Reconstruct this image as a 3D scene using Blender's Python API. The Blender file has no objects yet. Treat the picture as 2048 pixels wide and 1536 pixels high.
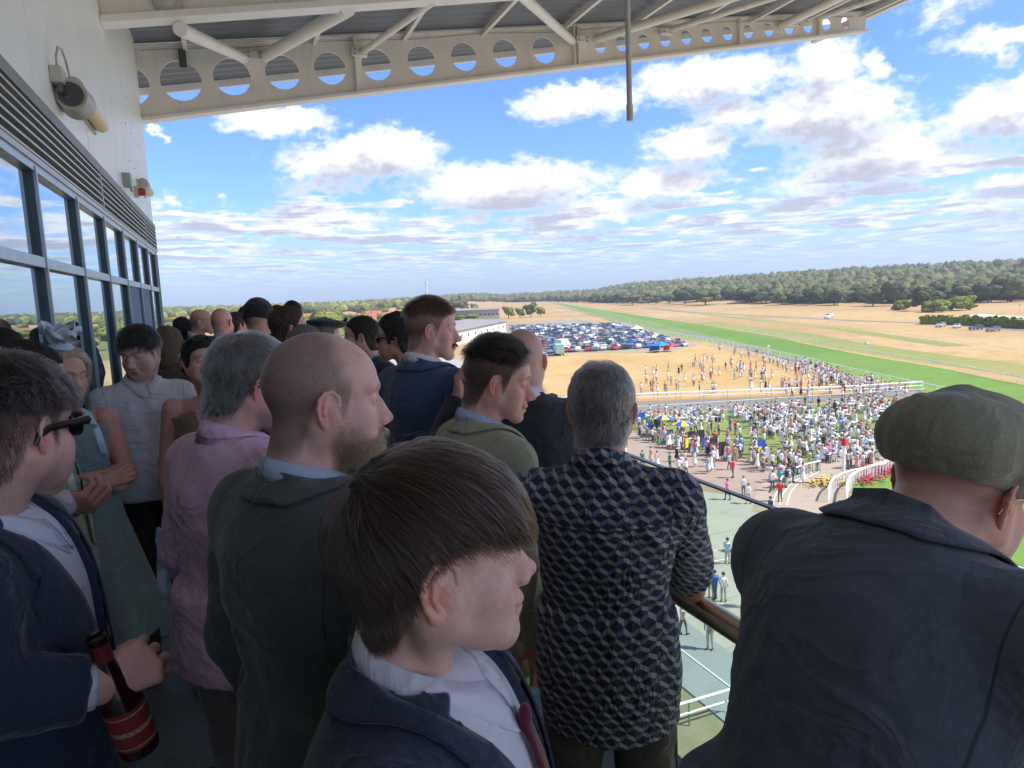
import bpy, bmesh, math, random
import numpy as np
from mathutils import Matrix, Vector
from math import radians, sin, cos, pi

SC = bpy.context.scene
COL = SC.collection
F32 = np.float32

# ------------------------------------------------------------------ camera
CAM_Z = 1.86                     # eye height above the balcony floor
FPX = 1420.0                     # focal length in pixels of the 2048 wide picture
GROUND_Z = CAM_Z - 18.0
cam_data = bpy.data.cameras.new('camera')
cam = bpy.data.objects.new('camera', cam_data)
COL.objects.link(cam)
cam_data.sensor_width = 36.0
cam_data.lens = 36.0 * FPX / 2048.0
cam_data.clip_start = 0.05
cam_data.clip_end = 20000.0
CM = np.array([[0.92823322, 0.08659071, -0.36178051],
               [-0.36947359, 0.10147514, -0.92368396],
               [-0.04327072, 0.99106248, 0.12618558]])
cam.matrix_world = Matrix([list(CM[0]) + [0], list(CM[1]) + [0], list(CM[2]) + [CAM_Z], [0, 0, 0, 1]])
SC.camera = cam
cam_data.dof.use_dof = False

# ------------------------------------------------------------------ sun and sky
SUN_DIR = np.array([0.60, -0.44, 0.0]); SUN_DIR = SUN_DIR / np.linalg.norm(SUN_DIR)
SUN_EL = radians(50)
SUN_V = np.array([SUN_DIR[0] * cos(SUN_EL), SUN_DIR[1] * cos(SUN_EL), sin(SUN_EL)])
sun_data = bpy.data.lights.new('sun', 'SUN')
sun_data.energy = 2.0
sun_data.angle = radians(0.53)
sun_data.color = (1.0, 0.94, 0.85)
sun = bpy.data.objects.new('sun', sun_data)
COL.objects.link(sun)
sun.rotation_mode = 'QUATERNION'
sun.rotation_quaternion = Vector(SUN_V).to_track_quat('Z', 'Y')

SC.view_settings.view_transform = 'Standard'
SC.view_settings.look = 'None'
SC.view_settings.exposure = 1.87
SC.view_settings.gamma = 1.0
SC.view_settings.use_curve_mapping = False
SC.render.engine = 'CYCLES'
SC.cycles.max_bounces = 9
SC.cycles.diffuse_bounces = 6
SC.cycles.glossy_bounces = 3
SC.cycles.transmission_bounces = 6
SC.cycles.transparent_max_bounces = 10
SC.cycles.volume_bounces = 0
SC.cycles.caustics_reflective = False
SC.cycles.caustics_refractive = False
SC.cycles.use_denoising = True
SC.cycles.sample_clamp_indirect = 4.0


class NT:
    """small helper round a node tree"""
    def __init__(s, tree):
        s.t = tree; s.n = tree.nodes; s.l = tree.links

    def node(s, kind, ins=None, **props):
        n = s.n.new(kind)
        for k, v in props.items():
            setattr(n, k, v)
        if ins:
            for k, v in ins.items():
                sock = n.inputs[k]
                if isinstance(v, bpy.types.NodeSocket):
                    s.l.new(v, sock)
                else:
                    sock.default_value = v
        return n

    def m(s, op, a, b=None, c=None, clamp=False):
        n = s.n.new('ShaderNodeMath'); n.operation = op; n.use_clamp = clamp
        for i, v in enumerate((a, b, c)):
            if v is None:
                continue
            if isinstance(v, bpy.types.NodeSocket):
                s.l.new(v, n.inputs[i])
            else:
                n.inputs[i].default_value = v
        return n.outputs[0]

    def v(s, op, a, b=None, scale=None):
        n = s.n.new('ShaderNodeVectorMath'); n.operation = op
        for i, v in enumerate((a, b)):
            if v is None:
                continue
            if isinstance(v, bpy.types.NodeSocket):
                s.l.new(v, n.inputs[i])
            else:
                n.inputs[i].default_value = v
        if scale is not None:
            if isinstance(scale, bpy.types.NodeSocket):
                s.l.new(scale, n.inputs['Scale'])
            else:
                n.inputs['Scale'].default_value = scale
        return n.outputs['Value'] if op in ('LENGTH', 'DOT_PRODUCT', 'DISTANCE') else n.outputs[0]

    def noise(s, vec, scale, detail=3, rough=0.5, out='Fac', lac=2.0, dist=0.0):
        n = s.node('ShaderNodeTexNoise', {'Scale': scale, 'Detail': detail, 'Roughness': rough, 'Lacunarity': lac, 'Distortion': dist})
        if vec is not None:
            s.l.new(vec, n.inputs['Vector'])
        return n.outputs[out]

    def ramp(s, fac, stops):
        n = s.n.new('ShaderNodeValToRGB')
        cr = n.color_ramp
        while len(cr.elements) > 1:
            cr.elements.remove(cr.elements[-1])
        cr.elements[0].position = stops[0][0]
        cr.elements[0].color = tuple(stops[0][1]) + (1,) if len(stops[0][1]) == 3 else stops[0][1]
        for p, c in stops[1:]:
            e = cr.elements.new(p)
            e.color = tuple(c) + (1,) if len(c) == 3 else c
        s.l.new(fac, n.inputs[0])
        return n.outputs[0]

    def mix(s, fac, a, b, blend='MIX'):
        n = s.n.new('ShaderNodeMix'); n.data_type = 'RGBA'; n.blend_type = blend
        for i, v in ((0, fac), (6, a), (7, b)):
            if isinstance(v, bpy.types.NodeSocket):
                s.l.new(v, n.inputs[i])
            elif i == 0:
                n.inputs[i].default_value = v
            else:
                n.inputs[i].default_value = (tuple(v) + (1,))[:4]
        return n.outputs[2]

    def sep(s, vec):
        n = s.n.new('ShaderNodeSeparateXYZ'); s.l.new(vec, n.inputs[0]); return n.outputs

    def comb(s, x, y, z):
        n = s.n.new('ShaderNodeCombineXYZ')
        for i, v in enumerate((x, y, z)):
            if isinstance(v, bpy.types.NodeSocket):
                s.l.new(v, n.inputs[i])
            else:
                n.inputs[i].default_value = v
        return n.outputs[0]

    def smooth(s, v, lo, hi):
        n = s.n.new('ShaderNodeMapRange'); n.interpolation_type = 'SMOOTHSTEP'
        s.l.new(v, n.inputs[0]); n.inputs[1].default_value = lo; n.inputs[2].default_value = hi
        return n.outputs[0]


# clouds of the photograph: (azimuth deg, elevation deg of base, half width, height, strength); the rest is noise
def build_world():
    w = bpy.data.worlds.new('World'); SC.world = w; w.use_nodes = True
    t = NT(w.node_tree)
    t.n.clear()
    out = t.node('ShaderNodeOutputWorld')
    sky = t.node('ShaderNodeTexSky', sky_type='NISHITA', sun_disc=False, sun_elevation=SUN_EL,
                 sun_rotation=math.atan2(SUN_V[0], SUN_V[1]), air_density=1.0, dust_density=0.6, ozone_density=2.0)
    geo = t.node('ShaderNodeTexCoord').outputs['Generated']
    x, y, z = t.sep(geo)
    # azimuth and elevation in degrees
    hyp = t.m('SQRT', t.m('ADD', t.m('MULTIPLY', x, x), t.m('MULTIPLY', y, y)))
    el = t.m('MULTIPLY', t.m('ARCTAN2', z, hyp), 57.29578)
    az = t.m('MULTIPLY', t.m('ARCTAN2', x, y), 57.29578)
    zc = t.m('MAXIMUM', z, 0.012)
    # a layer of cumulus seen in perspective
    zz = t.m('ADD', zc, 0.035)
    u = t.m('DIVIDE', x, zz); vv = t.m('DIVIDE', y, zz)
    plane = t.comb(u, vv, 0.0)

    # node group: density at a (az, el) point
    g = bpy.data.node_groups.new('cloud_density', 'ShaderNodeTree')
    g.interface.new_socket('AzEl', in_out='INPUT', socket_type='NodeSocketVector')
    g.interface.new_socket('D', in_out='OUTPUT', socket_type='NodeSocketFloat')
    q = NT(g)
    gi = q.node('NodeGroupInput').outputs[0]; go = q.node('NodeGroupOutput')
    cur = None
    for (ca, ce, wa, he, st) in CLOUDS:
        d = q.v('SUBTRACT', gi, (ca, ce + he * 0.32, 0))
        d = q.v('MULTIPLY', d, (1.0 / wa, 1.0 / (he * 0.68), 0))
        r = q.v('LENGTH', d)
        val = q.m('MULTIPLY_ADD', r, -st, st)
        # flat base
        cur = val if cur is None else q.m('SMOOTH_MAX', cur, val, 0.25)
    q.l.new(cur, go.inputs[0])

    n1 = t.noise(plane, 1.55, 2, 0.5)
    warp = t.node('ShaderNodeTexNoise', {'Scale': 0.42, 'Detail': 5.0, 'Roughness': 0.62})
    azel = t.comb(az, t.m('MULTIPLY', el, 1.5), 0.0)
    t.l.new(azel, warp.inputs['Vector'])
    wv = t.v('SUBTRACT', warp.outputs['Color'], (0.5, 0.5, 0.5))
    wv = t.v('MULTIPLY', wv, (5.0, 3.0, 0))
    p0 = t.v('ADD', t.comb(az, el, 0.0), wv)
    gA = t.n.new('ShaderNodeGroup'); gA.node_tree = g; t.l.new(p0, gA.inputs[0])
    p1 = t.v('ADD', p0, (0.6, 1.7, 0))
    gB = t.n.new('ShaderNodeGroup'); gB.node_tree = g; t.l.new(p1, gB.inputs[0])
    # general layer by noise, flattened by perspective
    def layer(off):
        pv = t.v('ADD', plane, off)
        a = t.noise(pv, 1.15, 7, 0.56)
        return a
    nA = layer((3.1, 7.7, 0)); nB = layer((3.1 + 0.10, 7.7 - 0.16, 0))
    # where the general layer applies: low sky everywhere, and the whole sky outside the view
    low = t.smooth(el, 15.0, 5.0)
    # the frame-filling placed clouds live between az -20 and 62
    inside = t.m('MULTIPLY', t.smooth(az, -9.0, -2.0), t.smooth(az, 72.0, 62.0))
    bias = t.m('ADD', t.m('MULTIPLY', low, 0.13), t.m('MULTIPLY', t.m('SUBTRACT', 1.0, inside), 0.08))  # extra cloud cover added outside the view to raise the ambient light
    bias = t.m('MAXIMUM', bias, -0.1)
    thr = 0.56
    dA = t.m('MULTIPLY', t.m('SUBTRACT', t.m('ADD', nA, bias), thr), 5.0)
    dB = t.m('MULTIPLY', t.m('SUBTRACT', t.m('ADD', nB, bias), thr), 5.0)
    midmask = t.m('MULTIPLY', inside, t.smooth(el, 6.5, 10.0))
    dA = t.m('SUBTRACT', dA, midmask); dB = t.m('SUBTRACT', dB, midmask)
    fine = t.noise(azel, 0.9, 7, 0.58)
    fn = t.m('MULTIPLY', t.m('SUBTRACT', fine, 0.5), 0.85)
    A = t.m('ADD', t.m('MAXIMUM', gA.outputs[0], dA), fn)
    B = t.m('ADD', t.m('MAXIMUM', gB.outputs[0], dB), fn)
    cover = t.smooth(A, 0.0, 0.42)
    shade = t.smooth(B, 0.15, 0.85)          # thick above -> grey base
    lit = t.mix(shade, (0.405, 0.405, 0.42), (0.205, 0.215, 0.255))
    rim = t.smooth(A, 0.05, 0.6)
    lit = t.mix(rim, (0.26, 0.32, 0.44), lit)
    # horizon haze
    skyc = t.v('MULTIPLY', sky.outputs[0], (0.043, 0.056, 0.088))
    skyc = t.v('SCALE', skyc, scale=1.0)
    hz = t.smooth(el, 9.0, -1.0)
    skyc = t.mix(t.m('MULTIPLY', hz, 0.55), skyc, (0.175, 0.235, 0.345))
    fade = t.m('MULTIPLY', cover, t.smooth(el, -0.5, 4.5))
    fade = t.m('MULTIPLY', fade, t.m('SUBTRACT', 1.0, t.m('MULTIPLY', hz, 0.35)))
    colr = t.mix(fade, skyc, lit)
    bg = t.node('ShaderNodeBackground', {'Strength': 0.80})
    t.l.new(colr, bg.inputs[0]); t.l.new(bg.outputs[0], out.inputs[0])
    w.cycles.sampling_method = 'MANUAL'
    w.cycles.sample_map_resolution = 512
    return w


def px_ray(x, y):
    v = CM @ np.array([x - 1024.0, -(y - 768.0), -FPX]); return v / np.linalg.norm(v)
def at_ground(x, y, dz=0.0):
    r = px_ray(x, y); tt = (GROUND_Z + dz - CAM_Z) / r[2]; return np.array([r[0] * tt, r[1] * tt, GROUND_Z + dz])
def at_dist(x, y, d):
    return px_ray(x, y) * d + np.array([0, 0, CAM_Z])


def azel_of(x, y):
    r = px_ray(x, y)
    return math.degrees(math.atan2(r[0], r[1])), math.degrees(math.asin(r[2]))

# cloud list measured on the picture: x0, y_top, x1, y_base, strength
_CL = [(415, 212, 690, 262, .9), (290, 235, 330, 270, .7), (530, 285, 890, 345, 1.1), (640, 262, 900, 335, 1.0), (530, 350, 760, 385, .55),
       (430, 385, 460, 403, .5), (450, 420, 800, 462, .9), (880, 425, 1010, 452, .6), (800, 325, 1240, 400, 1.05), (1010, 165, 1290, 225, 1.0),
       (1230, 115, 1620, 185, 1.0), (1560, 80, 1740, 165, .8), (1370, 195, 1560, 245, .8), (1720, 105, 1780, 150, .55), (1480, 165, 1850, 265, 1.1),
       (1270, 255, 1500, 320, .9), (1560, 250, 1960, 330, .9), (1850, 170, 2200, 250, 1.1), (1560, 300, 2060, 345, .95), (1530, 335, 1740, 385, .6),
       (1200, 335, 1460, 385, .9), (1060, 395, 1330, 440, .95), (1900, 340, 2200, 390, .8), (1830, 390, 2060, 425, .8), (1850, 40, 2200, 90, .7),
       (1970, 90, 2060, 135, .5), (1800, -20, 1990, 40, .4), (1500, 345, 1830, 380, .6), (310, 490, 420, 520, .6), (740, 440, 900, 480, .5),
       (310, 375, 355, 405, .5), (310, 430, 380, 460, .6), (400, 475, 560, 505, .6), (895, 470, 1100, 500, .6), (1390, 450, 1560, 475, .5), (1640, 435, 1800, 460, .4), (1800, 440, 1960, 462, .4)]
CLOUDS = []
for (x0, y0, x1, y1, st) in _CL:
    a0, _e = azel_of(x0, (y0 + y1) / 2); a1, _e = azel_of(x1, (y0 + y1) / 2)
    _a, et = azel_of((x0 + x1) / 2, y0); _a, eb = azel_of((x0 + x1) / 2, y1)
    CLOUDS.append(((a0 + a1) / 2, eb, abs(a1 - a0) / 2 * 1.12, (et - eb) * 1.25, st))
build_world()
# ------------------------------------------------------------------ objects
def tag(o, label=None, cat=None, group=None, kind=None):
    if label: o['label'] = label
    if cat: o['category'] = cat
    if group: o['group'] = group
    if kind: o['kind'] = kind
    return o

def empty(name, loc=(0, 0, 0), rz=0.0, parent=None):
    o = bpy.data.objects.new(name, None); COL.objects.link(o)
    o.empty_display_size = 0.1
    o.location = loc; o.rotation_euler = (0, 0, rz)
    if parent: o.parent = parent
    return o

def link(name, me, parent=None, loc=None, rz=None):
    o = bpy.data.objects.new(name, me); COL.objects.link(o)
    if parent: o.parent = parent
    if loc is not None: o.location = loc
    if rz is not None: o.rotation_euler = (0, 0, rz)
    return o

def mesh_np(name, V, Fq, mats=(), smooth=True, cols=None, fmat=None, parent=None):
    """mesh from numpy arrays; faces all quads or all tris (array) or a list"""
    me = bpy.data.meshes.new(name)
    V = np.asarray(V, dtype=np.float32)
    if isinstance(Fq, np.ndarray):
        k = Fq.shape[1]; n = len(Fq)
        me.vertices.add(len(V)); me.vertices.foreach_set('co', V.ravel())
        me.loops.add(n * k); me.loops.foreach_set('vertex_index', Fq.astype(np.int32).ravel())
        me.polygons.add(n); me.polygons.foreach_set('loop_start', np.arange(0, n * k, k, dtype=np.int32))
        me.polygons.foreach_set('loop_total', np.full(n, k, dtype=np.int32))
    else:
        me.from_pydata([tuple(map(float, v)) for v in V], [], [tuple(map(int, f)) for f in Fq])
    for m in (mats if isinstance(mats, (list, tuple)) else [mats]):
        me.materials.append(m)
    if fmat is not None:
        me.polygons.foreach_set('material_index', np.asarray(fmat, dtype=np.int32))
    me.update(calc_edges=True)
    me.validate()
    me.polygons.foreach_set('use_smooth', [bool(smooth)] * len(me.polygons))
    if cols is not None:
        a = me.color_attributes.new('Col', 'FLOAT_COLOR', 'POINT')
        c = np.ones((len(V), 4), dtype=np.float32); c[:, :cols.shape[1]] = cols
        a.data.foreach_set('color', c.ravel())
    return me

class MB:
    """collects boxes, bars, tubes; one mesh"""
    def __init__(s): s.V = []; s.F = []; s.n = 0; s.M = []; s.mi = 0
    def add(s, V, F):
        s.V += [tuple(map(float, v)) for v in V]
        s.F += [tuple(int(i) + s.n for i in f) for f in F]
        s.M += [s.mi] * len(F)
        s.n += len(V); return s
    def box(s, c, d, R=None):
        c = np.array(c, float); d = np.array(d, float) / 2
        V = np.array([[i, j, k] for i in (-1, 1) for j in (-1, 1) for k in (-1, 1)]) * d
        if R is not None: V = V @ np.array(R).T
        return s.add(V + c, [(0, 1, 3, 2), (4, 6, 7, 5), (0, 4, 5, 1), (2, 3, 7, 6), (0, 2, 6, 4), (1, 5, 7, 3)])
    def b2(s, lo, hi):
        lo = np.array(lo, float); hi = np.array(hi, float)
        return s.box((lo + hi) / 2, hi - lo)
    def frame(s, a, b):
        a = np.array(a, float); b = np.array(b, float); d = b - a; L = np.linalg.norm(d); d = d / max(L, 1e-9)
        u = np.cross(d, (0, 0, 1.0))
        if np.linalg.norm(u) < 1e-3: u = np.array([1.0, 0, 0])
        u /= np.linalg.norm(u); v = np.cross(u, d); return a, b, d, u, v
    def bar(s, a, b, w, h):
        a, b, d, u, v = s.frame(a, b)
        V = [p + u * i * w / 2 + v * j * h / 2 for p in (a, b) for i, j in ((-1, -1), (1, -1), (1, 1), (-1, 1))]
        return s.add(V, [(0, 1, 2, 3), (7, 6, 5, 4), (0, 4, 5, 1), (1, 5, 6, 2), (2, 6, 7, 3), (3, 7, 4, 0)])
    def tube(s, a, b, r, r2=None, n=12, cap=True):
        a, b, d, u, v = s.frame(a, b); r2 = r if r2 is None else r2
        V = []
        for p, rr in ((a, r), (b, r2)):
            for k in range(n):
                t = 2 * pi * k / n; V.append(p + rr * (u * cos(t) + v * sin(t)))
        Fc = [(k, (k + 1) % n, n + (k + 1) % n, n + k) for k in range(n)]
        if cap: Fc += [tuple(range(n))[::-1], tuple(range(n, 2 * n))]
        return s.add(V, Fc)
    def path(s, P, r, n=8, closed=False):
        P = [np.array(p, float) for p in P]; m = len(P); rings = []
        for i, p in enumerate(P):
            if closed: d = P[(i + 1) % m] - P[i - 1]
            else: d = P[min(i + 1, m - 1)] - P[max(i - 1, 0)]
            d = d / max(np.linalg.norm(d), 1e-9)
            ref = np.array((0, 0, 1.0)) if abs(d[2]) < 0.95 else np.array((1.0, 0, 0))
            u = np.cross(d, ref); u /= np.linalg.norm(u); v = np.cross(u, d)
            rr = r[i] if hasattr(r, '__len__') else r
            rings.append([p + rr * (u * cos(2 * pi * k / n) + v * sin(2 * pi * k / n)) for k in range(n)])
        V = [q for rg in rings for q in rg]; Fc = []
        for i in range(m if closed else m - 1):
            j = (i + 1) % m
            Fc += [(i * n + k, i * n + (k + 1) % n, j * n + (k + 1) % n, j * n + k) for k in range(n)]
        if not closed: Fc += [tuple(range(n))[::-1], tuple(range((m - 1) * n, m * n))]
        return s.add(V, Fc)
    def lathe(s, prof, c=(0, 0, 0), n=16, R=None):
        V = []; m = len(prof)
        for r, z in prof:
            for k in range(n):
                t = 2 * pi * k / n; V.append((r * cos(t), r * sin(t), z))
        V = np.array(V)
        if R is not None: V = V @ np.array(R).T
        V = V + np.array(c)
        Fc = [(i * n + k, i * n + (k + 1) % n, (i + 1) * n + (k + 1) % n, (i + 1) * n + k) for i in range(m - 1) for k in range(n)]
        Fc += [tuple(range(n))[::-1], tuple(range((m - 1) * n, m * n))]
        return s.add(V, Fc)
    def prism(s, poly, z0, z1):
        n = len(poly); V = [(x, y, z0) for x, y in poly] + [(x, y, z1) for x, y in poly]
        return s.add(V, [tuple(range(n))[::-1], tuple(range(n, 2 * n))] + [(k, (k + 1) % n, n + (k + 1) % n, n + k) for k in range(n)])
    def mesh(s, name, mats, smooth=False):
        me = bpy.data.meshes.new(name); me.from_pydata(s.V, [], s.F)
        for m in (mats if isinstance(mats, (list, tuple)) else [mats]): me.materials.append(m)
        me.polygons.foreach_set('material_index', s.M)
        me.polygons.foreach_set('use_smooth', [smooth] * len(s.F))
        me.update(); 
        if smooth:
            try: me.set_sharp_from_angle(angle=radians(35))
            except Exception: pass
        return me
    def obj(s, name, mats, parent=None, smooth=False, bevel=0.0):
        o = link(name, s.mesh(name, mats, smooth), parent)
        if bevel:
            b = o.modifiers.new('bevel', 'BEVEL'); b.width = bevel; b.segments = 2; b.limit_method = 'ANGLE'
        return o

def copy_tree(o, parent=None):
    c = o.copy(); COL.objects.link(c)
    if parent is not None: c.parent = parent
    for ch in o.children: copy_tree(ch, c)
    return c

# ------------------------------------------------------------------ noise on arrays
def _hash(ix, iy, iz, seed):
    h = (ix.astype(np.int64) * 374761393 + iy.astype(np.int64) * 668265263 + iz.astype(np.int64) * 2147483647 + seed * 974634777) & 0xffffffff
    h = ((h ^ (h >> 13)) * 1274126177) & 0xffffffff
    h = h ^ (h >> 16)
    return (h & 0xffff).astype(np.float32) / 65535.0
def vnoise(P, seed=0):
    P = np.asarray(P, dtype=np.float32)
    i = np.floor(P).astype(np.int32); f = P - i; f = f * f * (3 - 2 * f)
    r = 0
    for dx in (0, 1):
        wx = f[:, 0] if dx else 1 - f[:, 0]
        for dy in (0, 1):
            wy = f[:, 1] if dy else 1 - f[:, 1]
            for dz in (0, 1):
                wz = f[:, 2] if dz else 1 - f[:, 2]
                r = r + wx * wy * wz * _hash(i[:, 0] + dx, i[:, 1] + dy, i[:, 2] + dz, seed)
    return r * 2 - 1
def fbm(P, oct=3, seed=0):
    a = 1.0; r = 0; t = 0
    for o in range(oct):
        r = r + a * vnoise(P * (2.03 ** o) + 17.3 * o, seed + o); t += a; a *= 0.5
    return r / t

# ------------------------------------------------------------------ signed distance volumes
class Vol:
    def __init__(s, lo, hi, h):
        s.lo = np.array(lo, dtype=float); s.h = float(h)
        s.n = np.maximum(np.ceil((np.array(hi) - s.lo) / h).astype(int) + 1, 3)
        s.ax = [(s.lo[k] + np.arange(s.n[k]) * h).astype(F32) for k in range(3)]
        s.D = np.full(tuple(s.n), 0.2, dtype=F32)
    def win(s, lo, hi):
        a = np.clip(np.floor((np.array(lo) - s.lo) / s.h).astype(int), 0, s.n - 1)
        b = np.clip(np.ceil((np.array(hi) - s.lo) / s.h).astype(int) + 1, 1, s.n)
        if np.any(b <= a): return None
        sl = tuple(slice(int(a[k]), int(b[k])) for k in range(3))
        X = s.ax[0][sl[0]][:, None, None]; Y = s.ax[1][sl[1]][None, :, None]; Z = s.ax[2][sl[2]][None, None, :]
        return sl, X, Y, Z
    def comb(s, sl, d, k, op):
        D = s.D[sl]
        if op == 'u':
            if k > 0:
                hh = np.maximum(k - np.abs(D - d), 0); s.D[sl] = np.minimum(D, d) - hh * hh * (0.25 / k)
            else: s.D[sl] = np.minimum(D, d)
        elif op == 's':
            d = -d
            if k > 0:
                hh = np.maximum(k - np.abs(D - d), 0); s.D[sl] = np.maximum(D, d) + hh * hh * (0.25 / k)
            else: s.D[sl] = np.maximum(D, d)
        elif op == 'i':
            s.D[sl] = np.maximum(D, d)
    def ell(s, c, r, k=0.0, op='u', R=None, m=None):
        c = np.array(c, float); r = np.array(r, float)
        mm = (k * 1.2 + 3 * s.h) if m is None else m
        e = r if R is None else np.sqrt((np.array(R) ** 2) @ (r ** 2))
        w = s.win(c - e - mm, c + e + mm)
        if w is None: return s
        sl, X, Y, Z = w
        x, y, z = X - F32(c[0]), Y - F32(c[1]), Z - F32(c[2])
        if R is not None:
            R = np.array(R, dtype=F32)
            x, y, z = (R[0, 0] * x + R[1, 0] * y + R[2, 0] * z, R[0, 1] * x + R[1, 1] * y + R[2, 1] * z, R[0, 2] * x + R[1, 2] * y + R[2, 2] * z)
        x = x / F32(r[0]); y = y / F32(r[1]); z = z / F32(r[2])
        x2, y2, z2 = x * x, y * y, z * z
        k0 = np.sqrt(x2 + y2 + z2)
        k1 = np.sqrt(x2 / F32(r[0] ** 2) + y2 / F32(r[1] ** 2) + z2 / F32(r[2] ** 2)) + F32(1e-6)
        s.comb(sl, (k0 * (k0 - 1) / k1).astype(F32), k, op); return s
    def cap(s, a, b, r1, r2=None, k=0.0, op='u', m=None, cut=False):
        a = np.array(a, float); b = np.array(b, float); r2 = r1 if r2 is None else r2
        mm = (k * 1.2 + 3 * s.h) if m is None else m
        rr = max(r1, r2)
        w = s.win(np.minimum(a, b) - rr - mm, np.maximum(a, b) + rr + mm)
        if w is None: return s
        sl, X, Y, Z = w
        ba = b - a; L2 = max(float(ba @ ba), 1e-12)
        x, y, z = X - F32(a[0]), Y - F32(a[1]), Z - F32(a[2])
        t = (x * F32(ba[0]) + y * F32(ba[1]) + z * F32(ba[2])) / F32(L2)
        tc = np.clip(t, 0, 1)
        d = np.sqrt((x - tc * F32(ba[0])) ** 2 + (y - tc * F32(ba[1])) ** 2 + (z - tc * F32(ba[2])) ** 2) - (F32(r1) + tc * F32(r2 - r1))
        if cut: d = np.maximum(d, (t - 1) * F32(math.sqrt(L2)))
        s.comb(sl, d.astype(F32), k, op); return s
    def poly(s, P, r, k=0.0, op='u'):
        for i in range(len(P) - 1):
            ra = r[i] if hasattr(r, '__len__') else r; rb = r[i + 1] if hasattr(r, '__len__') else r
            s.cap(P[i], P[i + 1], ra, rb, k, op)
        return s
    def plane(s, nrm, off):          # keep where n.p <= off
        d = s.ax[0][:, None, None] * F32(nrm[0]) + s.ax[1][None, :, None] * F32(nrm[1]) + s.ax[2][None, None, :] * F32(nrm[2]) - F32(off)
        s.D = np.maximum(s.D, d); return s
    def sample(s, P):
        q = (np.asarray(P) - s.lo) / s.h
        q = np.clip(q, 0, s.n - 1.001); i = q.astype(int); f = (q - i).astype(F32)
        D = s.D; r = 0
        for dx in (0, 1):
            for dy in (0, 1):
                for dz in (0, 1):
                    w = (f[:, 0] if dx else 1 - f[:, 0]) * (f[:, 1] if dy else 1 - f[:, 1]) * (f[:, 2] if dz else 1 - f[:, 2])
                    r = r + w * D[i[:, 0] + dx, i[:, 1] + dy, i[:, 2] + dz]
        return r
    def grad(s, P):
        e = s.h
        g = np.stack([s.sample(P + np.array(v) * e) - s.sample(P - np.array(v) * e) for v in ((1, 0, 0), (0, 1, 0), (0, 0, 1))], 1)
        return g / np.maximum(np.linalg.norm(g, axis=1, keepdims=True), 1e-6)
    def project(s, P, off, it=4):
        P = np.array(P, float)
        for _ in range(it):
            P = P - s.grad(P) * (s.sample(P) - off)[:, None]
        return P
    def mesh(s, D=None):
        D = s.D if D is None else D
        D = D.copy(); D[0] = D[-1] = np.maximum(D[0], 0.01); 
        for ax_ in range(3):
            ix = [slice(None)] * 3
            for e in (0, -1):
                ix[ax_] = e; D[tuple(ix)] = np.maximum(D[tuple(ix)], s.h * 0.3)
        S = D < 0
        cnt = np.zeros(tuple(s.n - 1), dtype=np.int8)
        nx, ny, nz = s.n
        quads = []
        cid = -np.ones(tuple(s.n - 1), dtype=np.int64)
        edges = []; fls = []; poss = []
        for ax_ in range(3):
            a = [slice(None)] * 3; b = [slice(None)] * 3; a[ax_] = slice(0, -1); b[ax_] = slice(1, None)
            Sa, Sb = S[tuple(a)], S[tuple(b)]
            I = np.argwhere(Sa != Sb)
            if len(I) == 0: continue
            da = D[tuple(a)][tuple(I.T)]; db = D[tuple(b)][tuple(I.T)]
            t = da / (da - db)
            pos = I.astype(F32); pos[:, ax_] += t
            edges.append((ax_, I, da < 0))
            o1, o2 = [k for k in range(3) if k != ax_]
            for d1 in (0, -1):
                for d2 in (0, -1):
                    J = I.copy(); J[:, o1] += d1; J[:, o2] += d2
                    ok = (J[:, o1] >= 0) & (J[:, o2] >= 0) & (J[:, o1] < s.n[o1] - 1) & (J[:, o2] < s.n[o2] - 1)
                    J = J[ok]
                    fl = np.ravel_multi_index(tuple(J.T), tuple(s.n - 1))
                    fls.append(fl); poss.append(pos[ok])
        if not fls: return np.zeros((0, 3)), np.zeros((0, 4), int)
        fl = np.concatenate(fls); pos = np.concatenate(poss); nn = cnt.size
        cnt = np.bincount(fl, minlength=nn)
        acc = np.stack([np.bincount(fl, pos[:, c], nn) for c in range(3)], 1)
        idx = np.flatnonzero(cnt > 0)
        cid.ravel()[idx] = np.arange(len(idx))
        V = acc[idx] / cnt[idx][:, None] * s.h + s.lo
        for ax_, I, neg in edges:
            o1, o2 = (ax_ + 1) % 3, (ax_ + 2) % 3
            ok = (I[:, o1] > 0) & (I[:, o2] > 0) & (I[:, o1] < s.n[o1] - 1) & (I[:, o2] < s.n[o2] - 1)
            I = I[ok]; neg = neg[ok]
            q = []
            for d1, d2 in ((-1, -1), (0, -1), (0, 0), (-1, 0)):
                J = I.copy(); J[:, o1] += d1; J[:, o2] += d2
                q.append(cid[tuple(J.T)])
            q = np.stack(q, 1)
            q[~neg] = q[~neg][:, ::-1]
            quads.append(q)
        Q = np.concatenate(quads) if quads else np.zeros((0, 4), int)
        Q = Q[(Q >= 0).all(1)]
        return V, Q

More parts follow.
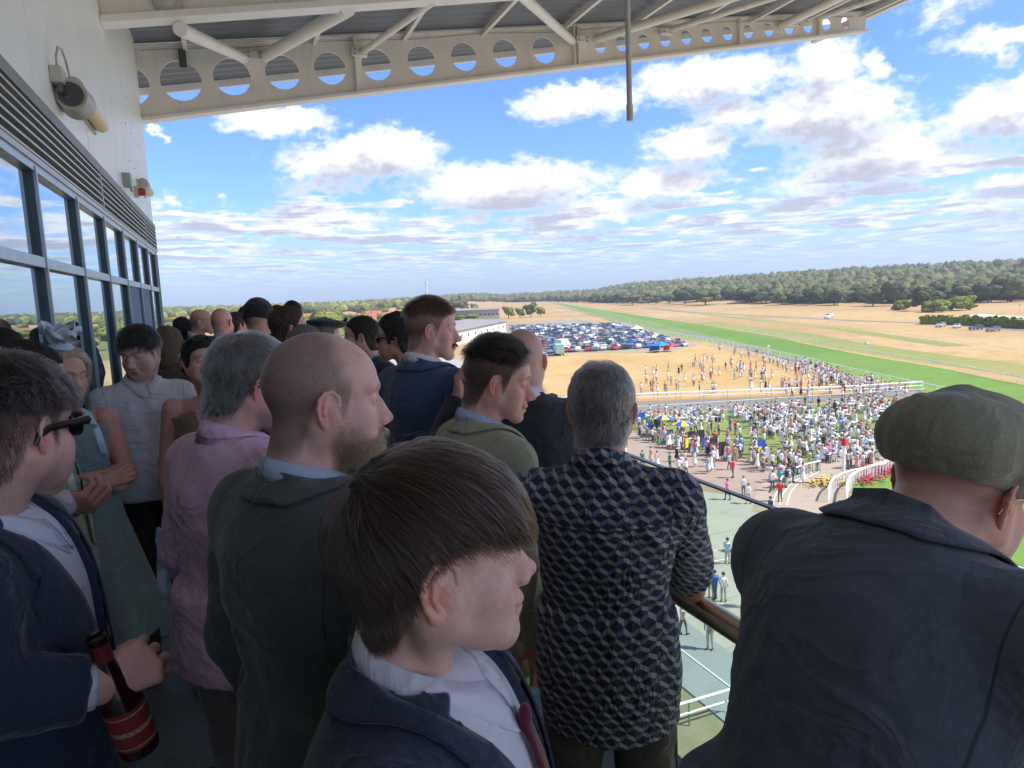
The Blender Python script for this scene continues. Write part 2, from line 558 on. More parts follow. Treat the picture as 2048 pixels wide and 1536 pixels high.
def relax(V, Q, it=1, lam=0.5):
    n = len(V)
    for _ in range(it):
        acc = np.zeros((n, 3)); c = np.zeros(n)
        for i in range(4):
            a, b = Q[:, i], Q[:, (i + 1) % 4]
            for k in range(3):
                acc[:, k] += np.bincount(a, V[b, k], n) + np.bincount(b, V[a, k], n)
            c += np.bincount(a, minlength=n) + np.bincount(b, minlength=n)
        c = np.maximum(c, 1)
        V = V + lam * (acc / c[:, None] - V)
    return V
def vnormals(V, Q):
    n = np.cross(V[Q[:, 2]] - V[Q[:, 0]], V[Q[:, 3]] - V[Q[:, 1]])
    N = np.zeros_like(V)
    for i in range(4):
        for k in range(3):
            N[:, k] += np.bincount(Q[:, i], n[:, k], len(V))
    return N / np.maximum(np.linalg.norm(N, axis=1, keepdims=True), 1e-12)
def join(parts):
    V, Q, n = [], [], 0
    for v, q in parts:
        V.append(v); Q.append(q + n); n += len(v)
    return np.concatenate(V), np.concatenate(Q)
def rotx(a): c, s = cos(a), sin(a); return np.array([[1, 0, 0], [0, c, -s], [0, s, c]])
def roty(a): c, s = cos(a), sin(a); return np.array([[c, 0, s], [0, 1, 0], [-s, 0, c]])
def rotz(a): c, s = cos(a), sin(a); return np.array([[c, -s, 0], [s, c, 0], [0, 0, 1]])
def sst(x, a, b):
    t = np.clip((x - a) / (b - a), 0, 1); return t * t * (3 - 2 * t)
# ------------------------------------------------------------------ materials
MATS = {}
def new_mat(name):
    m = bpy.data.materials.new(name); m.use_nodes = True
    t = NT(m.node_tree); t.n.clear()
    out = t.node('ShaderNodeOutputMaterial'); b = t.node('ShaderNodeBsdfPrincipled')
    t.l.new(b.outputs[0], out.inputs[0])
    return m, t, b, out
def setb(t, b, **kw):
    nm = dict(color='Base Color', rough='Roughness', metal='Metallic', normal='Normal', alpha='Alpha', spec='Specular IOR Level',
              sheen='Sheen Weight', coat='Coat Weight', trans='Transmission Weight', ior='IOR', sss='Subsurface Weight', sheenr='Sheen Roughness', aniso='Anisotropic')
    for k, v in kw.items():
        s = b.inputs[nm[k]]
        if isinstance(v, bpy.types.NodeSocket): t.l.new(v, s)
        elif k == 'color': s.default_value = (tuple(v) + (1,))[:4]
        else: s.default_value = v
def bump(t, h, strength=0.3, dist=0.01):
    n = t.node('ShaderNodeBump', {'Strength': strength, 'Distance': dist, 'Height': h}); return n.outputs[0]

def paint(name, col, rough=0.45, metal=0.0, var=0.12, scale=3.0, bmp=0.0, spec=0.5, dirt=0.0, dirtc=(0.2, 0.18, 0.15)):
    if name in MATS: return MATS[name]
    m, t, b, o = new_mat(name)
    oc = t.node('ShaderNodeTexCoord').outputs['Object']
    n = t.noise(oc, scale, 5, 0.6)
    c0 = tuple(c * (1 - var) for c in col); c1 = tuple(min(1, c * (1 + var)) for c in col)
    c = t.ramp(n, [(0.3, c0), (0.7, c1)])
    if dirt:
        d = t.noise(t.v('MULTIPLY', oc, (1, 1, 0.25)), scale * 2.3, 6, 0.7)
        c = t.mix(t.m('MULTIPLY', t.smooth(d, 0.52, 0.75), dirt), c, dirtc)
    r = t.m('MULTIPLY_ADD', t.noise(oc, scale * 4, 3), 0.25, rough - 0.12)
    setb(t, b, color=c, rough=r, metal=metal, spec=spec)
    if bmp:
        setb(t, b, normal=bump(t, t.noise(oc, scale * 20, 3), bmp, 0.004))
    MATS[name] = m; return m

def fabric(name, col, var=0.15, weave=900, rough=0.9, sheen=0.25, kind='plain', col2=None, bstr=0.25, fold=True, seam=True):
    """woven cloth in object space (metres)"""
    if name in MATS: return MATS[name]
    m, t, b, o = new_mat(name)
    oc = t.node('ShaderNodeTexCoord').outputs['Object']
    n = t.noise(oc, 6, 4, 0.6)
    f = t.noise(t.v('MULTIPLY', oc, (1, 1, 0.4)), 420, 2, 0.7)
    c = t.mix(n, tuple(x * (1 - var) for x in col), tuple(x * (1 + var) for x in col))
    fleck = 0.55 if kind in ('tweed', 'herring') else 0.15
    c = t.mix(t.m('MULTIPLY', t.smooth(f, 0.5, 0.72), fleck), c, tuple(min(1, x * 2.2 + 0.02) for x in col) if col2 is None else col2)
    x, y, z = t.sep(oc)
    if kind == 'stripe':            # fine stripes running down the cloth
        ang = t.m('MULTIPLY', t.m('ADD', x, t.m('MULTIPLY', y, 0.9)), 2 * pi / 0.0062)
        s = t.smooth(t.m('SINE', ang), 0.1, 0.5)
        c = t.mix(t.m('MULTIPLY', s, 0.6), c, col2)
    if kind == 'herring':
        k = 0.011
        zig = t.m('MULTIPLY', t.m('PINGPONG', t.m('ADD', x, y), k), 1.0)
        s = t.m('SINE', t.m('MULTIPLY', t.m('ADD', t.m('ADD', z, t.m('MULTIPLY', y, 0.6)), zig), 2 * pi / 0.0042))
        c = t.mix(t.m('MULTIPLY', t.smooth(s, -0.2, 0.8), 0.5), c, col2)
    if kind == 'pin':
        s = t.m('SINE', t.m('MULTIPLY', t.m('ADD', x, y), 2 * pi / 0.02))
        c = t.mix(t.m('MULTIPLY', t.smooth(s, 0.93, 0.99), 0.5), c, tuple(min(1, q * 0.4) for q in col))
    sm_ = None
    if seam and fold:            # centre back seam and the armhole seams
        ax_ = t.m('ABSOLUTE', x)
        back = t.m('LESS_THAN', y, -0.03)
        wob = t.m('MULTIPLY', t.m('SUBTRACT', n, .5), .004)
        s1 = t.m('MULTIPLY', t.m('SUBTRACT', 1.0, t.smooth(t.m('ABSOLUTE', t.m('ADD', x, wob)), 0.0006, 0.0020)), back)
        arc = t.m('MULTIPLY_ADD', t.m('SUBTRACT', 1.42, z), -.10, .172)
        s2 = t.m('SUBTRACT', 1.0, t.smooth(t.m('ABSOLUTE', t.m('SUBTRACT', ax_, arc)), 0.0008, 0.0024))
        s2 = t.m('MULTIPLY', s2, t.m('GREATER_THAN', z, 1.22))
        sm_ = t.m('MAXIMUM', s1, s2)
        c = t.mix(t.m('MULTIPLY', sm_, .6), c, tuple(v * .25 for v in col))
    setb(t, b, color=c, rough=rough, sheen=sheen, sheenr=0.5, spec=0.2)
    h = t.m('ADD', t.m('MULTIPLY', f, 0.35), t.m('MULTIPLY', t.noise(oc, weave * 0.35, 2, 0.8), 0.5))
    if sm_ is not None: h = t.m('SUBTRACT', h, t.m('MULTIPLY', sm_, 1.6))
    nb = bump(t, h, bstr, 0.0012)
    if fold:
        fa = t.noise(t.v('MULTIPLY', oc, (1.0, 1.0, 0.6)), 9, 4, 0.55, dist=0.6)
        rd = t.m('SUBTRACT', 1.0, t.m('ABSOLUTE', t.m('MULTIPLY_ADD', t.noise(t.v('MULTIPLY', oc, (1.0, 1.0, 1.5)), 5.5, 3, 0.5, dist=1.2), 2.0, -1.0)))
        fn = t.m('ADD', fa, t.m('MULTIPLY', t.m('POWER', rd, 6.0), .26))
        n2 = t.node('ShaderNodeBump', {'Strength': 0.65, 'Distance': 0.022, 'Height': fn, 'Normal': nb})
        nb = n2.outputs[0]
    setb(t, b, normal=nb)
    MATS[name] = m; return m

def skin_mat(name='skin'):
    if name in MATS: return MATS[name]
    m, t, b, o = new_mat(name)
    oc = t.node('ShaderNodeTexCoord').outputs['Object']
    a = t.node('ShaderNodeAttribute', attribute_name='Col')
    n1 = t.noise(oc, 45, 5, 0.65); n2 = t.noise(oc, 420, 3, 0.7)
    c = t.mix(t.m('MULTIPLY', t.smooth(n1, 0.4, 0.75), 0.34), a.outputs['Color'], (0.50, 0.21, 0.17))
    n3 = t.noise(oc, 14, 4, 0.6)
    c = t.mix(t.m('MULTIPLY', t.smooth(n3, 0.45, 0.7), 0.22), c, (0.60, 0.30, 0.26))
    c = t.mix(t.m('MULTIPLY', t.smooth(n2, 0.55, 0.8), 0.22), c, (0.22, 0.10, 0.07))
    # the alpha of the attribute holds stubble or cropped hair
    al = a.outputs['Alpha']
    hs = t.node('ShaderNodeAttribute', attribute_name='Hair')
    sn = t.noise(t.v('MULTIPLY', oc, (1, 1, 0.55)), 900, 2, 0.9)
    sm = t.m('MULTIPLY', hs.outputs['Fac'], t.m('MULTIPLY_ADD', t.smooth(sn, 0.35, 0.62), 0.5, 0.55), clamp=True)
    hc = t.node('ShaderNodeAttribute', attribute_name='HairCol').outputs['Color']
    c = t.mix(sm, c, hc)
    c = t.mix(t.m('MULTIPLY', t.smooth(t.noise(oc, 160, 1, 0.4), 0.77, 0.80), 0.5), c, (0.16, 0.07, 0.045))
    setb(t, b, color=c, rough=t.m('MULTIPLY_ADD', n1, 0.25, 0.33), sss=0.10, spec=0.42)
    b.inputs['Subsurface Radius'].default_value = (1.0, 0.35, 0.2)
    b.inputs['Subsurface Scale'].default_value = 0.006
    h = t.m('ADD', t.noise(oc, 900, 3, 0.7), t.m('MULTIPLY', t.noise(oc, 220, 3, 0.6), 1.2))
    setb(t, b, normal=bump(t, h, 0.22, 0.0009))
    MATS[name] = m; return m

def hair_mat(name, col, rough=0.35):
    if name in MATS: return MATS[name]
    m, t, b, o = new_mat(name)
    t.n.remove(b)
    hi = t.node('ShaderNodeHairInfo').outputs['Random']
    hc_ = t.mix(t.m('POWER', hi, 2.2), tuple(v * .7 for v in col), tuple(min(.8, v * 2.6) for v in col))
    h = t.node('ShaderNodeBsdfHairPrincipled', {'Roughness': 0.26, 'Radial Roughness': 0.5, 'Random Roughness': 0.2, 'IOR': 1.42}, parametrization='COLOR')
    t.l.new(hc_, h.inputs['Color'])
    t.l.new(h.outputs[0], o.inputs[0])
    MATS[name] = m; return m
def hairy_solid(name, col, scale=300):
    """solid cap of hair under the strands"""
    if name in MATS: return MATS[name]
    m, t, b, o = new_mat(name)
    oc = t.node('ShaderNodeTexCoord').outputs['Object']
    n = t.noise(t.v('MULTIPLY', oc, (1, 0.5, 0.35)), scale, 4, 0.7)
    big = t.noise(oc, 35, 3, 0.6)
    c = t.mix(n, tuple(x * 0.55 for x in col), tuple(min(1, x * 1.5) for x in col))
    c = t.mix(t.m('MULTIPLY', big, 0.5), c, tuple(x * 0.5 for x in col))
    setb(t, b, color=c, rough=0.65, spec=0.35, normal=bump(t, n, 0.7, 0.004))
    MATS[name] = m; return m
def glass_mat(name, tint=(0.75, 0.92, 0.85), rough=0.0, mixf=0.12):
    """thin sheet of glass: see-through with a tint and a Fresnel reflection"""
    if name in MATS: return MATS[name]
    m, t, b, o = new_mat(name); t.n.remove(b)
    fr0 = t.node('ShaderNodeFresnel', {'IOR': 1.45})
    bf = t.node('ShaderNodeNewGeometry').outputs['Backfacing']
    class _o: pass
    fr = _o(); fr.outputs = [t.m('MULTIPLY', fr0.outputs[0], t.m('SUBTRACT', 1.0, bf))]
    mixf = t.m('MULTIPLY', t.m('SUBTRACT', 1.0, bf), mixf)
    tr = t.node('ShaderNodeBsdfTransparent', {'Color': tuple(tint) + (1,)})
    gl = t.node('ShaderNodeBsdfGlossy', {'Roughness': rough, 'Color': (1, 1, 1, 1)})
    mx = t.node('ShaderNodeMixShader', {0: t.m('ADD', fr.outputs[0], mixf, clamp=True)})
    t.l.new(tr.outputs[0], mx.inputs[1]); t.l.new(gl.outputs[0], mx.inputs[2]); t.l.new(mx.outputs[0], o.inputs[0])
    MATS[name] = m; return m
# ------------------------------------------------------------------ people
SKIN = np.array([0.74, 0.49, 0.415])
EYE_WHITE = None

def head_volume(h, base, p):
    """head in its own frame: faces +Y, z up, origin at eye level; base = where the neck enters the body"""
    base = np.array(base, float)
    lo = np.minimum((-0.115, -0.155, -0.15), base - 0.075); hi = np.maximum((0.115, 0.150, 0.150), base + 0.075)
    v = Vol(lo, hi, h)
    fat = p.get('fat', 0.0); nose = p.get('nose', 0.0); jaw = p.get('jaw', 0.0); fem = p.get('fem', 0.0)
    v.D[:] = 0.2
    big = 0.3
    v.ell((0, -.012, .030), (.0745, .093, .085), m=big)
    v.ell((0, .030, .030), (.060, .058, .058), .02)
    v.ell((0, .033, -.035), (.056 + fat * .5, .054, .065), .02)
    for s in (-1, 1):
        v.cap((s * (.054 + fat + jaw), .004, -.052), (s * (.020 + jaw * .6), .070, -.100), .0165, .0150, .034)
        v.cap((s * .056, .000, -.020), (s * (.054 + fat + jaw), .004, -.055), .016, .016, .03)
        v.ell((s * .046, .052, -.030), (.019, .021, .017), .026)
        v.ell((s * .040, .050, -.062), (.020 + fat, .022 + fat, .028), .03)
        v.cap((s * .010, .0835, .020), (s * .044, .068, .024), .0085 - fem * .003, .0075, .016)
    v.ell((0, .0765, -.101), (.021 + jaw, .0175, .0155), .020)
    v.ell((0, .068, -.066), (.030, .029, .028), .022)
    for s in (-1, 1):
        v.ell((s * .031, .0935, .002), (.0185, .0155, .0120), .016, 's')
    for s in (-1, 1):
        v.ell((s * .0315, .0700, .0015), (.0165, .0135, .0122), .004)
        if p.get('eyes', 'open') == 'open':
            v.ell((s * .0318, .0855, -.0002), (.0128, .0085, .0040), .0015, 's')
        else:
            v.cap((s * .0185, .0825, -.0035), (s * .0455, .0725, -.0035), .0012, .0012, .0030, 's')
    # nose
    n = nose
    v.cap((0, .0800, .006), (0, .1035 + n, -.030), .0072, .0088, .010)
    v.cap((0, .090, -.012), (0, .0995 + n * .6, -.037), .0105, .0115, .012)
    v.ell((0, .1095 + n, -.0365 + p.get('tip', 0)), (.0095, .0095, .0085), .007)
    for s in (-1, 1):
        v.ell((s * .0120, .0985 + n * .4, -.0415), (.0068, .0095, .0070), .006)
        v.ell((s * .0062, .1030 + n * .5, -.0500), (.0038, .0055, .0040), .002, 's')
        # fold from the nose to the mouth corner
        v.cap((s * .019, .092, -.044), (s * .031, .078, -.072), .0016, .0016, .010, 's')
    v.cap((0, .103, -.052), (0, .1035, -.060), .0018, .0018, .006, 's')
    # mouth
    mo = p.get('mouth', 0.0)
    v.ell((0, .0905, -.0640), (.0225, .0125, .0060), .005)
    v.ell((0, .0885, -.0755 - mo), (.0195, .0125, .0068), .005)
    v.ell((0, .1080, -.0695 - mo * .5), (.0245, .0220, .0011 + mo * .6), .0025, 's')
    for s in (-1, 1):
        v.ell((s * .026, .0865, -.0700), (.004, .004, .004), .006, 's')
    v.ell((0, .100, -.0865 - mo), (.016, .0075, .0045), .010, 's')
    # neck, with its two long muscles
    b0 = np.array((0, -.028, -.060)); nr = p.get('neck', .056)
    v.cap(b0, base, nr - .001, nr + .003, .024)
    ax = base - b0
    for s in (-1, 1):
        v.cap((s * .060, -.022, -.045), base + np.array((s * .016, .048, .0)), .011, .010, .022)
    v.ell((0, base[1] * .45 + .036, -.150), (.010, .012, .014), .012)
    return v

def ear_mesh(h, side, size=1.0, flare=0.45):
    v = Vol((-.022, -.034, -.042), (.022, .030, .042), h)      # x out, y forward, z up
    v.ell((0, -.004, .002), (.0042, .0150, .0265), m=.2)
    hel = [(0.001, .006, -.001), (.003, .0115, .010), (.003, .0085, .0235), (.0035, -.002, .0305), (.0045, -.0125, .0270), (.0050, -.0185, .0160), (.0050, -.0190, .002), (.0040, -.0150, -.0120), (.0025, -.0080, -.0215)]
    v.poly(hel, [.0022, .0026, .0028, .0029, .0031, .0031, .0030, .0028, .0036], .0022)
    v.ell((.001, -.0015, -.0240), (.0038, .0085, .0085), .005)
    v.poly([(.0035, -.004, .0200), (.0048, -.0105, .0100), (.0050, -.0105, -.002), (.0042, -.005, -.0125)], [.0022, .0028, .0028, .0026], .0035)
    v.ell((.0055, .0010, -.0030), (.0050, .0072, .0098), .003, 's')
    v.ell((.0055, -.0005, .0150), (.0026, .0050, .0055), .003, 's')
    v.poly([(.0045, -.0145, .020), (.0052, -.0150, .004), (.0045, -.011, -.010)], .0011, .0025, 's')
    v.ell((.0035, .0105, -.0055), (.0034, .0036, .0058), .003)
    V, Q = v.mesh(); V = relax(V, Q, 1, 0.4)
    V = V * size * np.array((1, 1.2, 1.0))
    # flare the back edge outwards, tilt back
    R = rotz(flare) @ rotx(radians(-8))
    V = V @ R.T
    V = V + np.array((.0725, -.004, -.012))
    if side < 0:
        V = V * np.array((-1, 1, 1)); Q = Q[:, ::-1]
    return V, Q

HL_Y = [-.12, -.075, -.050, -.038, -.022, .004, .010, .018, .026, .034, .050, .068, .095]
HL_Z = [-.085, -.088, -.075, -.045, .008, .020, -.005, -.030, -.012, .026, .048, .062, .074]
def scalp_mask(V, soft=.008, drop=0.0, recede=0.0):
    y, z = V[:, 1], V[:, 2]
    zl = np.interp(y + 0.0, HL_Y, HL_Z) + drop
    if recede:
        zl = zl + recede * sst(y, -0.06, 0.06) * 1.0
    return sst(z - zl, -soft, soft) * sst(z, -.13, -.09)

def head_colors(V, p):
    x, y, z = V[:, 0], V[:, 1], V[:, 2]
    base = SKIN * np.array(p.get('tone', (1, 1, 1)))
    C = np.repeat(base[None], len(V), 0)
    def blob(c, r, col, a):
        d = np.sqrt(((V - np.array(c)) ** 2 / np.array(r) ** 2).sum(1))
        w = (1 - sst(d, 0.2, 1.0))[:, None] * a
        return C * (1 - w) + np.array(col) * w
    red = base * np.array((1.02, .62, .58))
    for s in (-1, 1):
        C = blob((s * .045, .06, -.035), (.03, .03, .028), red, .55)
        C = blob((s * .08, -.015, -.018), (.02, .035, .045), base * np.array((1.06, .70, .62)), .75)
        C = blob((s * .031, .085, -.008), (.018, .015, .009), base * np.array((.72, .60, .62)), .5)
    C = blob((0, .112, -.038), (.016, .016, .016), red, .7)
    lip = base * np.array(p.get('lip', (.90, .46, .46)))
    C = blob((0, .098, -.0645), (.026, .02, .0085), lip, .95)
    C = blob((0, .096, -.0760), (.023, .02, .0100), lip, .95)
    C = blob((0, .092, -.0700), (.027, .03, .0030), base * .18, .8)
    # brows
    bc = np.array(p.get('brow', (.06, .035, .02)))
    for s in (-1, 1):
        dd = np.abs(z - (.0215 + .004 * np.sin((s * x - .012) / .035 * pi)))
        w = (1 - sst(dd, .001, .0048)) * sst(s * x, .006, .014) * (1 - sst(s * x, .044, .054)) * sst(y, .045, .06) * p.get('brow_a', .8)
        C = C * (1 - w[:, None]) + bc * w[:, None]
    return C

def beard_mask(V, p):
    x, y, z = np.abs(V[:, 0]), V[:, 1], V[:, 2]
    m = sst(-z, .052, .070) * sst(y, .0, .02) * (1 - sst(-z, .112, .135))
    side = (.45 + .55 * sst(-z, .02, .07)) * (.75 + .25 * vnoise(V * 120, 8)) * sst(-z, .008, .045) * sst(y, -.008, .010) * (1 - sst(y - (-z - .03) * .9, .018, .048))
    mou = sst(-z, .049, .054) * (1 - sst(-z, .062, .067)) * (1 - sst(x, .026, .032)) * sst(y, .07, .08)
    lips = np.exp(-((z + .0695) / .0085) ** 2) * (1 - sst(x, .018, .026)) * sst(y, .08, .085)
    return np.clip(np.maximum(np.maximum(m, side), mou) - lips, 0, 1)

def strands(vol, V, Q, mask, n, length, off, comb, seed=0, pts=9, droop=0.25, jit=0.12, free=True, radius=.00022, start=.002, clump=0.0, curl=0.0, trim=None, locks=0, lockf=.8, avoid=None):
    """curves grown from the mesh, combed over the distance field of the head"""
    rng = np.random.default_rng(seed)
    c = V[Q].mean(1); N = vnormals(V, Q)
    area = np.linalg.norm(np.cross(V[Q[:, 2]] - V[Q[:, 0]], V[Q[:, 3]] - V[Q[:, 1]]), axis=1)
    w = area * mask[Q].mean(1); w = np.maximum(w, 0); w /= w.sum()
    pick = rng.choice(len(Q), n, p=w)
    a, b = rng.random((2, n, 1))
    q = V[Q[pick]]
    P = (q[:, 0] * (1 - a) + q[:, 1] * a) * (1 - b) + (q[:, 3] * (1 - a) + q[:, 2] * a) * b
    nr = N[Q[pick]].mean(1); nr /= np.linalg.norm(nr, axis=1, keepdims=True)
    L = length(P) if callable(length) else np.full(n, length)
    L = L * rng.uniform(.75, 1.1, n)
    H = off(P) if callable(off) else np.full(n, off)
    H = start + H * rng.random(n) ** .6
    out = np.zeros((n, pts, 3)); out[:, 0] = P
    jd = rng.normal(0, jit, (n, 3))
    if clump:
        ck = np.floor(P / .012) * 1.0
        cj = np.stack([vnoise(ck * 7.1 + 3.3, 50 + k) for k in range(3)], 1)
        jd = jd + cj * clump
    step = L / (pts - 1)
    vel = None
    for k in range(1, pts):
        t = k / (pts - 1)
        g = vol.grad(P)
        d = comb(P) + jd
        d = d + np.array((0, 0, -1.0)) * droop * t
        d = d - g * (d * g).sum(1)[:, None] * (0.95 if not free else 0.85)
        d /= np.maximum(np.linalg.norm(d, axis=1, keepdims=True), 1e-6)
        if k == 1: d = d * .55 + g * .8
        if vel is not None: d = d * .65 + vel * .5
        d /= np.maximum(np.linalg.norm(d, axis=1, keepdims=True), 1e-6)
        if curl:
            d = d + curl * np.stack([np.sin(k * 1.9 + jd[:, 0] * 40), np.cos(k * 1.7 + jd[:, 1] * 40), np.sin(k * 2.3 + jd[:, 2] * 40)], 1)
        vel = d
        P = P + d * step[:, None]
        D = vol.sample(P); tgt = H * min(1, t * 2.2)
        g = vol.grad(P)
        push = np.where(D < tgt, tgt - D, 0.0)
        pull = np.where((D > tgt) & (D < .05), (tgt - D) * .35, 0.0) if free else (tgt - D) * (D > tgt)
        P = P + g * (push + pull)[:, None]
        out[:, k] = P
    if locks:
        gi = rng.choice(n, locks, replace=False)
        near = np.empty(n, int); rt = out[:, 0]
        for c0_ in range(0, n, 4000):
            d2 = ((rt[c0_:c0_ + 4000, None, :] - rt[None, gi, :]) ** 2).sum(2); near[c0_:c0_ + 4000] = d2.argmin(1)
        gsel = gi[near]; lf = lockf * rng.uniform(.45, 1.0, n)
        for k in range(1, pts):
            t = k / (pts - 1); w = (lf * t ** .8)[:, None]
            out[:, k] = out[:, k] * (1 - w) + (out[gsel, k] + (rt - rt[gsel]) * .35) * w
    if avoid is not None:
        keep = ~np.any([avoid(out[:, k]) for k in range(1, pts)], axis=0)
        out = out[keep]; n = len(out)
    if trim is not None:
        jt = rng.normal(0, .008, n)
        dead = np.zeros(n, bool)
        for k in range(2, pts):
            q = out[:, k]; low = q[:, 2] + jt < trim(q)
            dead |= low
            out[dead, k] = out[dead, k - 1] + (out[dead, k] - out[dead, k - 1]) * .04
    rad = np.linspace(1, .35, pts)[None] * radius * rng.uniform(.7, 1.25, (n, 1))
    return out, rad

def curves_obj(name, S, mat, parent):
    """S list of (points n,k,3 ; radius n,k)"""
    cu = bpy.data.hair_curves.new(name)
    sizes = []; P = []; R = []
    for p, r in S:
        sizes += [p.shape[1]] * p.shape[0]; P.append(p.reshape(-1, 3)); R.append(r.reshape(-1))
    cu.add_curves(sizes)
    cu.points.foreach_set('position', np.concatenate(P).astype(np.float32).ravel())
    ra = cu.attributes.get('radius') or cu.attributes.new('radius', 'FLOAT', 'POINT')
    ra.data.foreach_set('value', np.concatenate(R).astype(np.float32))
    cu.materials.append(mat)
    return link(name, cu, parent)

def hand_mesh(h, curl=(.3, .3, .3, .3), thumb=0.6, spread=.06, side=1, grip=0.0):
    """right hand: wrist at origin, fingers along +Z, palm faces +Y, thumb towards +X (side flips x)"""
    v = Vol((-.06, -.05, -.05), (.085, .12, .20), h)
    v.D[:] = .2
    v.cap((0, 0, -.05), (0, 0, .012), .0245, .0235, m=.3)
    mc = [(.030, .090), (.0105, .095), (-.010, .089), (-.029, .080)]
    fl = [(.042, .026, .022), (.046, .029, .023), (.042, .027, .022), (.034, .021, .020)]
    for i, (x, l) in enumerate(mc):
        v.cap((x * .55, .0, .008), (x, -.002, l - .002), .0145, .0112, .014)
    v.ell((.0, .006, .05), (.034, .011, .038), .012)
    v.ell((.024, .013, .034), (.014, .012, .024), .012)
    for i, (x, l) in enumerate(mc):
        c = curl[i]; a = 0.0
        P = [np.array((x, 0.0, l))]; ang = c * .9
        dx = (x / .03) * spread
        for j, s in enumerate(fl[i]):
            P.append(P[-1] + s * np.array((sin(dx), sin(ang), cos(ang)))); ang += c * (1.15 if j == 0 else .8)
        v.poly(P, [.0098, .0090, .0082, .0072] if i < 3 else [.0085, .0078, .0071, .0063], .004)
    t0 = np.array((.018, .004, .020)); a = thumb
    d1 = np.array((cos(a) * .8, .30 + grip * .4, sin(a))); d1 /= np.linalg.norm(d1)
    t1 = t0 + d1 * .042; d2 = d1 * .8 + np.array((-.1 - grip * .5, .15 + grip * .7, .5)); d2 /= np.linalg.norm(d2)
    t2 = t1 + d2 * .032; d3 = d2 + np.array((-.2 - grip * .5, .1 + grip * .3, .3)); d3 /= np.linalg.norm(d3)
    t3 = t2 + d3 * .024
    v.poly([t0, t1, t2, t3], [.0135, .0112, .0098, .0082], .010)
    V, Q = v.mesh(); V = relax(V, Q, 1, .4)
    if side < 0:
        V = V * np.array((-1, 1, 1)); Q = Q[:, ::-1]
    return V, Q

def limb_frame(d, palm):
    """columns: thumb side x, palm y, finger z"""
    z = np.array(d, float); z /= np.linalg.norm(z)
    y = np.array(palm, float); y = y - z * (y @ z); y /= np.linalg.norm(y)
    x = np.cross(y, z); return np.stack([x, y, z], 1)

def folds(V, Q, amp, freq, stretch=(1, 1, 1), seed=0, mask=None):
    N = vnormals(V, Q)
    Pn = V * np.array(stretch) * freq
    wx = np.stack([vnoise(Pn * .7 + 5.1, seed + 9), vnoise(Pn * .7 + 9.7, seed + 10), vnoise(Pn * .7 + 1.3, seed + 11)], 1)
    Pn = Pn + wx * .7
    r = 1 - np.abs(fbm(Pn, 2, seed)) * 2.2
    d = amp * (r - .4)
    if mask is not None: d = d * mask
    return V + N * d[:, None]

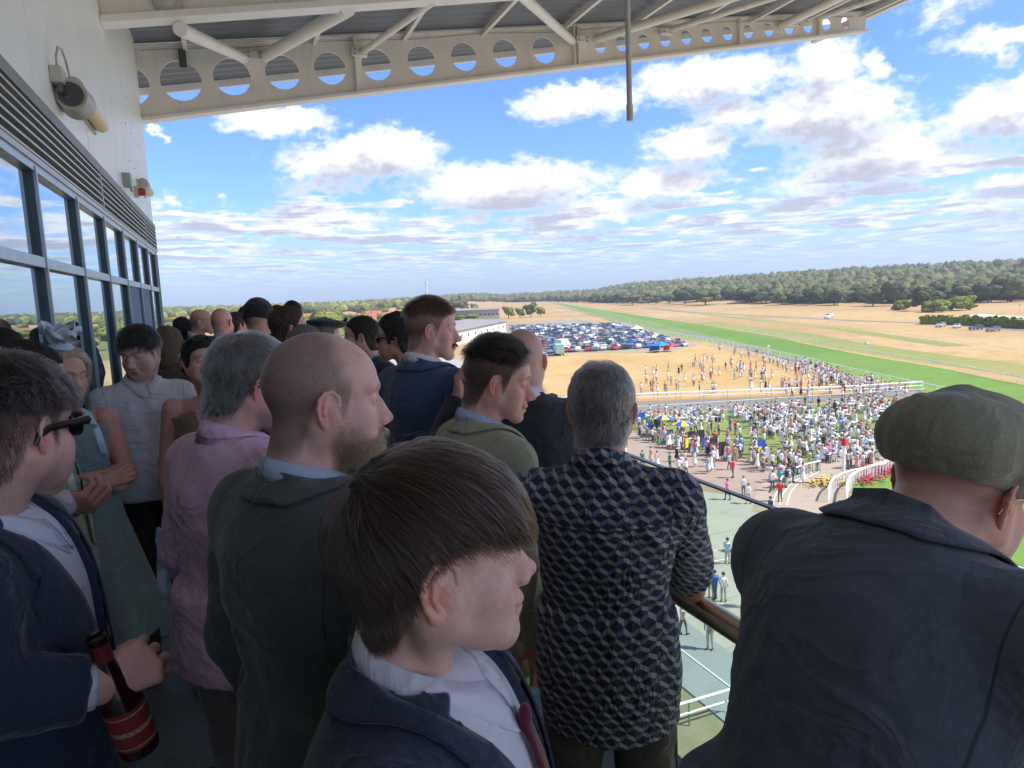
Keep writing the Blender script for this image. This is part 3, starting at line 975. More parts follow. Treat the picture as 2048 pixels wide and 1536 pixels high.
# straight standing skeleton, 1.75 m, facing +Y
def build_person(label, head_pos, head_az, head_pitch=0.0, head_roll=0.0, body_az=None, lean=0.0, outfit='suit', face=None, arms=None,
                 top=None, bottom=None, shirt=None, shoe=None, tie=None, res=.012, hres=.0032, group=None, belly=0.0, bulk=0.0, twist=0.0,
                 sleeve='long', skirt=False, hem=.78, seed=1, lapels=True, hands=True, wide=1.0, vdeep=1.12, name='person', seat=0.0):
    face = face or {}
    body_az = head_az if body_az is None else body_az
    R = rotx(-lean)                       # upper body leans forward (towards +Y)
    piv = np.array((0, 0, .95))
    def U(p):
        p = np.array(p, float)
        return piv + R @ (p - piv) + np.array((0, 0, 0))
    hc0 = U((0, face.get('fwd', .034) + lean * .05, face.get('hz', 1.597)))
    s = head_pos[2] / hc0[2]
    ba = radians(body_az); Rb = rotz(-ba)
    root_xy = np.array(head_pos[:2]) - (Rb @ (hc0 * s))[:2]
    # head frame in body space
    Rh = rotz(-(radians(head_az) - ba)) @ rotx(radians(head_pitch)) @ roty(radians(head_roll))
    hs = face.get('size', 1.0)
    neckbase = U((0, -.036, 1.430))
    nb = Rh.T @ (neckbase - hc0) / hs
    hv = head_volume(hres, nb, face)
    HV, HQ = hv.mesh(); HV = relax(HV, HQ, 1, .35)
    C = head_colors(HV, face)
    hairm = np.zeros(len(HV))
    crop = face.get('crop', 0.0)
    if crop:
        sm = scalp_mask(HV, face.get('crop_soft', .010), face.get('crop_drop', 0), face.get('recede', 0))
        if 'fade' in face: sm = sm * (1 - face['fade'] * (1 - sst(HV[:, 2], -.005, .045)) * sst(HV[:, 1], -.075, -.03))
        if 'baldf' in face:     # bald in front, cropped behind and at the sides
            sm = sm * (1 - sst(HV[:, 1] + HV[:, 2] * .35 + .012 * vnoise(HV * 40, 4), face['baldf'] - .015, face['baldf'] + .035))
        if 'bald' in face:      # bald on top: keep only a band
            sm = sm * (1 - sst(HV[:, 2] + HV[:, 1] * .55, face['bald'], face['bald'] + .045))
        hairm = np.maximum(hairm, sm * crop)
    if face.get('beard'):
        hairm = np.maximum(hairm, beard_mask(HV, face) * face['beard'])
    er = face.get('ear', 1.0)
    parts = [(HV, HQ)]
    if face.get('ears', True):
        for sd in (-1, 1): parts.append(ear_mesh(.0013 if hres < .0025 else .0024, sd, er, face.get('flare', .42)))
    AV, AQ = join(parts)
    ne = len(AV) - len(HV)
    if ne:
        ec = head_colors(AV[len(HV):], face)
        C = np.concatenate([C, ec]); hairm = np.concatenate([hairm, np.zeros(ne)])
    AV = (AV * hs) @ Rh.T + hc0
    # ---- torso volume
    arms = arms or {}
    def w2b(q): return (Rb.T @ (np.array(q, float) - np.array((root_xy[0], root_xy[1], 0)))) / s
    def d2b(q): return Rb.T @ np.array(q, float)
    for nm in list(arms):
        if arms[nm][0] == 'W':
            _, e_, w_, h_, p_ = arms[nm][:5]
            arms[nm] = (w2b(e_), w2b(w_), d2b(h_), d2b(p_)) + tuple(arms[nm][5:])
    J = {}
    W = .178 * wide + bulk
    for sd, nm in ((-1, 'L'), (1, 'R')):
        A = arms.get(nm)
        sh = U((sd * W, -.012, 1.378))
        if A is None:
            el = U((sd * (W + .055), -.03, 1.115)); wr = U((sd * (W + .045), .05, .88)); hd = (0, .15, -1); pm = (-sd, .2, 0)
        else:
            el, wr = np.array(A[0], float), np.array(A[1], float); hd = A[2]; pm = A[3]
        J[nm] = (sh, el, wr, hd, pm)
    if name is None: return
    allp = np.array([U((-.30, -.22, .7)), U((.30, .26, .7)), U((-.3, -.2, 1.52)), U((.3, .25, 1.52)), (-.25, -.22, .7), (.25, .26, .7)] + [j for nm in J for j in (J[nm][1] + .08, J[nm][1] - .08, J[nm][2] + .08, J[nm][2] - .08)])
    if skirt: allp = np.concatenate([allp, [(-.36, -.36, .3), (.36, .36, .3)]])
    lo = allp.min(0); hi = allp.max(0)
    T = Vol(lo, hi, res)
    B = 1.0
    T.ell(U((0, .0, 1.26)), (.168 * wide + bulk, .118 + bulk * .7, .205), R=R, m=.5)
    T.cap(U((-W + .03, -.018, 1.378)), U((W - .03, -.018, 1.378)), .058 + bulk * .3, .058 + bulk * .3, .07)
    T.cap(U((0, -.035, 1.345)), U((0, -.030, 1.412)), .100, .064, .05)
    T.ell(U((0, -.045, 1.30)), (.125 * wide + bulk, .075, .13), .06, R=R)
    T.ell(U((0, .018 + belly * .5, 1.07)), (.150 * wide + bulk, .112 + belly, .19), .06, R=R)
    T.ell((0, -.005, .93), (.165 * wide + bulk * .6, .125 + belly * .4, .15), .06)
    if skirt:
        T2 = T
        z = T.ax[2][None, None, :]; x = T.ax[0][:, None, None]; y = T.ax[1][None, :, None]
        rad = .15 + np.clip(1.02 - z, 0, 1) * .25
        th = np.arctan2(y, x)
        rad = rad * (1 + .07 * np.sin(th * 7 + 2.0) * np.clip((1.0 - z) * 2, 0, 1))
        d = (np.sqrt(x * x + y * y) - rad) * .9
        d = np.maximum(d, hem - z); d = np.maximum(d, z - 1.04)
        h_ = np.maximum(.04 - np.abs(T.D - d), 0)
        T.D = (np.minimum(T.D, d) - h_ * h_ * (.25 / .04)).astype(F32)
    else:
        z = T.ax[2][None, None, :]; x = T.ax[0][:, None, None]; y = T.ax[1][None, :, None]
        k = 1 + np.clip(1.0 - z, 0, .3) * .35
        q = np.sqrt((x / (.160 * wide + bulk * .7)) ** 2 + ((y - belly * .3) / (.122 + belly * .6)) ** 2)
        d = (q - k) * .12
        d = np.maximum(d, hem - .03 - z); d = np.maximum(d, z - 1.08)
        h_ = np.maximum(.05 - np.abs(T.D - d), 0)
        T.D = (np.minimum(T.D, d) - h_ * h_ * (.25 / .05)).astype(F32)
    if outfit != 'suit' and not skirt:
        T.D = np.maximum(T.D, (hem - T.ax[2][None, None, :])).astype(F32)
    skin_bits = []
    cuts = []
    T0 = T.D.copy()                                   # without sleeves
    ar = .002 if outfit == 'suit' else 0.0
    for nm, (sh, el, wr, hd, pm) in J.items():
        r0, r1, r2 = .056 + bulk * .2 + ar, .047 + ar + bulk * .1, .036 + ar
        if sleeve == 'long':
            T.cap(sh, el, r0, r1, .035); T.cap(el, wr + (el - wr) / np.linalg.norm(el - wr) * .015, r1, r2, .012, cut=True)
        elif sleeve == 'short':
            T.cap(sh, sh + (el - sh) * .80, r0 + .006, r1 + .022, .03, cut=True)
        elif sleeve == 'rolled':
            T.cap(sh, el, r0, r1 + .006, .03); T.cap(el, el + (wr - el) * .25, r1 + .006, r1 + .004, .01, cut=True)
        # hands and bare arms
        fr = limb_frame(hd, pm)
        side = -1 if nm == 'L' else 1
        if hands:
            hk = dict(arms.get(nm)[4]) if arms.get(nm) and len(arms[nm]) > 4 else {}
            hr = hk.pop('res', .0065 if not hk else .0048)
            hv_, hq_ = hand_mesh(hr, side=1, **hk)
            F = fr.copy()
            # thumb side: for the right hand thumb = x axis as built when the palm faces +Y
            if side < 0:
                hv_ = hv_ * np.array((-1, 1, 1)); hq_ = hq_[:, ::-1]
            skin_bits.append(((hv_) @ F.T + wr, hq_))
        ah = .008 if sleeve in ('short', 'rolled', 'none') else .020
        P = np.array([sh, el, wr]);
        a = Vol(P.min(0) - .08, P.max(0) + .08, ah)
        ins = 0.0 if sleeve in ('short', 'rolled', 'none') else -.010
        a.cap(sh, el, .052 + ins, .042 + ins, m=.3)
        mid = el + (wr - el) * .3
        a.cap(el, mid, .041 + ins, .044 + ins, .02); a.cap(mid, wr, .044 + ins, .027, .02)
        AVv, AQq = a.mesh(); skin_bits.append((relax(AVv, AQq, 2, .5), AQq))
    # ---- skin mesh: head + arms + hands + inner body, one object
    inner = Vol((-.30, -.28, 0.0), (.30, .45, 1.6), .040)
    inner.cap(neckbase, U((0, -.01, 1.2)), .05, .10, m=.3)
    inner.cap(U((-.13, -.02, 1.38)), U((.13, -.02, 1.38)), .045, .045, .03)
    inner.cap(U((0, -.01, 1.2)), (0, 0, .95), .10, .10, .03)
    for sd in (-1, 1):
        inner.cap((sd * .08, 0, .92), (sd * .095, .01, .5), .072, .042, .03)
        inner.cap((sd * .095, .01, .5), (sd * .1, -.01, .1), .044, .03, .02)
        inner.cap((sd * .1, -.01, .09), (sd * .11, .09, .06), .03, .026, .02)
    IV, IQ = inner.mesh(); IV = relax(IV, IQ, 1, .5)
    bits = [(AV, AQ)] + skin_bits + [(IV, IQ)]
    SV, SQ = join(bits)
    base_c = SKIN * np.array(face.get('tone', (1, 1, 1)))
    CC = np.concatenate([C, np.repeat((base_c * np.array(face.get('armtone', (.95, .85, .82))))[None], len(SV) - len(C), 0)])
    HH = np.concatenate([hairm, np.zeros(len(SV) - len(C))])
    me = mesh_np(name, SV, SQ, skin_mat(), True, CC)
    a = me.attributes.new('Hair', 'FLOAT', 'POINT'); a.data.foreach_set('value', HH.astype(np.float32))
    a = me.color_attributes.new('HairCol', 'FLOAT_COLOR', 'POINT')
    hcol = np.ones((len(SV), 4), np.float32); hcol[:, :3] = face.get('hair_col', (.03, .02, .015))
    if 'beard_col' in face:
        bm = np.zeros(len(SV)); bm[:len(HV)] = beard_mask(HV, face); hcol[:, :3] = hcol[:, :3] * (1 - bm[:, None]) + np.array(face['beard_col']) * bm[:, None]
    a.data.foreach_set('color', hcol.ravel())
    root = link(name, me)
    root.location = (root_xy[0], root_xy[1], 0.0); root.rotation_euler = (0, 0, -ba); root.scale = (s, s, s)
    tag(root, label, 'person', group)
    if face.get('eyes', 'open') == 'open' and hres < .0036:
        for sd in (-1, 1):
            bm_ = MB(); E = []
            bm_.mi = 0
            prof = [(.0001, .0125), (.0022, .01235), (.0024, .0122), (.0058, .0111), (.0062, .0109), (.0095, .0081), (.0118, .0041), (.0125, 0), (.011, -.006), (.006, -.011), (.0002, -.0125)]
            bm_.lathe(prof, (0, 0, 0), 18)
            Rl = rotx(-pi / 2)      # +z -> +y
            ev = np.array(bm_.V) @ Rl.T + np.array((sd * .0315, .0697, -.0002)); bm_.V = [tuple(q) for q in ((ev * hs) @ Rh.T + hc0)]
            bm_.M = []
            for f_ in bm_.F:
                zc = np.mean([np.linalg.norm(ev[i] - ev[0]) for i in f_]); bm_.M.append(2 if zc < .0023 else (1 if zc < .0062 else 0))
            bm_.obj('eye', [paint('eye_white', (.42, .38, .36), .25, var=.03), paint('iris', face.get('iris', (.08, .09, .07)), .2), paint('pupil', (.004, .004, .004), .1)], root, True)
    # ---- clothes
    mt = top; ms = shirt or top
    infl = .011 if outfit == 'suit' else .006
    sleeves_amp = .008
    def drape(V, Q, amp=.005):
        V = relax(V, Q, 1, .5)
        zu_ = ((V - piv) @ R)[:, 2] + .95
        mk_ = 1 - .88 * sst(zu_, 1.30, 1.42) if outfit == 'suit' else 1 - .6 * sst(zu_, 1.36, 1.44)
        V = folds(V, Q, amp, 9.0, (1, 1, .55), seed, mk_)
        V = folds(V, Q, amp * .5, 22.0, (.8, .8, 1.1), seed + 3, mk_)
        return V
    neckhole = lambda Dv, vol, extra=0.0: None
    if outfit == 'suit':
        JD = T.D - infl
        vol = Vol(T.lo, T.lo + (T.n - 1) * T.h, T.h); vol.n = T.n; vol.ax = T.ax; vol.D = JD.copy()
        # neck hole and V opening
        vol.cap(U((0, -.030, 1.43)), U((0, .02, 1.60)), .060, .10, .0, 's')
        Zc, Xc, Yc = vol.ax[2][None, None, :], vol.ax[0][:, None, None], vol.ax[1][None, :, None]
        # into upper body frame
        dx, dy, dz = Xc - piv[0], Yc - piv[1], Zc - piv[2]
        yu = R[1, 1] * dy + R[2, 1] * dz; zu = R[1, 2] * dy + R[2, 2] * dz + .95
        vw = np.clip((zu - vdeep) * .26, -.02, .085)
        dV = np.maximum(np.abs(dx + 0 * yu) - vw, -(yu - .03))
        vol.D = np.maximum(vol.D, -dV).astype(F32)
        V, Q = vol.mesh(); V = drape(V, Q, .0062)
        jk = link('jacket', mesh_np('jacket', V, Q, mt, True), root)
        # shirt below
        sv = Vol(T.lo, T.lo + (T.n - 1) * T.h, T.h); sv.n = T.n; sv.ax = T.ax; sv.D = T0.copy()
        sv.plane((0, 0, -1), -.95)
        for nm, (sh, el, wr, hd, pm) in J.items():
            dd = (wr - el) / np.linalg.norm(wr - el)
            sv.cap(el + dd * .12, wr + dd * .012, .036, .034, 0, cut=True)
        V, Q = sv.mesh(); V = relax(V, Q, 1, .4)
        sh_o = link('shirt', mesh_np('shirt', V, Q, ms, True), root)
        surf = Vol(T.lo, T.lo + (T.n - 1) * T.h, T.h); surf.n = T.n; surf.ax = T.ax; surf.D = JD
        if lapels: build_lapels(surf, U, R, mt, jk, vdeep)
        if tie: build_tie(sv, U, tie, sh_o)
    else:
        vol = Vol(T.lo, T.lo + (T.n - 1) * T.h, T.h); vol.n = T.n; vol.ax = T.ax; vol.D = T.D - infl
        neck_r = .064 if outfit == 'shirt' else .085
        vol.cap(U((0, -.030, 1.435)), U((0, -.010, 1.60)), neck_r, .10, .0, 's')
        if outfit == 'halter':
            vol.cap(U((-.20, 0.0, 1.46)), U((.20, 0.0, 1.46)), .12, .12, .0, 's')
        V, Q = vol.mesh(); V = drape(V, Q, .0055)
        sh_o = link('dress' if skirt else ('shirt' if outfit == 'shirt' else 'top'), mesh_np('shirt', V, Q, mt, True), root)
        jk = sh_o
    cvol = Vol(T.lo, T.lo + (T.n - 1) * T.h, T.h); cvol.n = T.n; cvol.ax = T.ax; cvol.D = T0 - (0.0 if outfit == 'suit' else infl)
    if outfit in ('suit', 'shirt'):
        build_collar(U, R, ms if outfit == 'suit' else mt, sh_o, open_=0.0 if tie else .5, r=face.get('collar', .061), vol=cvol, tuck=(outfit == 'suit'), hgt=face.get('collar_h', .039 if outfit == 'suit' else .036))
    # ---- trousers and shoes
    if bottom is not None:
        tv = Vol((-.26, -.22, .03), (.26, .24, 1.10), max(res * 1.3, .014))
        tv.ell((0, 0, .95), (.158 * wide + bulk * .5, .118 + belly * .3, .14), m=.4)
        for sd in (-1, 1):
            tv.cap((sd * .085, 0, .88), (sd * .098, .012, .50), .092 + bulk * .3, .066, .03)
            tv.cap((sd * .098, .012, .50), (sd * .102, -.005, .06), .066, .056, .02, cut=True)
        tv.plane((0, 0, 1), 1.03)
        V, Q = tv.mesh(); V = relax(V, Q, 1, .5)
        V = folds(V, Q, .007, 10, (1, 1, 1.0), seed + 5)
        link('trousers', mesh_np('trousers', V, Q, bottom, True), root)
        for sd in (-1, 1):
            sv_ = Vol((sd * .1 - .07, -.11, -.005), (sd * .1 + .07, .21, .12), .014)
            sv_.cap((sd * .100, -.045, .045), (sd * .112, .115, .030), .042, .040, m=.2); sv_.cap((sd * .1, -.03, .05), (sd * .1, -.02, .10), .042, .044, .02)
            sv_.plane((0, 0, -1), 0.0)
            V, Q = sv_.mesh()
            link('shoe', mesh_np('shoe', V, Q, shoe or paint('black_leather', (.02, .018, .016), .3), True), root)
    return dict(root=root, U=U, R=R, Rh=Rh, hc=hc0, hv=hv, HV=HV, HQ=HQ, hs=hs, T=T, J=J, s=s, shirt=sh_o, jacket=jk)

def hd2b(P, pts):
    """head frame -> person space"""
    return (np.asarray(pts) * P['hs']) @ P['Rh'].T + P['hc']

def patch_mesh(rows, name, mat, parent, th=.0025, smooth=True, close=False):
    """rows: list of equally long point lists -> solid sheet"""
    A = np.array(rows); m, n = A.shape[:2]
    V = A.reshape(-1, 3)
    Q = np.array([(i * n + j, i * n + j + 1, (i + 1) * n + j + 1, (i + 1) * n + j) for i in range(m - 1) for j in range(n - 1)])
    me = mesh_np(name, V, Q, mat, smooth)
    o = link(name, me, parent)
    s = o.modifiers.new('thick', 'SOLIDIFY'); s.thickness = th; s.offset = 0.0
    return o

def build_collar(U, R, mat, parent, open_=.3, r=.064, hgt=.04, vol=None, tuck=False):
    """shirt collar: a stand round the neck folded over to two points in front"""
    n = 33; rows = [[], [], [], [], []]
    for i in range(n):
        a = -pi + 2 * pi * i / (n - 1)            # 0 = back ; +-pi = front
        f = abs(a) / pi
        gap = .05 + .10 * open_
        aa = a * (1 - gap / pi)
        cx, cy = sin(aa), -cos(aa)
        zb = 1.478 - .068 * f ** 1.25 - .015 * open_ * f ** 3
        ff = sst(f, .6, 1.0)
        y0 = -.022
        def pt(rr, z): return U((cx * rr, y0 + cy * rr * 1.06 + .012 * f, z))
        rows[0].append(pt(r + .004, zb - .030))
        rows[1].append(pt(r + .001, zb + hgt - .010 * ff))
        rows[2].append(pt(r + .006, zb + hgt + .003 - .010 * ff))
        drop = .036 + .034 * ff
        rows[3].append(pt(r + .013 + .004 * ff, zb + hgt - drop * .5))
        rows[4].append(pt(r + (.012 + .022 * ff if tuck else .020 + .016 * ff), zb + hgt - drop))
    if vol is not None:
        for k_, of in enumerate((.0, .0, .002, .003, .004) if tuck else (.001, .004, .006, .007, .008)):
            P_ = np.array(rows[k_])
            for _ in range(3):
                D_ = vol.sample(P_); g_ = vol.grad(P_); P_ = P_ + g_ * np.clip(of - D_, 0, .03)[:, None]
            for _ in range(4): P_[1:-1] = (P_[:-2] + P_[1:-1] * 2 + P_[2:]) / 4
            rows[k_] = list(P_)
    return patch_mesh(rows, 'collar', mat, parent, .0022)

def build_lapels(surf, U, R, mat, parent, vdeep):
    key = [(0, (0, -.094, 1.500), (0, -.118, 1.448)), (.16, (.050, -.080, 1.494), (.064, -.103, 1.448)), (.32, (.072, -.030, 1.472), (.099, -.038, 1.436)),
           (.46, (.082, .015, 1.440), (.115, .030, 1.408)), (.54, (.078, .045, 1.412), (.128, .062, 1.374)), (.56, (.077, .048, 1.408), (.104, .066, 1.372)),
           (.60, (.074, .060, 1.392), (.148, .070, 1.345)), (.75, (.052, .085, 1.32), (.118, .095, 1.26)), (.9, (.026, .11, vdeep + .09), (.066, .12, vdeep + .06)), (1.0, (.008, .125, vdeep), (.014, .125, vdeep - .01))]
    ks = [k[0] for k in key]
    ins = np.array([k[1] for k in key], float); outs = np.array([k[2] for k in key], float)
    for sd in (-1, 1):
        t = np.concatenate([np.linspace(0, .54, 28), [.55, .56], np.linspace(.6, 1, 22)])
        a = np.stack([np.interp(t, ks, ins[:, c]) for c in range(3)], 1); b = np.stack([np.interp(t, ks, outs[:, c]) for c in range(3)], 1)
        a[:, 0] *= sd; b[:, 0] *= sd
        rows = []
        for w in np.linspace(0, 1, 8):
            P = a * (1 - w) + b * w
            P = np.array([U(p) for p in P])
            P2 = surf.project(P, .0062 + .0015 * math.sin(w * pi), 4)
            if w < .25:
                up = np.array([U(p) for p in a]); k = (1 - sst(t, .3, .6))[:, None] * (1 - w / .25)
                P2 = P2 * (1 - k) + up * k
            rows.append(P2)
        patch_mesh(rows, 'lapel', mat, parent, .0032)

def build_tie(sv, U, mat, parent):
    rows = []
    for w in np.linspace(-1, 1, 5):
        r = []
        for z in np.linspace(1.425, 1.02, 14):
            hw = .017 if z > 1.41 else .014 + (1.41 - z) * .085
            p = U((w * hw, .16, z)); r.append(p)
        r = np.array(r); r = sv.project(r, .010, 5) ; rows.append(r)
    o = patch_mesh(rows, 'tie', mat, parent, .006)
    k = MB(); 
    P = sv.project(np.array([U((0, .16, 1.428))]), .012, 5)[0]
    v = Vol(P - .035, P + .035, .004); v.ell(P, (.014, .008, .016), m=.1); V, Q = v.mesh()
    link('tie_knot', mesh_np('tie_knot', V, Q, mat, True), parent)

def haircap(P, t, mat, name='hair', drop=0.0, recede=0.0, soft=.010, fn=None, extra=None, h=None, rough=.003, thr=.30, parent=None):
    """solid volume of hair grown out of the head distance field"""
    v = P['hv']
    if v.h < .0034:                       # half the resolution is enough for the soft mass of hair
        q_ = Vol(v.lo, v.lo + .01, v.h * 2); q_.D = v.D[::2, ::2, ::2].copy(); q_.ax = [a_[::2] for a_ in v.ax]; q_.n = np.array(q_.D.shape); v = q_
    X, Y, Z = np.meshgrid(v.ax[0], v.ax[1], v.ax[2], indexing='ij')
    pts = np.stack([X.ravel(), Y.ravel(), Z.ravel()], 1)
    near = (np.abs(v.D.ravel()) < .055)
    D2 = np.full(len(pts), .05, np.float32)
    q = pts[near]
    m = scalp_mask(q, soft, drop, recede) if fn is None else fn(q)
    th = t * (1 + .35 * fbm(q * 28, 2, 3)) if not callable(t) else t(q)
    d = v.D.ravel()[near] - th * m
    d = np.maximum(d, (thr - m) * .03)
    D2[near] = d
    w = Vol(v.lo, v.lo + (v.n - 1) * v.h, v.h); w.n = v.n; w.ax = v.ax; w.D = D2.reshape(v.D.shape)
    if extra: extra(w)
    V, Q = w.mesh()
    if len(V) == 0: return None
    V = relax(V, Q, 1, .5)
    N = vnormals(V, Q); V = V + N * (rough * (vnoise(V * np.array((190, 120, 90)), 5)))[:, None]
    o = link(name, mesh_np(name, hd2b(P, V), Q, mat, True), parent or P['root'])
    return o, w
def strand_obj(P, name, sets, mat, parent=None):
    out = []
    for pts, rad in sets:
        sh = pts.shape
        out.append((hd2b(P, pts.reshape(-1, 3)).reshape(sh), rad))
    return curves_obj(name, out, mat, parent or P['root'])
# ------------------------------------------------------------------ the balcony
Z0 = CAM_Z
FX = -1.09                      # facade plane
YEND = 14.02
M_white = paint('white_steel', (0.80, 0.795, 0.77), .45, var=.05, scale=2.0, dirt=.35, dirtc=(.42, .38, .30), bmp=.05)
M_panel = paint('wall_panel_paint', (0.80, 0.83, 0.82), .38, var=.04, scale=1.2, dirt=.22, dirtc=(.44, .44, .38))
M_alu = paint('anodised_frame', (0.36, 0.44, 0.50), .35, metal=.55, var=.08, scale=6)
M_aludark = paint('blue_frame', (0.035, 0.085, 0.12), .35, var=.15, scale=6)
M_slat = paint('louvre_aluminium', (0.46, 0.47, 0.46), .42, metal=.35, var=.06, scale=8)
M_door = paint('blue_door_paint', (0.020, 0.105, 0.24), .55, var=.1, scale=4)
M_dark = paint('dark_void', (0.02, 0.022, 0.025), .8)
M_steel = paint('brushed_steel', (0.58, 0.53, 0.48), .28, metal=1.0, var=.05, scale=40)
def warm_steel():  # brown of the reflections is put into the steel's base colour
    m, t, b, o = new_mat('polished_handrail_steel'); oc = t.node('ShaderNodeTexCoord').outputs['Object']
    setb(t, b, color=(.60, .53, .47), metal=1.0, rough=t.m('MULTIPLY_ADD', t.noise(t.v('MULTIPLY', oc, (90, .6, 90)), 3, 3), .12, .20)); return m
M_hand = warm_steel()
M_rubber = paint('black_rubber', (0.015, 0.015, 0.016), .6)
M_galv = paint('galvanised_clamp', (0.10, 0.11, 0.12), .4, metal=.4, var=.3, scale=20)
M_greyplastic = paint('grey_plastic', (0.46, 0.46, 0.44), .5, var=.08, scale=8, dirt=.3)
M_cream = paint('yellowed_diffuser', (0.62, 0.52, 0.24), .35, var=.1, scale=30)
M_redlens = paint('red_beacon_lens', (0.40, 0.05, 0.05), .3)
M_glass = glass_mat('balustrade_glass', (0.86, 0.93, 0.86), 0.0, 0.03)

def mirror_glass():
    m, t, b, o = new_mat('coated_window_glass'); t.n.remove(b)
    oc = t.node('ShaderNodeTexCoord').outputs['Object']
    df = t.node('ShaderNodeBsdfDiffuse', {'Color': (0.018, 0.035, 0.045, 1)})
    wob = bump(t, t.noise(t.v('MULTIPLY', oc, (1, 1, .5)), 0.9, 2), .05, .02)
    gl = t.node('ShaderNodeBsdfGlossy', {'Roughness': 0.0, 'Color': (0.88, 0.96, 0.97, 1), 'Normal': wob})
    lw = t.node('ShaderNodeFresnel', {'IOR': 1.5})
    f = t.m('ADD', t.m('MULTIPLY', lw.outputs[0], .5), .60, clamp=True)
    mx = t.node('ShaderNodeMixShader', {0: f})
    t.l.new(df.outputs[0], mx.inputs[1]); t.l.new(gl.outputs[0], mx.inputs[2]); t.l.new(mx.outputs[0], o.inputs[0])
    return m
M_mirror = mirror_glass()

def floor_mat():
    m, t, b, o = new_mat('wet_grey_deck')
    oc = t.node('ShaderNodeTexCoord').outputs['Object']
    n = t.noise(oc, 2.2, 6, .65); n2 = t.noise(oc, 30, 4, .7)
    c = t.mix(n, (0.17, 0.19, 0.20), (0.28, 0.30, 0.31)); c = t.mix(t.m('MULTIPLY', n2, .3), c, (.05, .055, .06))
    wet = t.smooth(t.noise(oc, 1.3, 4, .6), .42, .6)
    r = t.m('MULTIPLY_ADD', wet, -.34, .56)
    setb(t, b, color=c, rough=r, spec=.6, normal=bump(t, t.m('ADD', n2, t.m('MULTIPLY', n, .4)), .25, .01))
    return m
M_floor = floor_mat()
f = MB().b2((FX, -9, -.35), (1.52, YEND + .1, 0.0)).obj('floor', M_floor); tag(f, kind='structure')
MB().b2((1.34, -9, 0.0), (1.47, YEND + .1, .05)).obj('kerb', paint('kerb_concrete', (.30, .31, .31), .7, scale=5), f)
for k in range(17):
    y = -8 + k * 1.37
    MB().b2((FX + .01, y, 0.0005), (1.33, y + .006, .003)).obj('joint', M_rubber, f)

# ---- facade
fac = empty('building', (FX, 0, 0)); tag(fac, 'white panelled grandstand wall with mirrored windows, louvres and blue doors', 'building')
def L(p): return np.array(p, float)
# everything in the facade is written relative to x = facade plane (outwards +x)
ZT, ZH, ZL0, ZL1 = Z0 + .33, Z0 + .945, Z0 + 1.00, Z0 + 1.44
mull = [5.50 + 1.372 * k for k in range(-10, 7)]
pane_hi = None
doors = {3, 4}
core = MB().b2((-5.0, -9, -.3), (-.10, YEND, ZL1)).b2((-5.0, -9, ZL1), (-.02, YEND - .01, 11.0)).obj('wall', M_dark, fac)
def pane(y0, y1, z0, z1, mat, name='pane'):
    return MB().b2((-.045, y0, z0), (-.030, y1, z1)).obj(name, mat, fac)
for i in range(len(mull) - 1):
    y0, y1 = mull[i] + .03, mull[i + 1] - .03
    rel = i - 10
    pane(y0, y1, ZT + .035, ZH - .03, M_mirror)
    if rel in doors:
        d = MB().b2((-.040, y0, .02), (-.012, y1, ZT - .035)).obj('door', M_door, fac)
        MB().b2((-.012, y0 + .05, .95), (.035, y0 + .08, 1.25)).obj('handle', M_steel, d)
    else:
        pane(y0, y1, .12, ZT - .035, M_mirror)
    MB().b2((-.07, y0 - .03, ZT - .035), (.012, y1 + .03, ZT + .035)).obj('transom', M_alu, fac, bevel=.003)
    MB().b2((-.07, y0 - .03, ZH - .03), (.010, y1 + .03, ZH + .035)).obj('head_rail', M_alu, fac, bevel=.003)
    MB().b2((-.07, y0 - .03, .0), (.014, y1 + .03, .12)).obj('sill_rail', M_alu, fac)
for y in mull + [YEND - .03]:
    o = MB().b2((-.08, y - .032, 0), (-.005, y + .032, ZH)).obj('mullion', M_aludark, fac)
    MB().b2((-.005, y - .012, 0), (.020, y + .012, ZH)).obj('cap_strip', M_alu, o, bevel=.003)
# louvres
segs = [(-8.2 + 4.116 * k, -8.2 + 4.116 * (k + 1)) for k in range(6)]
for (a, b) in segs:
    b = min(b, YEND)
    if a >= b: continue
    lv = MB().b2((-.06, a, ZL0 - .02), (-.045, b, ZL1)).obj('louvre', M_dark, fac)
    for k in range(6):
        z = ZL0 + .028 + k * .062
        MB().bar((-.005, a + .02, z), (-.005, b - .02, z), .055, .016).obj('slat', M_slat, lv)
    MB().b2((-.05, a, ZL1 - .075), (.03, b, ZL1 + .012)).obj('top_rail', paint('louvre_top_dark', (.20, .21, .21), .5), lv)
    MB().b2((-.05, a, ZL0 - .03), (.022, b, ZL0 + .012)).obj('bottom_rail', M_slat, lv)
    MB().b2((-.045, b - .02, ZL0), (.026, b + .02, ZL1 - .07)).obj('end_post', M_slat, lv)
# wall panels above
ys = [-9, -6.2, -3.4, -.6, 2.2, 4.0, 5.83, 7.9, 9.93, 10.9, 12.1, 13.1, YEND]
for a, b in zip(ys[:-1], ys[1:]):
    MB().b2((-.02, a + .006, ZL1 + .016), (0.0, b - .006, 11.0)).obj('panel', M_panel, fac, bevel=.003)
mo = MB()
for y in (11.3, 11.9, 12.8):
    for z in (3.9, 4.4, 4.9): mo.tube((-.0, y, z), (.006, y, z), .012, n=8)
mo.obj('fixing', M_greyplastic, fac)
# end face of the building
MB().b2((-5.0, YEND, -.3), (.0, YEND + .03, 11.0)).obj('end_panel', M_panel, fac)

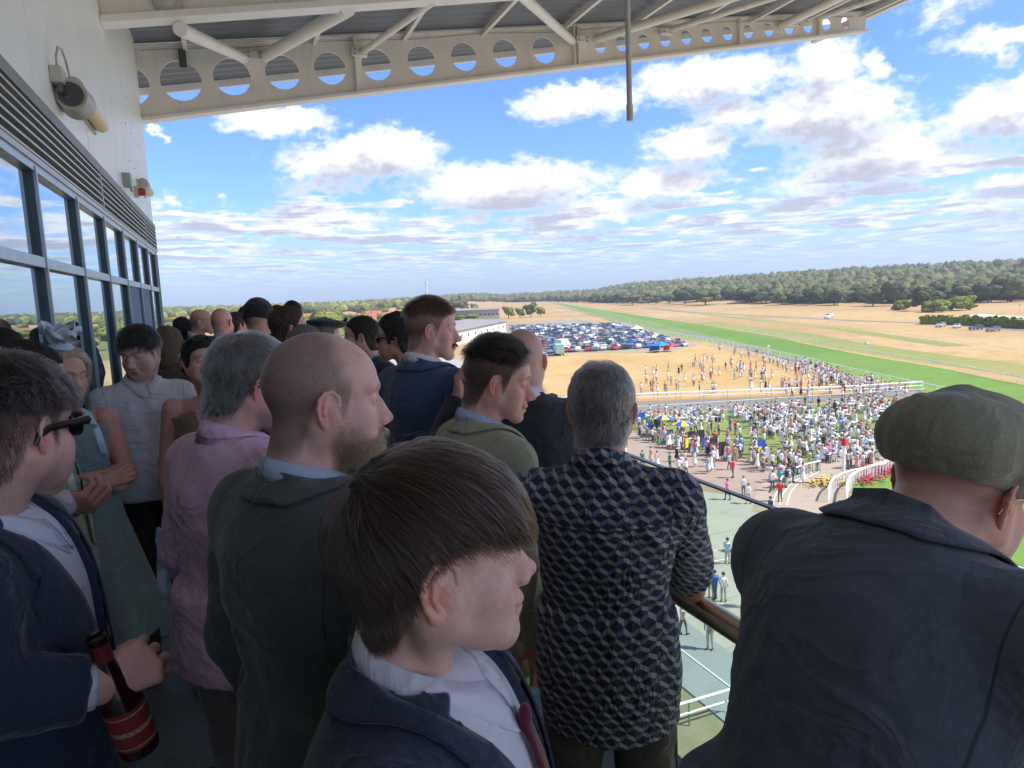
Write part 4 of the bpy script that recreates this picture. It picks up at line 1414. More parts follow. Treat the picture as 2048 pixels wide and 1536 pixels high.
# ---- lights and boxes on the wall
def bulkhead(y, z, L_=1.15):
    r = empty('wall_light', (FX, y, z)); 
    MB().b2((0, -.12, -.08), (.02, L_ + .05, .05)).obj('bracket', M_greyplastic, r)
    MB().tube((.075, -.05, 0), (.075, .22, 0), .075, n=20).obj('end_cap', M_greyplastic, r, True)
    MB().tube((.075, .22, 0), (.075, L_, 0), .066, n=20).obj('diffuser', M_cream, r, True)
    return r
r = bulkhead(6.95, Z0 + 1.83, 1.35); tag(r, 'tubular wall light with yellowed diffuser beside the grey floodlight', 'wall light')
r = bulkhead(12.1, Z0 + 1.86, .9); tag(r, 'tubular wall light with yellowed diffuser near the far end of the wall', 'wall light')
fl = empty('floodlight', (FX, 6.66, Z0 + 1.74)); fl.scale = (.85, .85, .85); tag(fl, 'grey drum-shaped floodlight on a bracket with looped cable above the louvres', 'floodlight')
MB().b2((0, -.30, -.02), (.10, -.08, .12)).obj('mounting_box', M_greyplastic, fl, bevel=.01)
MB().tube((.13, -.16, -.09), (.13, .16, -.09), .13, .15, n=28).obj('drum', M_greyplastic, fl, True)
MB().tube((.13, -.185, -.09), (.13, -.155, -.09), .105, n=28).obj('lens', paint('dark_lens', (.06, .06, .065), .2), fl, True)
MB().path([(.06, -.26, .11), (.07, -.30, .20), (.08, -.24, .29), (.09, -.12, .31), (.10, -.04, .24), (.12, -.02, .06)], .011, 8).obj('cable', M_greyplastic, fl, True)
MB().b2((.05, -.28, -.10), (.09, -.10, -.04)).tube((.10, -.20, -.13), (.10, -.10, -.13), .018).tube((.13, -.16, -.13), (.13, -.06, -.15), .015).obj('clamp', M_galv, fl)
bc = empty('beacon', (FX, 11.55, Z0 + 1.66)); tag(bc, 'small wall beacon with red lens and grey base under the far wall light', 'beacon')
MB().b2((0, -.07, -.07), (.05, .07, .07)).obj('base', M_greyplastic, bc); MB().lathe([(.055, 0), (.055, .05), (.04, .09), (.0, .1)], (.05, 0, 0), 14, R=roty(pi / 2)).obj('lens', M_redlens, bc, smooth=True)
bx = empty('junction_box', (FX, 10.35, Z0 + 1.63)); tag(bx, 'small green-grey junction box on the white wall above the louvres', 'junction box')
MB().b2((0, -.1, -.08), (.09, .1, .08)).obj('box', paint('greenish_plastic', (.30, .38, .34), .5), bx); MB().tube((.05, .1, 0), (.05, .35, -.08), .018).obj('conduit', M_greyplastic, bx)

# ---- canopy
def zbot(x): return Z0 + 3.245 + .1765 * (x + 1.09)
def ztop(x): return Z0 + 4.461 + .1304 * (x + .93)
can = empty('canopy', (0, 0, 0)); tag(can, 'white steel grandstand canopy with round-holed beam and dark ribbed roof', 'canopy')
YB = 14.1
def cellular(y, holes, x0, x1, parent, ft=.24):
    th = .03
    V = []; Fc = []
    def addv(x, z, yy): V.append((x, yy, z)); return len(V) - 1
    xs = [x0] + [(holes[i][0] + holes[i + 1][0]) / 2 for i in range(len(holes) - 1)] + [x1]
    n = 32
    for i, (hx, hz, hr) in enumerate(holes):
        a, b = xs[i], xs[i + 1]
        for yy, fl_ in ((y - th / 2, 1), (y + th / 2, 0)):
            ring = []; outr = []
            for k in range(n):
                t = 2 * pi * k / n; c, s_ = cos(t), sin(t)
                ring.append(addv(hx + hr * c, Z0 + hz + hr * s_, yy))
                # ray to the cell border
                best = 1e9
                if c > 1e-6: best = min(best, (b - hx) / c)
                if c < -1e-6: best = min(best, (a - hx) / c)
                for it in (0, 1):
                    f_ = (ztop if it else zbot)
                    den = s_ - (0.1304 if it else .1765) * c
                    q = (f_(hx) - (Z0 + hz)) / den if abs(den) > 1e-6 else 1e9
                    if q > 0: best = min(best, q)
                outr.append(addv(hx + best * c, Z0 + hz + best * s_, yy))
            for k in range(n):
                j = (k + 1) % n
                q = (ring[k], ring[j], outr[j], outr[k]); Fc.append(q if fl_ else q[::-1])
            # corners
            for (cx, cz) in ((a, zbot(a)), (a, ztop(a)), (b, zbot(b)), (b, ztop(b))):
                cc = addv(cx, cz, yy)
                ang = math.atan2(cz - Z0 - hz, cx - hx) % (2 * pi); k = int(ang / (2 * pi) * n)
                q = (outr[k], outr[(k + 1) % n], cc); Fc.append(q[::-1] if not fl_ else q)
        base = len(V) - (2 * (2 * n + 4))
        for k in range(n):
            j = (k + 1) % n
            r1 = base + 2 * k; r2 = base + 2 * j; s1 = base + 2 * n + 4 + 2 * k; s2 = base + 2 * n + 4 + 2 * j
            Fc.append((r1, s1, s2, r2))
    m = MB(); m.add(V, Fc); return m.obj('beam_web', M_white, parent)
H1 = [(-1.25, 3.79, .33), (-.421, 3.923, .335), (.42, 4.045, .315), (1.293, 4.182, .30), (2.152, 4.313, .29), (3.031, 4.439, .285), (3.922, 4.578, .28), (4.801, 4.72, .27), (5.685, 4.855, .265), (6.562, 4.983, .26)]
H2 = [(7.887, 5.18, .14), (8.42, 5.27, .155), (8.98, 5.36, .155), (9.53, 5.455, .155), (10.09, 5.545, .155), (10.65, 5.635, .155), (11.23, 5.728, .155), (11.82, 5.823, .15), (12.42, 5.915, .15), (13.02, 6.01, .15), (13.6, 6.10, .15), (14.19, 6.19, .145), (14.79, 6.285, .14)]
cellular(YB, H1, -1.65, 7.15, can); cellular(YB, [(7.53, 5.12, .005)] + H2[0:], 7.15, 15.45, can)
for yb, xa, xb in ((YB, -1.65, 15.5),):
    MB().add([(xa, yb - .13, zbot(xa)), (xb, yb - .13, zbot(xb)), (xb, yb + .13, zbot(xb)), (xa, yb + .13, zbot(xa)),
              (xa, yb - .13, zbot(xa) - .05), (xb, yb - .13, zbot(xb) - .05), (xb, yb + .13, zbot(xb) - .05), (xa, yb + .13, zbot(xa) - .05)],
             [(0, 1, 2, 3), (7, 6, 5, 4), (0, 4, 5, 1), (1, 5, 6, 2), (2, 6, 7, 3), (3, 7, 4, 0)]).obj('beam_flange', M_white, can)
    MB().add([(xa, yb - .10, ztop(xa)), (xb, yb - .10, ztop(xb)), (xb, yb + .10, ztop(xb)), (xa, yb + .10, ztop(xa)),
              (xa, yb - .10, ztop(xa) - .03), (xb, yb - .10, ztop(xb) - .03), (xb, yb + .10, ztop(xb) - .03), (xa, yb + .10, ztop(xa) - .03)],
             [(0, 1, 2, 3), (7, 6, 5, 4), (0, 4, 5, 1), (1, 5, 6, 2), (2, 6, 7, 3), (3, 7, 4, 0)]).obj('beam_flange', M_white, can)
for x in (2.62, 7.22, 7.32, 11.5, 13.88):      # stiffeners
    MB().b2((x - .012, YB - .12, zbot(x) + .004), (x + .012, YB - .016, ztop(x) - .034)).obj('stiffener', M_white, can)
M_roof = None
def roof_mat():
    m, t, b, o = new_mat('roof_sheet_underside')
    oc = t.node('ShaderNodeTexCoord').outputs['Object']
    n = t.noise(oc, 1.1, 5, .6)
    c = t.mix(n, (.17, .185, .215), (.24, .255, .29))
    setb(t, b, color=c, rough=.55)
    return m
M_roof = roof_mat()
# ribbed sheet: ribs run out along the slope
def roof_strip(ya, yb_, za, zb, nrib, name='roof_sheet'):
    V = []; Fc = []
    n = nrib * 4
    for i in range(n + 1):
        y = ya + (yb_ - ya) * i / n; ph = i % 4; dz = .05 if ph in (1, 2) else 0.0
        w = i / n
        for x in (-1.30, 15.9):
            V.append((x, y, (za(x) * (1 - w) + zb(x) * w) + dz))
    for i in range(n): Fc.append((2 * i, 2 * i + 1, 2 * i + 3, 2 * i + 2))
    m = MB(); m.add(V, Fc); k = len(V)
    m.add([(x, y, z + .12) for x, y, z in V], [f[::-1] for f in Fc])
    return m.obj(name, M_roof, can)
for ya in np.arange(-6.75, 14.0, 4.17):  # unseen rear end is cut back behind the camera to let sky light in
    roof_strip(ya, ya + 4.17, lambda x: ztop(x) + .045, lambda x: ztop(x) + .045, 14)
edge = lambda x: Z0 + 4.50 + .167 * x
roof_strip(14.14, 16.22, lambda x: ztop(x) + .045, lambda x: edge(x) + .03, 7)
MB().add([(-1.6, 16.15, edge(-1.6) - .115), (17, 16.15, edge(17) - .115), (17, 16.24, edge(17) - .115), (-1.6, 16.24, edge(-1.6) - .115),
          (-1.6, 16.15, edge(-1.6) + .02), (17, 16.15, edge(17) + .02), (17, 16.24, edge(17) + .02), (-1.6, 16.24, edge(-1.6) + .02)],
         [(3, 2, 1, 0), (4, 5, 6, 7), (0, 1, 5, 4), (1, 2, 6, 5), (2, 3, 7, 6), (3, 0, 4, 7)]).obj('edge_trim', M_white, can)
MB().bar((15.72, -6.7, ztop(15.7) - .02), (15.72, 16.1, ztop(15.7) - .02), .14, .16).obj('gutter', M_white, can)
# near solid beams
def zb2(x): return Z0 + 3.40 + .165 * (x + 1.09)
def solid_beam(y):
    b = MB()
    def strip(x0, x1, ya, yb_, fz0, fz1):
        b.add([(x0, ya, fz0(x0)), (x1, ya, fz0(x1)), (x1, yb_, fz0(x1)), (x0, yb_, fz0(x0)), (x0, ya, fz1(x0)), (x1, ya, fz1(x1)), (x1, yb_, fz1(x1)), (x0, yb_, fz1(x0))],
              [(3, 2, 1, 0), (4, 5, 6, 7), (0, 1, 5, 4), (1, 2, 6, 5), (2, 3, 7, 6), (3, 0, 4, 7)])
    xs = [-1.088, .9, 2.9, 5.6, 8.6, 12.0, 15.4]
    for a, c in zip(xs[:-1], xs[1:]): strip(a + .003, c - .003, y - .015, y + .015, lambda x: zb2(x) + .002, lambda x: ztop(x) - .03)
    b.obj('beam_web', M_white, can)
    b.__init__(); strip(-1.088, 15.4, y - .13, y + .13, lambda x: zb2(x) - .09, lambda x: zb2(x)); b.obj('beam_flange', M_white, can, bevel=.01)
for y in (9.88, 5.66, 1.44, -2.78): solid_beam(y)
# braces
def brace(a, b, r=.075, y0=9.88, y1=14.1):
    A = (a[0], y0 + .02, Z0 + a[1]); B = (b[0], y1 - .06, Z0 + b[1])
    o = MB().tube(A, B, r, n=16).obj('brace', M_white, can, True)
brace((-.25, 3.36), (.66, 4.36), .085); brace((1.80, 3.80), (1.0, 4.42), .10); brace((2.95, 4.0), (2.75, 4.62), .055)
brace((4.25, 4.25), (7.2, 5.20), .08); brace((9.2, 5.0), (7.78, 5.30), .085); brace((11.0, 5.4), (9.56, 5.62), .06)
brace((12.0, 5.6), (12.75, 6.02), .09); brace((14.6, 6.1), (13.9, 6.3), .07)
for (x, z) in ((.82, 4.42), (2.7, 4.62), (7.4, 5.25), (9.5, 5.6), (13.1, 6.1)):
    MB().b2((x - .14, YB - .16, Z0 + z - .08), (x + .14, YB - .03, Z0 + z + .05)).obj('gusset', M_white, can)
bo = MB()
for (x, z) in ((.82, 4.42), (2.7, 4.62), (7.4, 5.25), (9.5, 5.6), (13.1, 6.1)):
    for dx in (-.10, .10):
        for dz in (-.05, .02): bo.tube((x + dx, YB - .175, Z0 + z + dz), (x + dx, YB - .158, Z0 + z + dz), .014, n=6)
bo.obj('bolt', M_galv, can)
MB().path([(x, YB - .045, ztop(x) - .10 - .02 * math.sin(x * 2.1)) for x in np.arange(-1.0, 15.2, .4)], .011, 6).obj('cable', M_greyplastic, can, True)
for x in (2.9, 8.6): MB().b2((x - .16, 9.84, zb2(x) + .05), (x + .16, 9.863, ztop(x) - .10)).obj('splice_plate', M_white, can, bevel=.004)
for x in (-.3, 1.9, 3.6, 5.2, 6.95, 8.6, 10.2, 11.87, 13.6, 15.3):
    MB().b2((x - .035, -6.6, ztop(x) - .13), (x + .035, YB - .02, ztop(x) - .03)).obj('purlin', M_white, can)
MB().b2((-.42, 14.0, ztop(-.3) - .42), (-.30, 14.085, ztop(-.3) - .12)).obj('bracket', M_galv, can)
bl = empty('beam_light', (-.36, 9.85, Z0 + 3.66)); tag(bl, 'round grey light fitting on the face of the near canopy beam', 'light fitting')
MB().lathe([(.17, 0), (.17, .04), (.12, .08), (0, .085)], (0, 0, 0), 24, R=rotx(pi / 2)).obj('housing', M_greyplastic, bl, smooth=True)
MB().lathe([(.10, .07), (.08, .10), (0, .105)], (0, 0, 0), 20, R=rotx(pi / 2)).obj('lens', paint('milky_lens', (.5, .5, .48), .3), bl, smooth=True)
hp = empty('hanging_pole', (3.045, 5.0, 0)); tag(hp, 'thin grey pole hanging down from the canopy against the sky', 'pole')
MB().tube((0, 0, Z0 + 1.40), (0, 0, ztop(3.0) - .02), .021, n=12).obj('tube', M_greyplastic, hp, True)
MB().tube((0, 0, Z0 + 1.30), (0, 0, Z0 + 1.42), .026, n=12).obj('end_cap', M_greyplastic, hp, True)

# ---- balustrade
bal = empty('balustrade', (1.4, 0, 0)); tag(bal, 'glass balustrade with brushed steel handrail along the edge of the balcony', 'railing')
GT = Z0 - .645
pj = [2.085 + 1.52 * k for k in range(-5, 8)] + [YEND]
for a, b in zip(pj[:-1], pj[1:]):
    MB().b2((-.007, a + .012, .06), (.007, b - .012, GT)).obj('pane', M_glass, bal)
    MB().b2((-.009, a + .012, GT), (.009, b - .012, GT + .006)).obj('top_edge', paint('glass_edge', (.06, .09, .08), .2), bal)
for y in pj[:-1]:
    MB().b2((-.010, y - .011, .05), (.010, y + .011, GT)).obj('joint_seal', M_rubber, bal)
    c = MB().b2((-.06, y - .05, .72 * 1.0 + .30), (-.010, y + .05, 1.14)).obj('clamp', M_galv, bal, bevel=.006)
    MB().tube((-.064, y, 1.08), (-.060, y, 1.08), .018).obj('bolt', M_steel, c)
    MB().b2((-.06, y - .014, .05), (-.035, y + .014, 1.04)).obj('post', M_galv, bal)
HR = Z0 - .957
MB().tube((-.12, -8, HR - .03), (-.12, YEND, HR - .036), .036, n=28).obj('handrail', M_hand, bal, True)
for y in pj[:-1]:
    MB().bar((-.12, y, HR - .05), (-.045, y, HR - .10), .03, .012).obj('rail_bracket', M_steel, bal)
# ------------------------------------------------------------------ terrain
_AZ = [-60, -15, -5, 0, 8, 15, 20, 28, 35, 45, 55, 75]
_HA = [14, 17, 8, 6, 4, 7, 11, 17, 20, 24, 25, 20]
def hill(x, y):
    x = np.asarray(x, float); y = np.asarray(y, float)
    r = np.hypot(x, y); az = np.degrees(np.arctan2(x, y))
    A = np.interp(az, _AZ, _HA)
    rs_ = np.interp(az, [-60, 17, 21, 28.5, 31.5, 36, 45], [520, 520, 1450, 1450, 800, 640, 520])
    q = np.clip((r - rs_) / 830.0, 0, 1)
    return A * q * q * (3 - 2 * q)
G = GROUND_Z
def gz(x, y): return G + float(hill(x, y))
def P2(x, y):              # a point of the course seen at a pixel, on the flat ground
    p = at_ground(x, y); return (float(p[0]), float(p[1]))

def ground_mat(name, ca, cb, cc=None, scale=.02, fine=.6, rough=.95, patch=0.0, patchc=(.1, .1, .1), stripes=None, tall=0.0):
    m, t, b, o = new_mat(name)
    oc = t.node('ShaderNodeTexCoord').outputs['Object']
    n = t.noise(oc, scale, 6, .62); f = t.noise(oc, fine, 5, .7); g = t.noise(oc, fine * 12, 3, .7)
    c = t.mix(t.smooth(n, .35, .65), ca, cb)
    if cc is not None: c = t.mix(t.m('MULTIPLY', t.smooth(f, .45, .7), .6), c, cc)
    c = t.mix(t.m('MULTIPLY', t.smooth(g, .4, .75), .25), c, tuple(v * .55 for v in ca))
    if patch:
        w = t.noise(oc, scale * 6, 5, .65, dist=1.0)
        c = t.mix(t.m('MULTIPLY', t.smooth(w, .52, .68), patch), c, patchc)
    if stripes:
        x, y, z = t.sep(oc); dx, dy, wv = stripes
        s = t.m('SINE', t.m('MULTIPLY', t.m('ADD', t.m('MULTIPLY', x, dx), t.m('MULTIPLY', y, dy)), 2 * pi / wv))
        c = t.mix(t.m('MULTIPLY', t.smooth(s, -.2, .2), .22), c, tuple(v * 1.5 for v in cb))
    setb(t, b, color=c, rough=rough, spec=.15, normal=bump(t, t.m('ADD', f, t.m('MULTIPLY', g, .4)), .4, .05 + tall))
    return m
M_dry = ground_mat('dry_grass', (.40, .265, .12), (.50, .35, .17), (.33, .225, .10), .012, .25, patch=.45, patchc=(.24, .20, .09))
M_dry2 = ground_mat('parched_lawn', (.46, .30, .12), (.53, .37, .17), (.38, .25, .10), .06, .5, patch=.35, patchc=(.30, .24, .11))
M_turf = ground_mat('watered_turf', (.125, .225, .045), (.16, .265, .055), (.115, .20, .04), .03, .4, stripes=(.92, -.39, 26))
M_lawn = ground_mat('lawn_grass', (.16, .22, .055), (.22, .26, .08), (.30, .28, .12), .08, .5)
M_pave = ground_mat('brown_paving', (.33, .255, .20), (.37, .29, .225), (.30, .24, .19), .07, .8, patch=.5, patchc=(.22, .19, .165))
M_grey = ground_mat('grey_asphalt', (.385, .385, .325), (.43, .425, .36), (.35, .345, .30), .05, .9, patch=.3, patchc=(.30, .295, .26))
M_greydk = ground_mat('blue_tinted_asphalt', (.27, .30, .31), (.31, .34, .35), (.24, .265, .275), .05, .9)
M_walk = ground_mat('walkway_surface', (.20, .19, .165), (.24, .225, .20), None, .05, .9)
M_park = ground_mat('car_park_ground', (.30, .26, .20), (.36, .31, .24), (.25, .24, .20), .03, .5)
M_mix = ground_mat('half_green_grass', (.32, .28, .10), (.22, .26, .075), (.40, .31, .14), .02, .3)
M_sand = ground_mat('tan_ring_track', (.36, .29, .215), (.40, .33, .25), (.33, .27, .20), .1, .7)
M_rail = paint('white_rail_plastic', (.82, .82, .80), .4, var=.03)
M_rgreen = paint('green_post', (.10, .26, .20), .5)
M_line = paint('white_line_paint', (.75, .75, .72), .6)

# the ground: one sheet, finer towards the middle
na, nr = 220, 60
rs = np.concatenate([[0], np.geomspace(15, 9000, nr)])
th = np.linspace(0, 2 * pi, na, endpoint=False)
V = [(0, 0, G)]
for r in rs[1:]:
    for a in th: V.append((r * cos(a), r * sin(a), 0))
V = np.array(V, float); V[:, 2] = G + hill(V[:, 0], V[:, 1])
Fc = [(0, 1 + k, 1 + (k + 1) % na) for k in range(na)]
for i in range(len(rs) - 2):
    a = 1 + i * na; b = a + na
    Fc += [(a + k, b + k, b + (k + 1) % na, a + (k + 1) % na) for k in range(na)]
tag(link('ground', mesh_np('ground', V, Fc, M_dry, True)), kind='structure')

def sheet(name, pts, mat, lift, parent=None):
    bm = bmesh.new()
    vs = [bm.verts.new((x, y, G + lift)) for x, y in pts]
    f = bm.faces.new(vs); f.normal_update()
    if f.normal.z < 0: f.normal_flip()
    bmesh.ops.triangulate(bm, faces=[f])
    me = bpy.data.meshes.new(name); bm.to_mesh(me); bm.free(); me.materials.append(mat)
    o = link(name, me, parent); tag(o, kind='structure'); return o
def strip(name, path, w, mat, lift, follow=False):
    V = []; n = len(path)
    for i, (x, y) in enumerate(path):
        a = np.array(path[max(i - 1, 0)]); b = np.array(path[min(i + 1, n - 1)]); d = (b - a) / np.linalg.norm(b - a); nn = np.array((-d[1], d[0]))
        for s in (-1, 1):
            q = np.array((x, y)) + nn * s * w / 2; V.append((q[0], q[1], (gz(*q) if follow else G) + lift))
    Fc = [(2 * i, 2 * i + 1, 2 * i + 3, 2 * i + 2)[::-1] for i in range(n - 1)]
    o = link(name, mesh_np(name, np.array(V), Fc, mat, False)); tag(o, kind='structure'); return o
def dens(path, step):
    out = []; P = [np.array(p, float) for p in path]
    for a, b in zip(P[:-1], P[1:]):
        n = max(1, int(np.linalg.norm(b - a) / step))
        for k in range(n): out.append(tuple(a + (b - a) * k / n))
    out.append(tuple(P[-1])); return out
def spline(path, n=8):
    P = [np.array(p, float) for p in path]; P = [2 * P[0] - P[1]] + P + [2 * P[-1] - P[-2]]; out = []
    for i in range(1, len(P) - 2):
        for k in range(n):
            t = k / n; a, b, c, d = P[i - 1:i + 3]
            out.append(tuple(.5 * ((2 * b) + (c - a) * t + (2 * a - 5 * b + 4 * c - d) * t * t + (3 * b - a - 3 * c + d) * t ** 3)))
    out.append(tuple(P[-2])); return out

INNER = [(96, 20), (106, 48), (117.5, 75.8), (127.7, 97), (138, 124), (153, 158), (178, 212), (256, 419), (400, 800), (545, 1178), (650, 1450)]
OUTER = [(84, 20), (87.5, 40), (93.5, 59.4), (100.8, 79.6), (109, 101.5), (130.7, 155.4), (173.9, 285), (285, 560), (410, 862), (600, 1340)]
INNER = spline(INNER, 6); OUTER = spline(OUTER, 6)
sheet('racecourse_turf', OUTER + INNER[::-1], M_turf, .03)
sheet('far_meadow', [(-420, 330), (-420, 500), (150, 500), (150, 430), (95, 380), (60, 300), (-100, 280)], ground_mat('far_meadow_grass', (.16, .19, .06), (.22, .23, .08), (.12, .15, .05), .015, .2), .015)
sheet('parched_lawn', [P2(1262, 800), P2(1500, 792), P2(1770, 783), (104, 105), (118, 139), (130, 168), P2(1395, 690), P2(1330, 704), P2(1080, 715), P2(1060, 730), P2(1100, 790)], M_dry2, .02)
sheet('car_park', [P2(985, 700), P2(1060, 727), P2(1130, 706), P2(1330, 704), P2(1395, 690), P2(1250, 646), P2(1130, 639), P2(1010, 648)], M_park, .035)
CONC = [(1.6, -30), (1.6, 90), (20, 132), (38, 140), P2(1096, 792), P2(1130, 806), P2(1270, 832), P2(1500, 818), P2(1800, 797), (88, 66), (82, 20), (80, -30)]
sheet('paved_concourse', CONC, M_pave, .010)
sheet('asphalt', [(1.6, -30), (1.6, 60), (17, 60), P2(1240, 925), P2(1330, 965), P2(1420, 985), P2(1540, 1000), P2(1600, 1010), (43, 30), (43, -30)], M_grey, .018)
sheet('lower_apron', [(1.6, -30), (1.6, 55), (10, 52), (21.5, 36), (21.5, -30)], M_greydk, .024)  # bluish glass tint below the handrail is put into this ground colour
sheet('verge', [(12.5, 10), (12.5, 27.5), (17.6, 27.5), (17.6, 10)], ground_mat('worn_verge', (.24, .23, .15), (.20, .22, .12), (.32, .29, .22), .1, .6), .032)
LAWN = [P2(1258, 836), P2(1380, 824), P2(1500, 817), P2(1650, 808), P2(1800, 797), (92, 66), (80, 45), (70, 44), P2(1880, 905), P2(1790, 926), P2(1640, 938), P2(1530, 926), P2(1430, 906), P2(1300, 878), P2(1248, 852)]
sheet('lawn', LAWN, M_lawn, .026)
# the horses' walkway between the two lawns
WK0 = [P2(1130, 810), P2(1275, 804), P2(1500, 796), P2(1700, 789), P2(1845, 780)]
WK1 = [P2(1130, 836), P2(1275, 828), P2(1500, 814), P2(1700, 801), P2(1850, 792)]
sheet('horse_walkway', spline(WK0, 4) + spline(WK1, 4)[::-1], M_walk, .036)
# outfield: darker path, half green strips
strip('path', spline([P2(2120, 672), P2(2048, 661), P2(1880, 648), P2(1700, 641), P2(1560, 634), P2(1450, 628), P2(1350, 622), P2(1290, 616)], 5), 5.0, M_walk, .035)
strip('grass_strip', spline([(128, 60), (136, 90), (145, 118), (158, 150), (185, 205), (215, 290)], 5), 13, M_mix, .025)
strip('grass_strip', spline([(170, 125), (190, 165), (215, 215), (260, 330), (330, 500)], 5), 7, M_mix, .025)
strip('track', spline([P2(1110, 614), P2(1200, 628), P2(1330, 655), P2(1450, 684), P2(1560, 714), P2(1700, 757), P2(1800, 784)], 5), 3.2, M_walk, .04)
strip('bare_earth', spline([P2(1140, 606), P2(1200, 604), P2(1290, 601)], 4), 26, paint('red_earth', (.42, .23, .13), .9, var=.15, scale=.05), .06, True)
# painted lines
for a, b in (((1340, 1118), (1535, 1084)), ((1360, 1136), (1535, 1103))):
    strip('line_marking', [P2(*a), P2(*b)], .12, M_line, .031)
for k in range(9):
    strip('joint', [(6 + k * 4.5, 6), (6 + k * 4.5, 52 - k * 2.2)], .05, M_greydk, .0245)
for k in range(9):
    strip('joint', [(3, 9 + k * 4.6), (42 - max(0, k - 5) * 4, 9 + k * 4.6)], .05, M_greydk, .0285)
ring_c = None

# ------------------------------------------------------------------ rails
def rail(label, path, h=1.2, r=.055, step=4.0, near=330.0, group='white running rails', pr=.035, post_mat=None, double=False, lean=0.0, cat='rail', maxposts=110):
    root = empty('running_rail', (path[0][0], path[0][1], G)); tag(root, label, cat, group)
    o = np.array((path[0][0], path[0][1], 0))
    MB().path([(x - o[0], y - o[1], h) for x, y in path], r, 6).obj('top_rail', M_rail, root, True)
    if double: MB().path([(x - o[0], y - o[1], h * .55) for x, y in path], r * .8, 6).obj('lower_rail', M_rail, root, True)
    pm = MB().tube((0, 0, 0), (lean, 0, h - .02), pr, n=6).mesh('post', post_mat or M_rail)
    far = MB(); k = 0
    for x, y in dens(path, step):
        if math.hypot(x, y) < near and k < maxposts and y > 8:
            q = link('post', pm, root, (x - o[0], y - o[1], 0)); k += 1
        elif y > 8: far.tube((x - o[0], y - o[1], 0), (x - o[0], y - o[1], h), pr * 1.3, n=4, cap=False)
    if far.n:
        fo = far.obj('far_posts', post_mat or M_rail, root); fo['kind'] = 'stuff'
    return root
rail('white running rail on the far side of the watered green straight', INNER, pr=.06, r=.10)
rail('white running rail on the near side of the watered green straight', OUTER, pr=.06, r=.10)
CR = spline([(88, 66), (95, 83.5), (106, 111), (119.8, 142.4), (150, 220), (188, 356), (300, 640)], 6)
rail('white crowd rail with upright bars between the dry lawn and the straight', CR, step=3.0, double=True, pr=.045)
rail('thin pale rail beside the brown outfield track beyond the straight', spline([(148, 80), (157.4, 100.6), (168, 122), (188.7, 160.7), (218.6, 229.4), (300, 410), (386, 604)], 6), r=.05, pr=.04)
rail('white rail on the far side of the walkway between the two lawns', spline(WK0, 5), post_mat=M_rgreen, double=True, r=.10, step=5, h=1.35)
rail('white rail on the near side of the walkway behind the chairs', spline([(x - .2, y + .9) for x, y in WK0], 5), post_mat=M_rgreen, r=.07, step=5, h=1.1)
rail('green-posted low rail along the edge of the chair lawn', spline(WK1, 5), post_mat=M_rgreen, r=.03, step=5, h=1.1)
def P2h(x, y, h): p = at_ground(x, y, h); return (float(p[0]), float(p[1]))
ringA = spline([P2h(1692, 980, 1.1), P2h(1698, 956, 1.1), P2h(1718, 941, 1.1), P2h(1760, 926, 1.1), P2h(1800, 917, 1.1), P2h(1900, 900, 1.1)], 6)
ringB = spline([P2h(1656, 978, 1.1), P2h(1666, 958, 1.1), P2h(1692, 944, 1.1), P2h(1735, 934, 1.1), P2h(1772, 926, 1.1)], 6)
rail('thick white curved rail round the flower bed of the parade ring', ringA, r=.10, pr=.06, step=3, h=1.1, group='parade ring rails')
rail('outer white curved rail of the parade ring beside the tan track', ringB, r=.08, pr=.05, step=3, h=1.1, group='parade ring rails')
rail('white rail along the inside of the parade ring near the grandstand', [P2h(1930, 1092, 1.1), P2h(1970, 1112, 1.1), P2h(2060, 1142, 1.1), P2h(2200, 1190, 1.1)], r=.07, pr=.05, step=3, h=1.1, group='parade ring rails')
rail('short white rail with green legs on the grey concourse', [P2h(1515, 1052, 1.1), P2h(1585, 1042, 1.1)], r=.09, post_mat=M_rgreen, step=3, h=1.1, group='crowd barriers')
rail('curved white barrier at the corner of the chair lawn', spline([P2h(1592, 935, 1.1), P2h(1612, 928, 1.1), P2h(1640, 922, 1.1)], 4), r=.08, post_mat=M_rgreen, step=2.5, h=1.1, group='crowd barriers')
rail('small curved white barrier where the crowd enters the ring', spline([P2h(1560, 962, 1.1), P2h(1566, 952, 1.1), P2h(1580, 946, 1.1)], 4), r=.08, post_mat=M_rgreen, step=2.5, h=1.1, group='crowd barriers')
rail('white barrier below the balcony running away along the apron', [(18.3, 14), (18.3, 22.9), (18.3, 34)], r=.06, post_mat=M_rgreen, step=3, h=1.1, group='barriers on the apron')
rail('short white double barrier across the apron below the balcony', [(14.0, 22.9), (18.3, 22.9)], r=.06, post_mat=M_rgreen, step=2, h=1.1, double=True, group='barriers on the apron')
# tan ring track with lane lines
TR = [P2(1560, 1010), P2(1545, 985), P2(1560, 955), P2(1600, 936), P2(1700, 932), P2(1790, 914)]
strip('ring_track', spline([P2(1600, 1030), P2(1600, 985), P2(1625, 960), P2(1665, 945), P2(1730, 932), P2(1800, 918)], 6), 7.0, M_sand, .036)
for k, off in enumerate((-14, 0, 14)):
    strip('line_marking', spline([P2(1560 + off, 1010), P2(1568 + off, 985), P2(1590 + off, 962), P2(1625 + off, 945 - off * .1)], 6), .10, M_line, .040)
sheet('ring_lawn', [P2(1700, 985), P2(1712, 962), P2(1740, 948), P2(1800, 930), P2(1900, 915), (75, 40), (78, 10), (45, 10)] + [P2(2048, 1135), P2(1970, 1110)], M_turf, .034)

